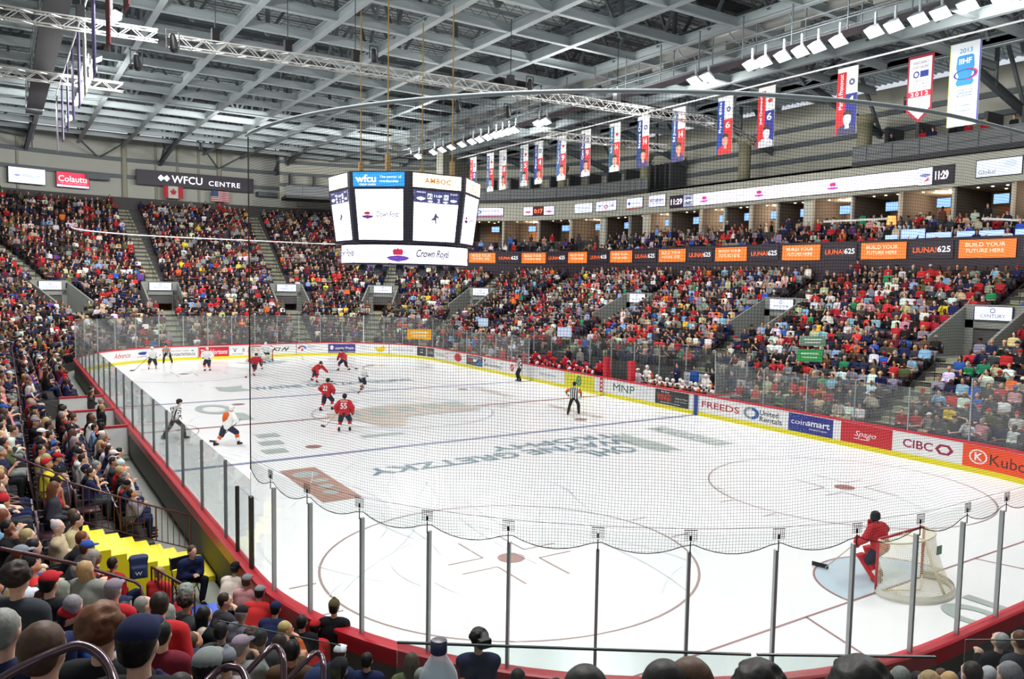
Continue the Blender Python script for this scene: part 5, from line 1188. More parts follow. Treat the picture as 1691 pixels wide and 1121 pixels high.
CC = {'black': (28, 28, 32), 'charcoal': (60, 62, 68), 'grey': (138, 140, 144), 'navy': (34, 42, 78), 'red': (182, 40, 48), 'bright red': (214, 54, 56), 'maroon': (110, 30, 46), 'white': (226, 226, 224), 'blue': (52, 92, 176), 'light blue': (140, 176, 214), 'olive': (92, 92, 62), 'green': (44, 130, 92), 'orange': (232, 110, 50), 'yellow': (232, 198, 60), 'pink': (220, 150, 156), 'purple': (96, 66, 140), 'beige': (196, 180, 150), 'brown': (96, 70, 54), 'teal': (60, 150, 160)}
def wpick(r, items): 
    t = sum(w for _, w in items); x = r.random()*t
    for k, w_ in items:
        x -= w_
        if x <= 0: return k
    return items[-1][0]
TOPS = [('black', 30), ('charcoal', 14), ('grey', 11), ('navy', 12), ('red', 8), ('bright red', 4), ('maroon', 3), ('white', 11), ('blue', 4), ('light blue', 3), ('olive', 2), ('green', 1), ('orange', 2), ('yellow', 1), ('pink', 2), ('purple', 1), ('beige', 3), ('brown', 3)]
TOPSR = [('black', 24), ('charcoal', 13), ('grey', 13), ('navy', 10), ('red', 10), ('bright red', 7), ('maroon', 4), ('white', 12), ('blue', 3), ('light blue', 5), ('olive', 2), ('green', 1), ('orange', 2), ('yellow', 1), ('pink', 2), ('beige', 4), ('brown', 3)]
TOPSF = [('black', 34), ('charcoal', 20), ('brown', 8), ('navy', 9), ('grey', 10), ('maroon', 7), ('red', 6), ('white', 5), ('olive', 5), ('beige', 4), ('bright red', 2), ('blue', 1), ('light blue', 1), ('orange', 1), ('yellow', .6), ('purple', .8)]
def jitter(c, r, a=.12): return tuple(min(1, max(0, x*(1+r.uniform(-a, a)))) for x in c)
def look_of(r, tops=TOPS):
    top = wpick(r, tops); hk = wpick(r, [('short', 40), ('long', 20), ('cap', 22), ('backcap', 5), ('bun', 4), ('curly', 4), ('beanie', 4)])
    hc = wpick(r, [('dark brown', 30), ('black', 22), ('brown', 22), ('grey', 14), ('blonde', 12), ('white', 4), ('auburn', 5)]); kc = wpick(r, [('black', 30), ('red', 18), ('grey', 18), ('navy', 14), ('white', 14), ('blue', 4)])
    return dict(top=top, sleeve=r.choice(['tee', 'sweater', 'sweater']), hk=hk, hc=hc, kc=kc, pants=wpick(r, [('navy', 40), ('black', 30), ('charcoal', 14), ('beige', 8), ('grey', 6)]), legs='shorts' if r.random() < .15 else 'trousers', skin=r.choice(SK))
HNAME = {'short': '%s hair', 'long': 'long %s hair', 'cap': '%s cap', 'backcap': '%s backward cap', 'bun': '%s hair bun', 'curly': '%s curly hair', 'beanie': '%s beanie'}
def col4(c): return (c[0], c[1], c[2], 1)
def ocol(o, c): o.color = col4(c); return o
def person(pose, loc, yaw, L, label=None, group=None, r=random, scale=1.0, pr=None):
    d = pr or PROTO[pose]
    b = link('person', d['body']); b.location = loc; b.rotation_euler = (0, 0, yaw); b.scale = (scale,)*3; ocol(b, L['skin']); tag(b, label, 'person', group)
    t = ocol(link('shirt', d[L['sleeve']], b), jitter(srgb(*CC[L['top']]), r))
    ocol(link(L['legs'], d[L['legs']], b), jitter(srgb(*CC[L['pants']]), r)); ocol(link('shoes', d['shoes'], b), srgb(40, 38, 38))
    hm = d['longhair'] if L['hk'] == 'long' else d[L['hk']]; hat = L['hk'] in ('cap', 'backcap', 'beanie')
    ocol(link('hat' if hat else 'hair', hm, b), jitter(srgb(*(CC[L['kc']] if hat else HC[L['hc']])), r))
    if hat and L['hc']: ocol(link('hair', d['short'], b), srgb(*HC[L['hc']])).scale = (1, 1, 1)
    link('eyes', d['eyes'], b)
    return b
def yaw_to(n):  # figure faces -n (towards the ice)
    return math.atan2(-n[1], -n[0])-PI/2
# ------------------------------------------------------------------ seat prototype
mb = MB(); mb.box(-.22, .22, -.18, .26, .40, .45); se_a = mb.mesh('seat', m_maroon)
mb = MB(); mb.add([(x*.23, -.24-z*.09+y*.03, .42+z*.46) for z in (0, 1) for y in (0, 1) for x in (-1, 1)], [(0, 1, 3, 2), (4, 6, 7, 5), (0, 4, 5, 1), (2, 3, 7, 6), (0, 2, 6, 4), (1, 5, 7, 3)]); se_b = mb.mesh('backrest', m_maroon)
mb = MB(); mb.box(-.03, .03, -.2, -.1, 0, .4); mb.box(-.25, -.22, -.2, .12, .58, .61); mb.box(.22, .25, -.2, .12, .58, .61); mb.box(-.245, -.225, -.2, -.14, .4, .6); mb.box(.225, .245, -.2, -.14, .4, .6); se_c = mb.mesh('frame', m_dark)
def seat(loc, yaw, label, group=None):
    o = empty('stadium_seat', loc, label, 'seat', group); o.rotation_euler = (0, 0, yaw)
    link('seat', se_a, o); link('backrest', se_b, o); link('frame', se_c, o); return o
# ------------------------------------------------------------------ choose who sits where
def near_aisle(s, d):
    for a in AIS:
        da = abs((s-a+PER/2) % PER-PER/2)
        if da*kfac(a, d) < .82: return True
    return False
cand = []; rr = random.Random(11)
SEC = [('left stand', 78.2, 128), ('near end stand', 128, 153), ('right stand', 0, 50.6), ('far stand', 50.6, 78.2)]
for k in range(33):
    d = rd(k)+.42; z = rz(k)
    for a, b in IV[k]:
        s = a+.35
        while s < b-.3:
            ds = .53/kfac(s, d)
            p3 = P(s, d, z)
            if not near_aisle(s, d):
                full = .94 if k < 26 else .8
                if 44.6 < s < 50.6 and k > 11: full = .8
                cand.append((s, d, z, k, rr.random() < full))
            s += ds
HPX = [(389, 938, 15.6), (408, 959, 14.8), (429, 978, 14.2), (455, 1005, 13.4), (499, 1027, 12.6), (520, 1036, 12.8), (552, 1003, 12.9), (790, 1056, 9.3), (337, 1047, 11.0), (307, 1049, 11.0), (366, 1042, 10.0), (398, 1068, 8.6), (375, 1092, 8.2), (343, 1103, 5.0), (483, 1074, 8.4), (431, 1053, 10.0), (560, 1106, 8.2), (7, 1040, 4.3), (74, 1072, 3.3), (170, 1040, 4.0), (230, 1062, 3.6), (82, 962, 8.4), (29, 955, 6.3), (38, 992, 7.3), (122, 1000, 8.2), (188, 974, 9.0), (201, 1001, 9.5), (263, 998, 7.5), (268, 1046, 7.2), (142, 938, 10.5), (130, 942, 11.6), (680, 1092, 10.4), (606, 1090, 11.6), (264, 945, 15.0), (187, 930, 14.5), (965, 1142, 2.8), (1094, 1140, 3.0), (1134, 1126, 2.5), (1250, 1128, 2.9), (1415, 1132, 2.3), (1485, 1120, 7.5), (1533, 1130, 6.5), (1651, 1057, 10.2), (1683, 1056, 9.6), (1603, 1112, 7.5), (1665, 1115, 6.5), (306, 900, 17.6)]
keep = []; near_cam = np.array(CAM)
for c in cand:
    p = P(*c[:3]); h = p+(0, 0, 1.15); u, v, dep = project(h)
    dist_c = np.linalg.norm(h-near_cam)
    vis = dep > .5 and -60 < u < 1751 and -80 < v < 1185
    keep.append((c, p, u, v, dep, vis, dist_c))
# the zone that the hand-placed people near the camera take up
def clear(c, p, u, v, dep, dc):
    if dc < 3.4: return True
    if dep > 0 and any(abs(u-h[0]) < 150/dep and abs(v-h[1]) < 170/dep+8 and abs(dep-h[2]) < 2.2 for h in HPX): return True
    if dep > 0 and dep < 9 and v > 1040 and u > 540: return True      # the gap over the near glass stays open
    if dep > 0 and dep < 6.5 and u > 380 and v > 930: return True
    return False
vis = [q for q in keep if q[5] and not clear(q[0], q[1], q[2], q[3], q[4], q[6])]
occ = [q for q in vis if q[0][4]]
occ.sort(key=lambda q: q[4])
NIND = 245
ind = occ[:NIND]; rest = occ[NIND:]
# ---- individuals
blk = {}
ordk = ordn+['sixteenth', 'seventeenth', 'eighteenth', 'nineteenth', 'twentieth']
num = ['zero', 'one', 'two', 'three', 'four', 'five', 'six', 'seven', 'eight', 'nine', 'ten', 'eleven', 'twelve', 'thirteen', 'fourteen', 'fifteen', 'sixteen', 'seventeen', 'eighteen', 'nineteen', 'twenty']
def nm(n): return num[n] if n <= 20 else (('twenty' if n < 30 else 'thirty' if n < 40 else 'forty')+('' if n % 10 == 0 else '-'+num[n % 10]))
poses = list(SEATED)
rowlist = {}
for q in ind: rowlist.setdefault((q[0][3], 2 if q[0][0] < 60 else 0 if q[0][0] < 128.6 else 1), []).append(q)
m_hat_named = {}
for (k, side), L_ in rowlist.items():
    L_.sort(key=lambda q: -q[0][0] if side == 0 else q[0][0])
    for j, q in enumerate(L_):
        (s, d, z, _, _), p, u, v, dep, _, _ = q
        p2, n = PN(s); lk = look_of(rr); hd = HNAME[lk['hk']] % (lk['kc'] if lk['hk'] in ('cap', 'backcap', 'beanie') else lk['hc'])
        where = ('left stand', 'near stand', 'right stand')[side]
        lab = '%s top, %s; %s row %s, seat %s from camera end' % (lk['top'], hd, where, nm(k+1), nm(j+1))
        yw_ = yaw_to(n)+rr.uniform(-.15, .15)+(.0 if side else -.12)
        loc = P(s, d+.02, z); person(rr.choice(poses), tuple(loc), yw_, lk, lab, 'spectators seated near the camera', rr, rr.uniform(.95, 1.06))
        if dep < 26: seat(tuple(P(s, d+.02, z)), yaw_to(n), 'maroon plastic flip seat, %s row %s, seat %s from the near end' % (where, nm(k+1), nm(j+1)), 'maroon seats near the camera')
# ---- the mass of the crowd: one object
def arr(me, code, dec=1):
    V = np.array([v.co[:] for v in me.vertices], np.float32); me.calc_loop_triangles()
    F = np.array([t.vertices[:] for t in me.loop_triangles], np.int32); return V, F, code
LOD = []
for nm_, f_ in list(SEATED.items())+[('stand', STAND['stand'])]:
    bb = MB(); bb.ell(f_.h(0, 0, 0), (.08, .098, .118), 8, rot=f_.R); bb.cone(f_.nk, f_.hc, .055, .05, 6)
    for e_, h_ in ((f_.ell, f_.hdl), (f_.elr, f_.hdr)): bb.cone(e_, h_, .04, .035, 6); bb.ell(h_+(h_-e_)/(np.linalg.norm(h_-e_)+1e-6)*.05, (.045, .045, .04), 6)
    parts = [(bb.mesh('x', m_skin), 0), (remesh(f_.shirt(.014, .3), .036, 1, .3), 1), (remesh(f_.shirt(.02, 1), .036, 1, .3), 1), (remesh(f_.pants(), .05, 1, .3), 2), (f_.hair('short').mesh('x', m_skin), 3), (f_.hair('cap').mesh('x', m_skin), 3), (f_.hair('long').mesh('x', m_skin), 3)]
    LOD.append([arr(m_, c_) for m_, c_ in parts])
V_, F_, C_ = [], [], []; off = 0; rr2 = random.Random(5)
def add_stuff(p, yaw, li, r, tops, sc=1.0, desat=False):
    global off
    Lp = LOD[li]; lk = look_of(r, tops); hat = lk['hk'] in ('cap', 'backcap', 'beanie')
    sel = [Lp[0], Lp[1] if lk['sleeve'] == 'tee' else Lp[2], Lp[3], Lp[6] if lk['hk'] == 'long' else (Lp[5] if hat else Lp[4])]
    cs = [lk['skin'], jitter(srgb(*CC[lk['top']]), r, .2), jitter(srgb(*CC[lk['pants']]), r, .2), srgb(*(CC[lk['kc']] if hat else HC[lk['hc']]))]
    c, s = math.cos(yaw)*sc, math.sin(yaw)*sc; R = np.array(((c, -s, 0), (s, c, 0), (0, 0, sc)), np.float32)
    for (V, F, code) in sel:
        V_.append(V@R.T+np.array(p, np.float32)); F_.append(F+off); off += len(V); C_.append(np.tile(np.array((*cs[code], 1), np.float32), (len(V), 1)))
for q in rest:
    (s, d, z, k, _), p = q[0], q[1]; p2, n = PN(s)
    tops = TOPSR if s < 46 else (TOPSF if 46 < s < 79 else TOPS)
    add_stuff(P(s, d, z), yaw_to(n)+rr2.uniform(-.25, .25), 6 if rr2.random() < .012 else rr2.randrange(6), rr2, tops, rr2.uniform(.93, 1.07))
# balcony and suites
for k in range(4):
    for s in np.arange(0, 50.2, .56):
        d = 16.1+k*1.05; kf = kfac(s, d)
        if s > BR[1] and rr2.random() > 1/kf*1.3: pass
        if rr2.random() < (.78 if k < 3 else .6): n = PN(s)[1]; add_stuff(P(s, d, 9.0+k*.42), yaw_to(n)+rr2.uniform(-.3, .3), rr2.randrange(6) if rr2.random() > .12 else 6, rr2, TOPS)
for s in np.arange(0, 50.2, .8):
    if rr2.random() < .7: n = PN(s)[1]; add_stuff(P(s, 20.9+rr2.random()*1.5, 10.2), yaw_to(n)+rr2.uniform(-1, 1), 6, rr2, TOPS)
# press gallery watchers
for s in (8.9, 10.6, 11.6, 12.6, 13.9, 14.6, 16.8): n = PN(s)[1]; add_stuff(P(s, 20.4, 15.55), yaw_to(n), 6, rr2, [('black', 3), ('red', 3), ('navy', 2)])
# end wall standing rows
for s in np.arange(51, 78, .75):
    if rr2.random() < .3: n = PN(s)[1]; add_stuff(P(s, rd(32)+.9, rz(32)), yaw_to(n), 6, rr2, TOPS)
Vn = np.concatenate(V_); Fn = np.concatenate(F_); Cn = np.concatenate(C_)
def bigmesh(name, Vn, Fn, m, Cn=None):
    me = bpy.data.meshes.new(name); me.vertices.add(len(Vn)); me.vertices.foreach_set('co', Vn.astype(np.float32).ravel())
    nv = Fn.shape[1]; me.loops.add(Fn.size); me.loops.foreach_set('vertex_index', Fn.astype(np.int32).ravel())
    me.polygons.add(len(Fn)); me.polygons.foreach_set('loop_start', np.arange(0, Fn.size, nv, dtype=np.int32))
    me.materials.append(m); me.update(calc_edges=True)
    if Cn is not None: a = me.attributes.new('Col', 'FLOAT_COLOR', 'POINT'); a.data.foreach_set('color', Cn.ravel())
    me.polygons.foreach_set('use_smooth', np.ones(len(Fn), bool)) if Cn is not None else None
    return me
crowd = link('seated_crowd', bigmesh('crowd', Vn, Fn, m_crowd, Cn)); tag(crowd, 'dense crowd of seated spectators filling the far and side stands', 'crowd', None, 'stuff')
print('crowd', len(rest), len(Vn), len(Fn))
# ---- seats of the far stands: one object
bx = MB(); bx.box(-.23, .23, -.3, -.25, .4, .9); bx.box(-.22, .22, -.22, .2, .4, .46); bv = np.array(bx.v, np.float32); bf = np.array(bx.f, np.int32); SV, SF = [], []; off = 0
indset = set(id(q) for q in ind if q[4] < 26)
for q in vis:
    if id(q) in indset: continue
    (s, d, z, k, oc), p = q[0], q[1]; n = PN(s)[1]; yaw = yaw_to(n); c, s_ = math.cos(yaw), math.sin(yaw); R = np.array(((c, -s_, 0), (s_, c, 0), (0, 0, 1)), np.float32)
    SV.append(bv@R.T+P(s, d+.02, z).astype(np.float32)); SF.append(bf+off); off += len(bv)
sts = link('seat_rows', bigmesh('seat_rows', np.concatenate(SV), np.concatenate(SF), m_maroon)); tag(sts, 'rows of dark maroon plastic seats under and between the crowd', 'seats', None, 'stuff')
# ================================================================== PLAYERS AND OFFICIALS ON THE ICE
def strmat(name, c1, c2, w_=.055):
    m = bpy.data.materials.new(name); m.use_nodes = True; nt = m.node_tree; b = nt.nodes['Principled BSDF']; b.inputs['Roughness'].default_value = .8
    tc = nt.nodes.new('ShaderNodeTexCoord'); sp = nt.nodes.new('ShaderNodeSeparateXYZ'); nt.links.new(tc.outputs['Object'], sp.inputs[0])
    d = nt.nodes.new('ShaderNodeMath'); d.operation = 'DIVIDE'; d.inputs[1].default_value = w_; nt.links.new(sp.outputs[0], d.inputs[0])
    f = nt.nodes.new('ShaderNodeMath'); f.operation = 'PINGPONG'; f.inputs[1].default_value = 1; nt.links.new(d.outputs[0], f.inputs[0])
    g = nt.nodes.new('ShaderNodeMath'); g.operation = 'GREATER_THAN'; g.inputs[1].default_value = .5; nt.links.new(f.outputs[0], g.inputs[0])
    mx = nt.nodes.new('ShaderNodeMixRGB'); mx.inputs[1].default_value = (*c1, 1); mx.inputs[2].default_value = (*c2, 1); nt.links.new(g.outputs[0], mx.inputs[0]); nt.links.new(mx.outputs[0], b.inputs['Base Color'])
    return m
m_stripe = strmat('official_stripes', srgb(226, 226, 226), srgb(30, 30, 32))
C_ = {'red': srgb(186, 32, 44), 'navy': srgb(28, 30, 52), 'white': srgb(228, 228, 226), 'orange': srgb(206, 92, 36), 'black': srgb(22, 22, 24), 'ltan': srgb(196, 170, 140)}
mp = {k: mat('kit_'+k, c, .75, bump=(22, .2)) for k, c in C_.items()}
def bakepart(mb, vox, name, m, root, sm=2):
    me = remesh(mb, vox, sm, None, name); me.materials.append(m); return link(name, me, root)
def skater(fig, loc, face, label, jersey='red', pants='navy', helmet='black', socks=None, number=None, stick=None, official=False, goalie=False, arm=None, panel=None, gloves=None, name_=None, vox=.024):
    f = fig; bulk = 0 if official else 1
    o = remesh(f.body(True, 1.0), .02, 2, None, 'body'); o.materials.append(m_skin); b = link('person', o); ocol(b, SK[0]); tag(b, label, 'person')
    b.location = loc; b.rotation_euler = (0, 0, math.atan2(face[1], face[0])-PI/2)
    jm = m_stripe if official else mp[jersey]
    mb = f.shirt(.02+.035*bulk, 1, .02)
    if bulk: mb.ell(f.ch+f.up*.02, (.19, .16, .2), 12); mb.cone(f.shl, f.shr, .12, .12, 10)
    bakepart(mb, vox, 'jersey', jm, b)
    mb = f.pants(.02 if official else .05, official)
    bakepart(mb, vox, 'trousers' if official else 'padded_pants', mp['black'] if official else mp[pants], b)
    if not official:
        mb = MB()
        for kn, an in ((f.knl, f.anl), (f.knr, f.anr)): mb.cone(kn, kn+(an-kn)*.45, .085, .085, 10); mb.cone(kn+(an-kn)*.45, an+V3(0, 0, .03), .085, .055, 10); mb.ell(kn, (.09, .1, .1), 10)
        bakepart(mb, vox, 'socks', mp[socks or jersey], b)
        for kn, an in ((f.knl, f.anl), (f.knr, f.anr)): mb = MB(); mb.cone(kn+(an-kn)*.55, kn+(an-kn)*.72, .088, .08, 12); bakepart(mb, vox, 'sock_band', mp['white' if (socks or jersey) != 'white' else 'orange'], b)
        mb = MB()
        for e_, h_ in ((f.ell, f.hdl), (f.elr, f.hdr)):
            d = (h_-e_)/np.linalg.norm(h_-e_); mb.cone(h_-d*.07, h_+d*.03, .065, .06, 10); mb.ell(h_+d*.06, (.06, .065, .055), 10)
        bakepart(mb, vox, 'gloves', mp[gloves or ('black' if jersey == 'white' else 'navy')], b)
    mb = MB()
    for an in (f.anl, f.anr): mb.cone(an+V3(0, -.02, .04), an+V3(0, -.02, -.02), .055, .05, 10); mb.cone(an+V3(0, -.04, -.03), an+V3(0, .15, -.04), .045, .038, 10)
    bakepart(mb, .017, 'skate_boots', mp['black'], b, 1)
    mb = MB()
    for an in (f.anl, f.anr): z = an[2]-.08; mb.obox((an[0], an[1]+.05, z-.005), (0, 1, 0), (1, 0, 0), (0, 0, 1), .14, .003, .012); mb.obox((an[0], an[1]-.03, z+.012), (0, 1, 0), (1, 0, 0), (0, 0, 1), .03, .008, .014); mb.obox((an[0], an[1]+.12, z+.012), (0, 1, 0), (1, 0, 0), (0, 0, 1), .03, .008, .014)
    mb.build('skate_blades', m_alu, b)
    mb = MB(); mb.ell(f.h(0, -.01, .045), (.105, .125, .1), 16, rot=f.R); mb.ell(f.h(0, -.05, -.01), (.095, .08, .08), 12, rot=f.R)
    if goalie: mb.ell(f.h(0, .03, -.02), (.1, .11, .14), 12, rot=f.R)
    bakepart(mb, .015, 'helmet', mp[helmet], b, 1)
    if not goalie:
        mb = MB(); mb.ell(f.h(0, .1, .03), (.085, .03, .045), 12, rot=f.R); mb.build('visor', m_rglass, b, True)
    if arm:
        mb = MB()
        for sh_, el in ((f.shl, f.ell), (f.shr, f.elr)): mb.cone(sh_+(el-sh_)*.45, sh_+(el-sh_)*.8, .09, .085, 12)
        bakepart(mb, .02, 'armbands', mp[arm], b)
    if panel:
        mb = MB(); mb.ell(f.ch-f.up*.06-f.fwd*.09, (.185, .16, .3), 12)
        bakepart(mb, .022, 'jersey_panel', mp[panel], b)
    if number:
        bv_ = BVHTree.FromPolygons([v.co[:] for v in b.children[0].data.vertices], [p.vertices[:] for p in b.children[0].data.polygons])
        def fn(u, v, w0=.0):
            q = f.ch+f.rt*(-u)*-1+f.up*v-f.fwd*.6; hit = bv_.ray_cast(Vector(q), Vector(f.fwd)); 
            return tuple(hit[0]-Vector(f.fwd)*.012) if hit[0] is not None else tuple(f.ch+f.rt*u+f.up*v-f.fwd*.19)
        mb = MB(); put(mb, text2d(number, 0, .05), fn, -.14, -.16, .28, .26)
        if name_: put(mb, text2d(name_, 0, .03), fn, -.15, .14, .3, .07)
        mb.build('back_number', mp['white'] if jersey != 'white' else mp['black'], b)
    if goalie:
        mb = MB()
        for kn, an in ((f.knl, f.anl), (f.knr, f.anr)): mb.obox((kn+an)/2+V3(0, .09, .06), (1, 0, 0), (0, 1, 0), (kn-an)/np.linalg.norm(kn-an), .14, .07, .36)
        bakepart(mb, .025, 'leg_pads', mp[jersey], b, 3)
        mb = MB(); mb.obox(f.hdr+V3(0, .08, .0), (1, 0, 0), (0, 1, 0), (0, 0, 1), .11, .03, .18); bakepart(mb, .02, 'blocker', mp[jersey], b, 1)
        mb = MB(); mb.ell(f.hdl+V3(0, .06, 0), (.13, .07, .16), 12); bakepart(mb, .02, 'catching_glove', mp[jersey], b, 1)
        mb = MB(); mb.bar(f.knl, f.knr, .03); 
    if stick:   # from the top hand to a blade point on the ice, figure coordinates
        top, bl = np.array(stick[0], float), np.array(stick[1], float); d = (bl-top)/np.linalg.norm(bl-top)
        so = empty('hockey_stick', (0, 0, 0), label=' '.join(('hockey stick held by the '+label.split(',')[0]).split()[:16]), cat='hockey stick')
        bpy.context.view_layer.update(); so.location = b.location; so.rotation_euler = b.rotation_euler
        mb = MB(); mb.bar(top-d*.12, bl, .028, .022); mb.build('shaft', mp['ltan'] if stick[2:] else mp['black'], so)
        hz = V3(d[0], d[1], 0); hz /= np.linalg.norm(hz)+1e-9; mb = MB(); mb.obox(bl+hz*.13+V3(0, 0, .03), hz, np.cross(hz, (0, 0, 1)), (0, 0, 1), .16 if not goalie else .2, .012, .035 if not goalie else .05); mb.build('blade', mp['black'], so)
    return b
A = .085
def S(lean=.35, st=(-.25, .3), sp=.2, hands=((-.22, .3, .95), (.2, .35, .8)), look=(0, 0), z=.82, twist=0, side=0, lift=(0, 0)):
    return Fig((0, 0, z), (lean, 0), ((-sp, st[0], A+lift[0]), (sp, st[1], A+lift[1])), hands, look, twist, side, elbow=(-.8, -.5, -.2), sh=.2)
LEFTD = (-RT[0], -RT[1]); RIGHTD = (RT[0], RT[1]); AWAY = (FW[0], FW[1]); TOC = (-FW[0], -FW[1])
mix = lambda a, b, t: (a[0]*(1-t)+b[0]*t, a[1]*(1-t)+b[1]*t)
skater(S(.3, (-.45, .35), .12, ((-.28, .0, 1.0), (.3, .15, .95)), z=.84), (-11.1, -1.9, 0), mix(AWAY, RIGHTD, .55), 'linesman in striped shirt and black helmet, skating along the left boards', official=True)
skater(S(.45, (-.3, .35), .3, ((.05, .35, 1.0), (.3, .3, .95)), z=.78, twist=-.2), (-9.6, -4.2, 0), mix(AWAY, RIGHTD, .35), 'player in white and orange jersey, white helmet, crouching near the left circle', 'white', 'navy', 'white', 'orange', '8', ((.3, .35, .95), (-.75, .1, .02)), panel='orange', gloves='black')
skater(S(.12, (-.25, .1), .25, ((-.3, .0, .95), (.32, .1, .9)), z=.86), (7.3, -4.7, 0), mix(AWAY, RIGHTD, .2), 'referee with orange armbands and black trousers, skating at right of centre', official=True, arm='orange')
skater(S(.05, (0, .08), .13, ((-.18, .25, 1.0), (.16, .27, 1.0)), z=.9), (12.2, 8.1, 0), mix(LEFTD, TOC, .3), 'linesman in striped shirt standing still against the right boards', official=True)
skater(S(.12, (-.08, .12), .22, ((-.35, .1, .85), (.34, .1, .82)), z=.84), (-4.5, -3.6, 0), mix(AWAY, LEFTD, .05), 'player in red jersey numbered 55, standing with back turned', 'red', number='55', name_='NORTON', stick=((-.3, .2, .86), (-1.05, .9, .02), 1))
skater(S(.22, (-.3, .25), .16, ((-.3, .15, .9), (.3, .2, .9)), z=.82), (-3.3, 2.2, 0), mix(AWAY, RIGHTD, .25), 'player in red jersey, second nearest red, skating away to the right', 'red', number='22')
skater(S(.95, (-.55, .4), .25, ((-.3, .75, .7), (.35, .6, .55)), (0, .5), z=.78), (-.2, 13.4, 0), mix(RIGHTD, TOC, .35), 'player in red jersey bent far forward with legs spread', 'red', stick=((.3, .6, .6), (-.3, .9, .02), 1))
skater(S(.5, (-.3, .35), .22, ((-.45, .5, 1.05), (.35, .3, .8)), z=.8), (3.8, 18.9, 0), mix(TOC, LEFTD, .4), 'player in red jersey with arms out, in front of the purple board advert', 'red', stick=((-.4, .5, 1.0), (-.2, -.9, .02), 1))
skater(S(.5, (-.3, .35), .2, ((-.2, .45, .85), (.25, .5, .75)), z=.78), (1.2, 8.9, 0), mix(TOC, RIGHTD, .45), 'player in white jersey and helmet reaching a long stick to the right', 'white', 'navy', 'white', 'white', None, ((-.1, .45, .85), (.9, 1.5, .02)), gloves='black', arm='black')
skater(S(.55, (-.55, .3), .18, ((-.3, .4, .9), (.35, .35, .9)), z=.78), (-2.7, 18.5, 0), mix(RIGHTD, TOC, .5), 'player in red jersey striding in front of the far goal', 'red', stick=((.3, .35, .9), (1.0, 1.0, .02), 1))
skater(S(.4, (-.1, .25), .16, ((-.25, .35, .95), (.25, .35, .95)), z=.82), (-1.5, 21.8, 0), TOC, 'player in white jersey half hidden behind a red player before the far goal', 'white', 'navy', 'white', 'orange', arm='orange')
skater(S(.3, (-.02, .05), .26, ((-.42, .3, 1.0), (.42, .3, .95)), z=.8), (.3, 26.6, 0), TOC, 'goalkeeper in white with large pads in the far goal', 'white', 'black', 'white', 'white', None, ((.4, .35, .9), (.0, .7, .04), 1), goalie=True, arm='orange')
skater(S(.2, (-.05, .2), .13, ((-.25, .25, .95), (.25, .25, .95)), z=.84), (-4.9, 22.4, 0), TOC, 'player in white jersey and helmet facing the camera before the red board advert', 'white', 'navy', 'white', 'orange', arm='black')
skater(S(.3, (-.2, .3), .22, ((-.3, .3, .9), (.2, .4, .9)), z=.8), (-8.1, 25.0, 0), mix(TOC, RIGHTD, .3), 'player in white jersey with stick, leftmost on the far ice', 'white', 'navy', 'white', 'orange', None, ((.2, .4, .9), (1.1, 1.1, .02)), arm='orange')
skater(S(.75, (-.15, .2), .25, ((-.2, .45, .62), (.2, .45, .62)), z=.84), (-6.5, 28.7, 0), mix(TOC, RIGHTD, .1), 'referee with orange armbands leaning on his knees at the far boards', official=True, arm='orange')
skater(S(.28, (-.1, .12), .2, ((-.3, .35, .85), (.3, .4, 1.1)), (-.3, .1), z=.78), (-.12, -26.7, 0), mix(AWAY, LEFTD, .4), 'goalkeeper in red with red pads leaning on the near goal', 'red', 'navy', 'black', 'red', None, ((-.3, .4, .85), (-.5, 1.1, .04), 1), goalie=True)
# ------------------------------------------------------------------ team benches
def bfig(k): return [Fig((0, 0, .5), (.55, 0), ((-.14, .36, .08), (.14, .36, .08)), ((-.2, .55, .95), (.2, .55, .95)), (0, 0), sh=.2, elbow=(-.8, -.2, -.4)), Fig((0, 0, .5), (.25, 0), ((-.14, .38, .08), (.14, .38, .08)), ((-.15, .4, .75), (.15, .4, .75)), (.3, 0), sh=.2), Fig((0, 0, .92), (.1, 0), ((-.12, 0, .08), (.12, .03, .08)), ((-.25, .2, 1.05), (.25, .2, 1.05)), (0, 0), sh=.2)][k]
BP = []
for k in range(3):
    f = bfig(k); d = {'body': remesh(f.body(False), .028, 2, .5)}; d['body'].materials.append(m_skin)
    mb = f.shirt(.05, 1, .02); mb.ell(f.ch, (.18, .16, .2), 10); d['jersey'] = remesh(mb, .035, 2, .5); d['jersey'].materials.append(m_cloth)
    mb = f.pants(.05); d['pants'] = remesh(mb, .035, 2, .5); d['pants'].materials.append(m_cloth)
    mb = MB(); mb.ell(f.h(0, -.01, .045), (.105, .125, .1), 12, rot=f.R); mb.ell(f.h(0, -.05, -.01), (.095, .08, .08), 10, rot=f.R); d['helmet'] = mb.mesh('helmet', m_cloth, True)
    mb = MB()
    for e_, h_ in ((f.ell, f.hdl), (f.elr, f.hdr)): mb.ell(h_+(h_-e_)*.15, (.065, .075, .06), 10)
    d['gloves'] = mb.mesh('gloves', m_cloth, True); mb = MB()
    for sh_, el in ((f.shl, f.ell), (f.shr, f.elr)): mb.cone(sh_+(el-sh_)*.5, el, .115, .105, 10)
    d['bands'] = mb.mesh('bands', m_cloth, True); BP.append(d)
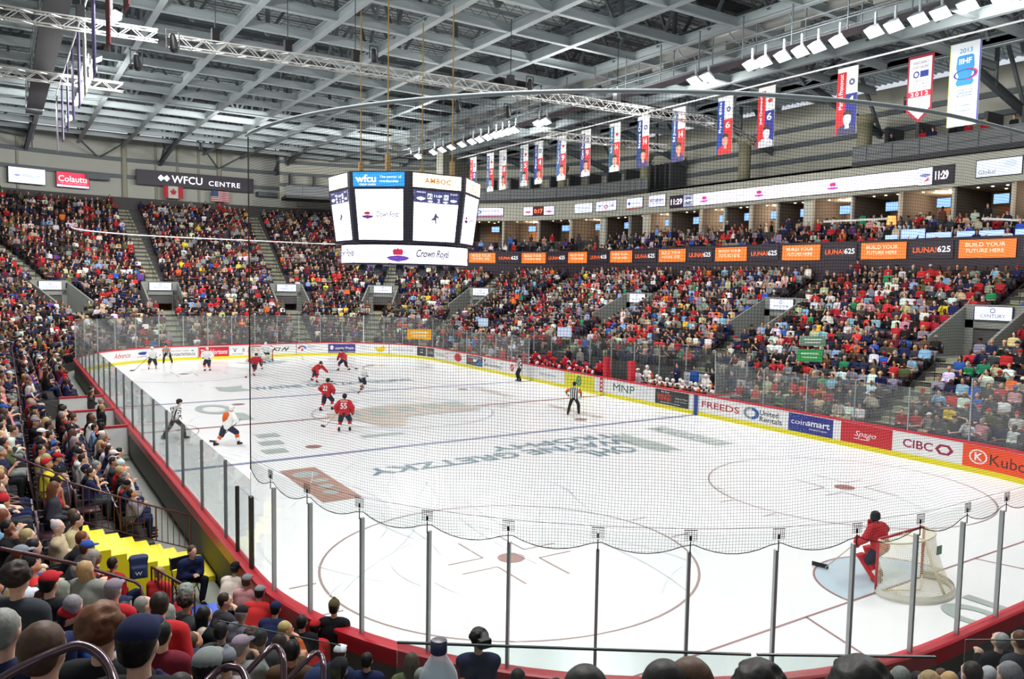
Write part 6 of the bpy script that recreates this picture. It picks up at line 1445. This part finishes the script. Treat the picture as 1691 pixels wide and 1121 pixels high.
def benchman(k, s, d, z, team, label, group):
    P_ = BP[k]; n = PN(s)[1]; b = link('person', P_['body']); b.location = tuple(P(s, d, z)); b.rotation_euler = (0, 0, yaw_to(n)+rr.uniform(-.35, .35)); ocol(b, rr.choice(SK[:4])); tag(b, label, 'person', group)
    red = team == 'red'
    ocol(link('jersey', P_['jersey'], b), C_['red'] if red else C_['white']); ocol(link('padded_pants', P_['pants'], b), C_['navy']); ocol(link('helmet', P_['helmet'], b), srgb(40, 44, 70) if red else C_['white'])
    ocol(link('gloves', P_['gloves'], b), C_['navy'] if red else C_['black']); ocol(link('sleeve_bands', P_['bands'], b), C_['white'] if red else C_['orange'])
hs = np.linspace(33.6, 23.4, 15)
for i, s in enumerate(hs): benchman([0, 1, 0, 0, 2][i % 5], s+rr.uniform(-.12, .12), .95, .34, 'red', 'red player with dark helmet on the home bench front row, %s from far end' % ordk[i], 'players on the home bench')
for i, s in enumerate(np.linspace(33.2, 24.5, 8)): benchman(1, s, 1.75, .5, 'red', 'player in red, home bench back row, %s from the far end' % ordk[i], 'players on the home bench')
aw = np.linspace(19.0, 13.9, 12)
for i, s in enumerate(aw): benchman([0, 0, 1, 0][i % 4] if i not in (0, 10) else 2, s, .95, .34, 'white', 'player in white jersey and helmet on the away bench, %s from the red door' % ordk[i], 'players on the away bench')
def standing(s, d, z, top, pants, hk, hc, label, yawoff=0, pose='stand', kc='black', sleeve='sweater'):
    n = PN(s)[1]; lk = dict(top=top, sleeve=sleeve, hk=hk, hc=hc, kc=kc, pants=pants, legs='trousers', skin=rr.choice(SK[:4])); return person(pose, tuple(P(s, d, z)), yaw_to(n)+yawoff, lk, label, None, rr)
standing(28.6, 2.3, .6, 'black', 'black', 'short', 'black', 'coach in black suit standing behind the home bench')
standing(27.3, 2.3, .6, 'grey', 'charcoal', 'short', 'grey', 'coach in grey suit standing behind the home bench', .3)
standing(30.9, 2.3, .3, 'red', 'black', 'cap', 'black', 'helper in red jacket standing behind the far part of the home bench', 0, 'stand', 'black')
standing(35.2, 1.0, .1, 'bright red', 'black', 'short', 'brown', 'staff member in red at the far end of the home bench', .4)
standing(22.9, 1.1, .05, 'bright red', 'black', 'short', 'dark brown', 'staff member in bright red jacket leaning by the red door', .2)
standing(17.9, 2.2, .5, 'navy', 'navy', 'short', 'dark brown', 'coach in navy suit with folded arms behind the away bench', 0, 'standfold')
standing(16.5, 2.2, .5, 'blue', 'navy', 'short', 'black', 'coach in blue suit standing behind the away bench', .2)
standing(15.1, 2.2, .5, 'black', 'black', 'short', 'black', 'coach in black suit standing behind the away bench', -.3)
standing(13.75, 2.2, .5, 'navy', 'black', 'bun', 'black', 'trainer in navy jacket behind the near end of the away bench', .3)
standing(20.0, 1.1, .05, 'white', 'navy', 'cap', 'black', 'penalty door attendant in white between the red posts', 0, 'stand', 'white')
# red door posts, bench partitions, glass behind benches
for i, (s, w_, h, lab) in enumerate([(22.05, .28, 2.35, 'left'), (19.75, .35, 2.3, 'right')]):
    p, n = PN(s); t = np.array((-n[1], n[0], 0.)); mb = MB(); mb.obox((*(p+n*.35), 1.1+h/4+.03), (*n, 0), t, (0, 0, 1), .16, w_/2, h/4)
    o = mb.build('red_padded_post', m_cap); tag(o, 'tall red padded post on the boards between the benches, %s one' % lab, 'post')
bg = empty('bench_glass', tuple(P(24, 3.0, 0)), 'tall clear glass screen standing behind the team benches', 'glass screen')
for a in np.arange(13.4, 34, 2.28):
    mb = MB(); sweep(mb, rect(2.95, 2.965, .1, 3.15), a+.02, a+2.24); child(mb, 'glass_panel', m_rglass, bg)
    mb = MB(); p = P(a, 2.96, 0); mb.box(p[0]-.03, p[0]+.03, p[1]-.03, p[1]+.03, 0, 3.15); child(mb, 'glass_post', m_alu, bg)
for i, (s, t_, lab) in enumerate([(16.9, 'Credit Union', 'middle'), (12.9, 'Credit Union', 'near')]):
    flatsign('bench_sign', P(s+1.1, 2.85), P(s-1.1, 2.85), .95, 1.75, 'white sign with blue script behind the away bench, %s one' % lab, (214, 216, 220), [(T(t_, .3), .08, .4, .8, .36, (60, 70, 150)), (SQ, .05, .15, .9, .05, (190, 70, 80))], .05, 0)
for s in (34.3, 13.3):
    mb = MB(); sweep(mb, rect(.15, 2.95, 0, 1.1), s-.05, s+.05); sweep(mb, rect(.12, 2.95, 1.1, 1.16), s-.06, s+.06, 1); o = mb.build('bench_partition', [m_board, m_cap]); tag(o, 'white partition wall at the %s end of the team benches' % ('far' if s > 20 else 'near'), 'partition')
for nm_, a, b in (('home', 22.8, 34), ('away', 13.6, 19.4)):
    o = empty('players_bench', tuple(P(a, 1.1, .1)), 'long %s team bench behind the right boards' % nm_, 'bench'); mb = MB(); sweep(mb, rect(.8, 1.15, .7, .76), a, b); child(mb, 'seat', m_suitew, o); mb = MB()
    for s in np.arange(a+.2, b, 1.6): mb.box(P(s, .85, 0)[0], P(s, 1.1, 0)[0], P(s, 1, 0)[1]-.03, P(s, 1, 0)[1]+.03, .05, .7)
    child(mb, 'supports', m_dark, o)
# ------------------------------------------------------------------ scorer's table and boxes on the left
for i, s in enumerate((97.2, 101.5, 105.8)):
    mb = MB(); sweep(mb, rect(.15, 1.9, 0, 1.08), s-.05, s+.05); sweep(mb, rect(.12, 1.92, 1.08, 1.16), s-.07, s+.07, 1); o = mb.build('box_partition', [m_board, m_cap]); tag(o, 'white red-topped partition of the penalty boxes at left, %s from the far end' % ordk[i], 'partition')
for i, (s, d_, top, pz) in enumerate([(99, .8, 'black', 'stand'), (100.3, .9, 'charcoal', 'standfold'), (103, .8, 'black', 'stand'), (104.6, .9, 'black', 'stand')]): standing(s, d_, .05, top, 'black', 'short', ['black', 'brown', 'grey', 'blonde'][i], 'official in %s standing in the left penalty box area, %s from the far end' % (top, ordk[i]), 0, pz)
# ================================================================== HAND PLACED SPECTATORS NEAR THE CAMERA
def headperson(px_, py_, dep, pose, lk, label, face=None, extra=0, group=None):
    h = pix(px_, py_, dep); f = (SEATED.get(pose) or STAND.get(pose)); tgt = np.array((0., -8.)) if face is None else None
    fc = (tgt-h[:2]) if face is None else np.array(face, float); yw_ = math.atan2(fc[1], fc[0])-PI/2+extra
    c, s_ = math.cos(yw_), math.sin(yw_); hc = f.hc; loc = h-np.array((c*hc[0]-s_*hc[1], s_*hc[0]+c*hc[1], hc[2]))
    base = dict(top='black', sleeve='sweater', hk='short', hc='black', kc='black', pants='navy', legs='trousers', skin=SK[0]); base.update(lk)
    return person(pose, tuple(loc), yw_, base, label, group, rr)
HP = [
 (389, 938, 15.6, 'forward', dict(top='white', hk='backcap', kc='black'), 'man in red, white and black striped sweater with black backward cap by the boards'),
 (408, 959, 14.8, 'upright', dict(top='pink', hk='cap', kc='grey', hc='brown', sleeve='sweater'), 'man in dusty pink shirt with grey cap seated beside the striped sweater'),
 (429, 978, 14.2, 'forward', dict(top='bright red', hk='cap', kc='grey'), 'person in bright red hoodie with grey cap seated at the boards'),
 (455, 1005, 13.4, 'forward', dict(top='navy', hk='cap', kc='navy'), 'person in blue jacket with navy cap by the near boards'),
 (499, 1027, 12.6, 'upright', dict(top='black', hc='black'), 'dark haired man in black looking right beside the near boards'),
 (520, 1036, 12.8, 'forward', dict(top='bright red', hk='cap', kc='red'), 'person with red cap crouching by the near boards'),
 (552, 1003, 12.9, 'stand', dict(top='black', hk='beanie', kc='olive'), 'man in olive knit hat and black jacket standing at the near boards'),
 (790, 1056, 9.3, 'standfold', dict(top='navy', hk='curly', hc='black'), 'photographer with curly black hair and navy shirt holding a camera at the near glass'),
 (337, 1047, 11, 'upright', dict(top='charcoal', hk='short', hc='white'), 'white haired person in the lower left crowd, beside the glass guard'),
 (307, 1049, 11, 'upright', dict(top='black', hc='brown'), 'brown haired man in black, left of the white haired person'),
 (366, 1042, 10, 'upright', dict(top='charcoal', hc='black'), 'dark haired man just left behind the glass guard edge'),
 (398, 1068, 8.6, 'leanleft', dict(top='grey', hk='cap', kc='grey', hc='grey'), 'man in grey cap looking right in the bottom left crowd'),
 (375, 1092, 8.2, 'upright', dict(top='grey', hk='beanie', kc='grey'), 'head in smooth grey knit hat at the bottom left'),
 (343, 1103, 5, 'upright', dict(top='grey', hk='cap', kc='grey'), 'large grey cap at the bottom edge, left of the curved handrails'),
 (483, 1074, 8.4, 'upright', dict(top='brown', hc='black', skin=SK[2]), 'dark haired person with bare neck between the curved handrails'),
 (431, 1053, 10, 'upright', dict(top='charcoal', hc='black'), 'dark haired head behind the glass guard, below the red hoodie'),
 (560, 1106, 8.2, 'upright', dict(top='black', hk='cap', kc='black'), 'black cap at the bottom edge left of the long haired woman'),
 (7, 1040, 4.3, 'upright', dict(top='navy', hc='grey'), 'grey haired man cut by the left edge of the picture near the bottom'),
 (74, 1072, 3.3, 'upright', dict(top='black', hc='brown'), 'large brown haired head behind the big curved handrail'),
 (170, 1040, 4.0, 'upright', dict(top='black', hk='curly', hc='auburn'), 'curly brown haired head left of the big grey and navy cap'),
 (230, 1062, 3.6, 'upright', dict(top='black', hk='cap', kc='navy', hc='black'), 'large navy and grey cap near the bottom left'),
 (82, 962, 8.4, 'upright', dict(top='black', hk='cap', kc='red', hc='black'), 'person with bright red patterned cap in the lower left crowd'),
 (29, 955, 6.3, 'upright', dict(top='charcoal', hk='curly', hc='dark brown'), 'person with thick dark curly hair at the far lower left'),
 (38, 992, 7.3, 'upright', dict(top='black', hk='cap', kc='white'), 'person with white cap low at the left edge'),
 (122, 1000, 8.2, 'upright', dict(top='black', hc='grey'), 'balding grey head below the red patterned cap'),
 (188, 974, 9, 'upright', dict(top='red', hk='cap', kc='grey', hc='grey'), 'person in red jacket with grey cap in the lower left crowd'),
 (201, 1001, 9.5, 'upright', dict(top='white', hk='cap', kc='navy'), 'person with navy cap and pale shirt, lower left crowd'),
 (263, 998, 7.5, 'turned', dict(top='red', hc='dark brown'), 'dark haired man in red shirt turned to the right below the steel guard'),
 (268, 1046, 7.2, 'upright', dict(top='maroon', hc='black'), 'person in magenta red shirt right of the big navy cap'),
 (142, 938, 10.5, 'phone', dict(top='grey', hk='long', hc='blonde'), 'long haired blonde woman looking at a phone, lower left'),
 (130, 942, 11.6, 'upright', dict(top='charcoal', hc='grey'), 'grey haired man left of the blonde woman with phone'),
 (680, 1092, 10.4, 'upright', dict(top='olive', hk='long', hc='brown'), 'long haired woman seated left of the water bottle'),
 (606, 1090, 11.6, 'upright', dict(top='navy', hc='black'), 'dark haired man in navy shirt at the bottom, left of the glass guard'),
 (264, 945, 15.0, 'upright', dict(top='bright red', hk='short', hc='blonde'), 'blond person in bright red top seated behind the steel guard'),
 (187, 930, 14.5, 'upright', dict(top='red', hc='dark brown'), 'dark haired person in red and white sweater left of the blue backpack'),
 (965, 1150, 2.9, 'upright', dict(top='black', hc='black'), 'smooth black haired head at the bottom middle edge'),
 (1094, 1140, 3.0, 'upright', dict(top='black', hc='black'), 'black haired head at the bottom edge, right of the middle'),
 (1134, 1136, 3.1, 'turned', dict(top='maroon', hk='short', hc='brown'), 'grey brown head close to the camera at the bottom, right of the middle'),
 (1250, 1146, 3.3, 'upright', dict(top='black', hk='curly', hc='black'), 'frizzy black haired head at the bottom edge'),
 (1415, 1152, 2.75, 'upright', dict(top='black', hk='curly', hc='black'), 'very large dark haired head at the bottom right'),
 (1485, 1120, 7.5, 'upright', dict(top='grey', hc='grey'), 'grey head at the bottom edge right of the very large dark head'),
 (1533, 1130, 6.5, 'upright', dict(top='beige', hk='short', hc='blonde'), 'blond head at the bottom edge toward the right'),
 (1651, 1057, 10.2, 'phone', dict(top='black', hc='grey', skin=SK[3]), 'bald man in dark jacket holding bright food wrapper at the lower right'),
 (1683, 1056, 9.6, 'upright', dict(top='charcoal', hc='brown'), 'brown haired person at the lower right edge of the picture'),
 (1603, 1112, 7.5, 'upright', dict(top='charcoal', hc='dark brown'), 'dark haired person at the bottom right below the bald man'),
 (1665, 1115, 6.5, 'upright', dict(top='black', hc='grey'), 'grey haired person in the bottom right corner'),
]
for h_ in HP:
    o = headperson(*h_[:5], h_[5])
    if h_[5].startswith('man in red, white and black'):
        o.children[0].data = o.children[0].data.copy(); o.children[0].data.materials.clear(); o.children[0].data.materials.append(strmat('fan_stripes', srgb(200, 196, 190), srgb(120, 24, 32), .085))
hm_ = headperson(306, 898, 17.6, 'forward', dict(top='navy', hc='brown', pants='black'), 'usher in navy jacket leaning forward on a folding chair beside the yellow stairs', (.25, -1.0))
hm_.location = (-13.86, -19.75, .03)
fc_ = empty('folding_chair', (hm_.location.x, hm_.location.y, 0.03), 'black folding chair under the usher by the yellow stairs', 'chair'); fc_.rotation_euler = hm_.rotation_euler
for nm_, bx_ in (('seat', (-.22, .22, -.2, .22, .42, .45)), ('backrest', (-.22, .22, -.27, -.24, .62, .86))): mb = MB(); mb.box(*bx_); mb.build(nm_, m_black, fc_)
for sx in (-1, 1):
    mb = MB(); mb.tube([(sx*.22, -.28, .88), (sx*.22, -.1, .4), (sx*.22, .24, 0)], .011, 6); mb.build('leg', m_dark, fc_); mb = MB(); mb.tube([(sx*.2, .2, .42), (sx*.2, -.3, 0)], .011, 6); mb.build('leg', m_dark, fc_)
# camera in the photographer's hands
pc = pix(800, 1062, 9.0); o = empty('photo_camera', tuple(pc), 'black camera with large lens held by the photographer at the glass', 'camera')
mb = MB(); mb.box(pc[0]-.07, pc[0]+.07, pc[1]-.04, pc[1]+.04, pc[2]-.05, pc[2]+.05); child(mb, 'camera_body', m_black, o); mb = MB(); mb.tube([pc, pc+np.array((.1, .18, 0))], [.04, .045], 12); child(mb, 'lens', m_black, o)
# backpack, blue mat
bp = pix(229, 936, 14.6); o = empty('backpack', tuple(bp-(0, 0, .3)), 'navy backpack with white emblem on a seat beside the yellow stairs', 'backpack'); mb = MB()
dd_ = np.array((CAM[0]-bp[0], CAM[1]-bp[1], 0)); dd_ /= np.linalg.norm(dd_); tt_ = np.array((-dd_[1], dd_[0], 0)); mb.obox(bp, dd_, tt_, (0, 0, 1), .09, .15, .2); mb.cone(bp-tt_*.09+(0, 0, .16), bp+tt_*.09+(0, 0, .16), .08, .08, 10); mb.obox(bp+dd_*.08-np.array((0, 0, .07)), dd_, tt_, (0, 0, 1), .05, .12, .1); me = remesh(mb, .02, 2); me.materials.append(mat('pack', srgb(40, 52, 96), .7)); b_ = link('bag', me, o); b_.location = -Vector(o.location)
mb = MB(); d_ = np.array((CAM[0]-bp[0], CAM[1]-bp[1], 0)); d_ /= np.linalg.norm(d_); t_ = np.array((-d_[1], d_[0], 0)); put(mb, text2d('W', 0, .03), lambda u, v: bp+d_*.15+t_*u+np.array((0, 0, v)), -.06, -.11, .12, .07); child(mb, 'emblem', m_white, o)
mb = MB(); mb.add([(*at_, .06) for at_ in [(-13.9, -20.2), (-13.25, -20.3), (-13.1, -21.4), (-13.9, -21.3)]]+[(*at_, .03) for at_ in [(-13.9, -20.2), (-13.25, -20.3), (-13.1, -21.4), (-13.9, -21.3)]], [(0, 1, 2, 3), (0, 4, 5, 1), (1, 5, 6, 2), (2, 6, 7, 3), (3, 7, 4, 0)]); o = mb.build('floor_mat', M(70, 110, 226, .6)); tag(o, 'bright blue mat on the floor behind the near corner boards', 'mat')
# guards and handrails near the camera
handrail('stair_guard', [P(118.62, .35, 1.05), P(118.62, 1.6, 1.6), P(118.62, 3.4, 2.45)], m_rail, 'maroon guard rail with balusters on the far side of the yellow stairs', .022, .13, .8)
handrail('floor_guard', [pix(250, 936, 15), pix(321, 975, 14.2)], m_rail, 'dark steel guard with vertical bars beside the corner floor', .022, .11, .8)
handrail('long_handrail', [pix(0, 905, 9.5), pix(120, 930, 10.5), pix(222, 960, 11.5), pix(233, 968, 11.5), pix(236, 994, 11.3)], m_rail, 'long maroon handrail slanting down through the left crowd', .024)
handrail('short_handrail', [pix(20, 752, 15), pix(100, 784, 17), pix(110, 792, 17), pix(116, 829, 16.6)], m_rail, 'thin maroon handrail in the left crowd above the long one', .02)
m_rs = mat('rail_shiny', srgb(96, 78, 84), .18, .6)
def curve_rail(pts, label, r):
    o = empty('curved_handrail', tuple(pix(*pts[0])), label, 'handrail'); A_ = smooth_path([pix(*p) for p in pts]); mb = MB(); mb.tube(A_, r, 12); child(mb, 'top_tube', m_rs, o, True); return o
curve_rail([(-30, 1140, 3.0), (40, 1100, 3.1), (95, 1075, 3.2), (130, 1066, 3.25), (158, 1076, 3.25), (178, 1098, 3.2), (190, 1135, 3.1), (200, 1220, 3.0)], 'big curved maroon handrail end at the bottom left corner', .019)
curve_rail([(330, 1135, 3.6), (360, 1108, 3.7), (380, 1101, 3.7), (400, 1108, 3.7), (412, 1140, 3.6)], 'curved handrail end at the bottom, left of two taller ones', .017)
curve_rail([(400, 1118, 5), (432, 1084, 5.1), (450, 1068, 5.2), (461, 1072, 5.2), (468, 1092, 5.1), (468, 1140, 5)], 'curved handrail end at the bottom, middle of three', .02)
curve_rail([(476, 1122, 5.6), (506, 1090, 5.7), (520, 1078, 5.8), (531, 1084, 5.8), (534, 1100, 5.7), (534, 1140, 5.6)], 'curved handrail end at the bottom, right one of three', .02)
# glass guards in front of the camera's row
def gguard(a, b, label, drop=1.0):
    A_, B_ = pix(*a), pix(*b); o = empty('glass_guard', tuple(A_-np.array((0, 0, drop))), label, 'glass guard'); d = B_-A_; n_ = np.cross(d, (0, 0, 1.)); n_ /= np.linalg.norm(n_)
    mb = MB(); vs = []
    for off in (-.006, .006):
        for q in (A_, B_, B_-np.array((0, 0, drop)), A_-np.array((0, 0, drop))): vs.append(q+n_*off)
    mb.add(vs, [(0, 1, 2, 3), (7, 6, 5, 4), (0, 4, 5, 1), (3, 2, 6, 7), (0, 3, 7, 4), (1, 5, 6, 2)]); child(mb, 'glass_panel', m_rglass, o)
    mb = MB(); mb.bar(A_+(0, 0, .004), B_+(0, 0, .004), .014, .008); child(mb, 'top_edge', mat('glass_edge', srgb(40, 56, 54), .3), o)
    return o
gguard((656, 1062, 3.6), (1240, 1082, 3.5), 'clear glass guard panel below the camera, behind the water bottle')
gguard((1250, 1082, 3.5), (1545, 1086, 3.55), 'clear glass guard panel at the bottom right of the middle')
gguard((1594, 1057, 6.5), (1760, 1057, 6.4), 'clear glass guard panel with dark edge at the lower right')
gguard((362, 1025, 9.0), (562, 1066, 8.0), 'smoky glass guard panel over the bottom left crowd')
# water bottle standing close to the camera
c = pix(724, 1128, 1.47); o = empty('water_bottle', tuple(c-np.array((0, 0, .14))), 'clear plastic water bottle with blue cap standing close to the camera', 'bottle')
mbw = bpy.data.materials.new('bottle_plastic'); mbw.use_nodes = True; b_ = mbw.node_tree.nodes['Principled BSDF']; b_.inputs['Base Color'].default_value = (.72, .84, .88, 1); b_.inputs['Roughness'].default_value = .12; b_.inputs['Alpha'].default_value = .55
prof = [(-.14, .03), (-.138, .034), (-.12, .036), (-.05, .036), (0, .0375), (.018, .0345), (.034, .027), (.048, .018), (.056, .0135), (.062, .013)]
mb = MB(); mb.tube([c+np.array((0, 0, z)) for z, r in prof], [r for z, r in prof], 24); child(mb, 'bottle_body', mbw, o, True)
mb = MB(); mb.tube([c+np.array((0, 0, z)) for z in (.058, .06, .082, .0835)], [.014, .0155, .0155, .013], 20); child(mb, 'cap', mat('bottle_cap', srgb(44, 48, 76), .4), o, True)
mb = MB(); mb.tube([c+np.array((0, 0, z)) for z in (-.12, -.003)], [.0372, .0382], 24, cap=False); child(mb, 'label_wrap', mat('bottle_label', srgb(62, 96, 140), .5), o, True)
mb = MB(); p0 = c-np.array((0, 0, .15)); mb.box(p0[0]-.25, p0[0]+.25, p0[1]-.12, p0[1]+.12, p0[2]-.02, p0[2]+.01); o = mb.build('ledge_shelf', m_dark); tag(o, 'narrow dark ledge carrying the water bottle below the picture edge', 'ledge')
# banners and signs held in the right stand
for i, (px_, py_, dep, W, H, c_, lab) in enumerate([(1337, 587, 39, 1.25, .6, (60, 170, 90), 'green banner with pale lettering hung at the front of the right stand'), (1342, 563, 40, 1.3, .5, (120, 150, 130), 'pale grey green banner above the green one'), (692, 552, 62, 1.9, .8, (226, 160, 30), 'orange yellow banner on the far right corner glass'), (932, 548, 50, .9, .6, (200, 214, 240), 'small white and blue sheet in front of the right stand'), (798, 532, 58, .7, .6, (190, 214, 240), 'small pale blue lit screen low in the far right corner')]):
    q = pix(px_, py_, dep); t_ = np.array((RT[0], RT[1], 0)); t_ /= np.linalg.norm(t_); a = q-t_*W/2; b2 = q+t_*W/2
    flatsign('hanging_sheet', a, b2, q[2]-H/2, q[2]+H/2, lab, c_, [(SQ, .15, .6, .7, .12, (230, 240, 230)), (SQ, .2, .3, .6, .1, (230, 240, 230))] if i < 3 else [], .03, .0, 'banner', None, m_white, 0)

# ------------------------------------------------------------------ labels of look-alikes: which one it is, counted from the camera
_o20 = ['', 'first', 'second', 'third', 'fourth', 'fifth', 'sixth', 'seventh', 'eighth', 'ninth', 'tenth', 'eleventh', 'twelfth', 'thirteenth', 'fourteenth', 'fifteenth', 'sixteenth', 'seventeenth', 'eighteenth', 'nineteenth', 'twentieth']
_ten = ['', '', 'twent', 'thirt', 'fort', 'fift', 'sixt', 'sevent', 'eight', 'ninet']
def ordinal(n):
    if n <= 20: return _o20[n]
    t, u = divmod(n, 10); return _ten[t]+('ieth' if u == 0 else 'y-'+_o20[u])
bpy.context.view_layer.update()
same = {}
for o in SC.objects:
    if o.parent is None and 'group' in o and 'label' in o: same.setdefault((o['group'], o['label']), []).append(o)
for (g_, l_), os_ in same.items():
    if len(os_) < 2 or len(os_) > 99: continue
    def wc(o):
        p = o.matrix_world.translation if o.type == 'EMPTY' else o.matrix_world@(sum((Vector(c) for c in o.bound_box), Vector())/8)
        return (p-Vector(CAM)).length
    os_.sort(key=wc)
    for i, o in enumerate(os_): o['label'] = ' '.join(l_.split()[:12])+', '+ordinal(i+1)+' nearest the camera'
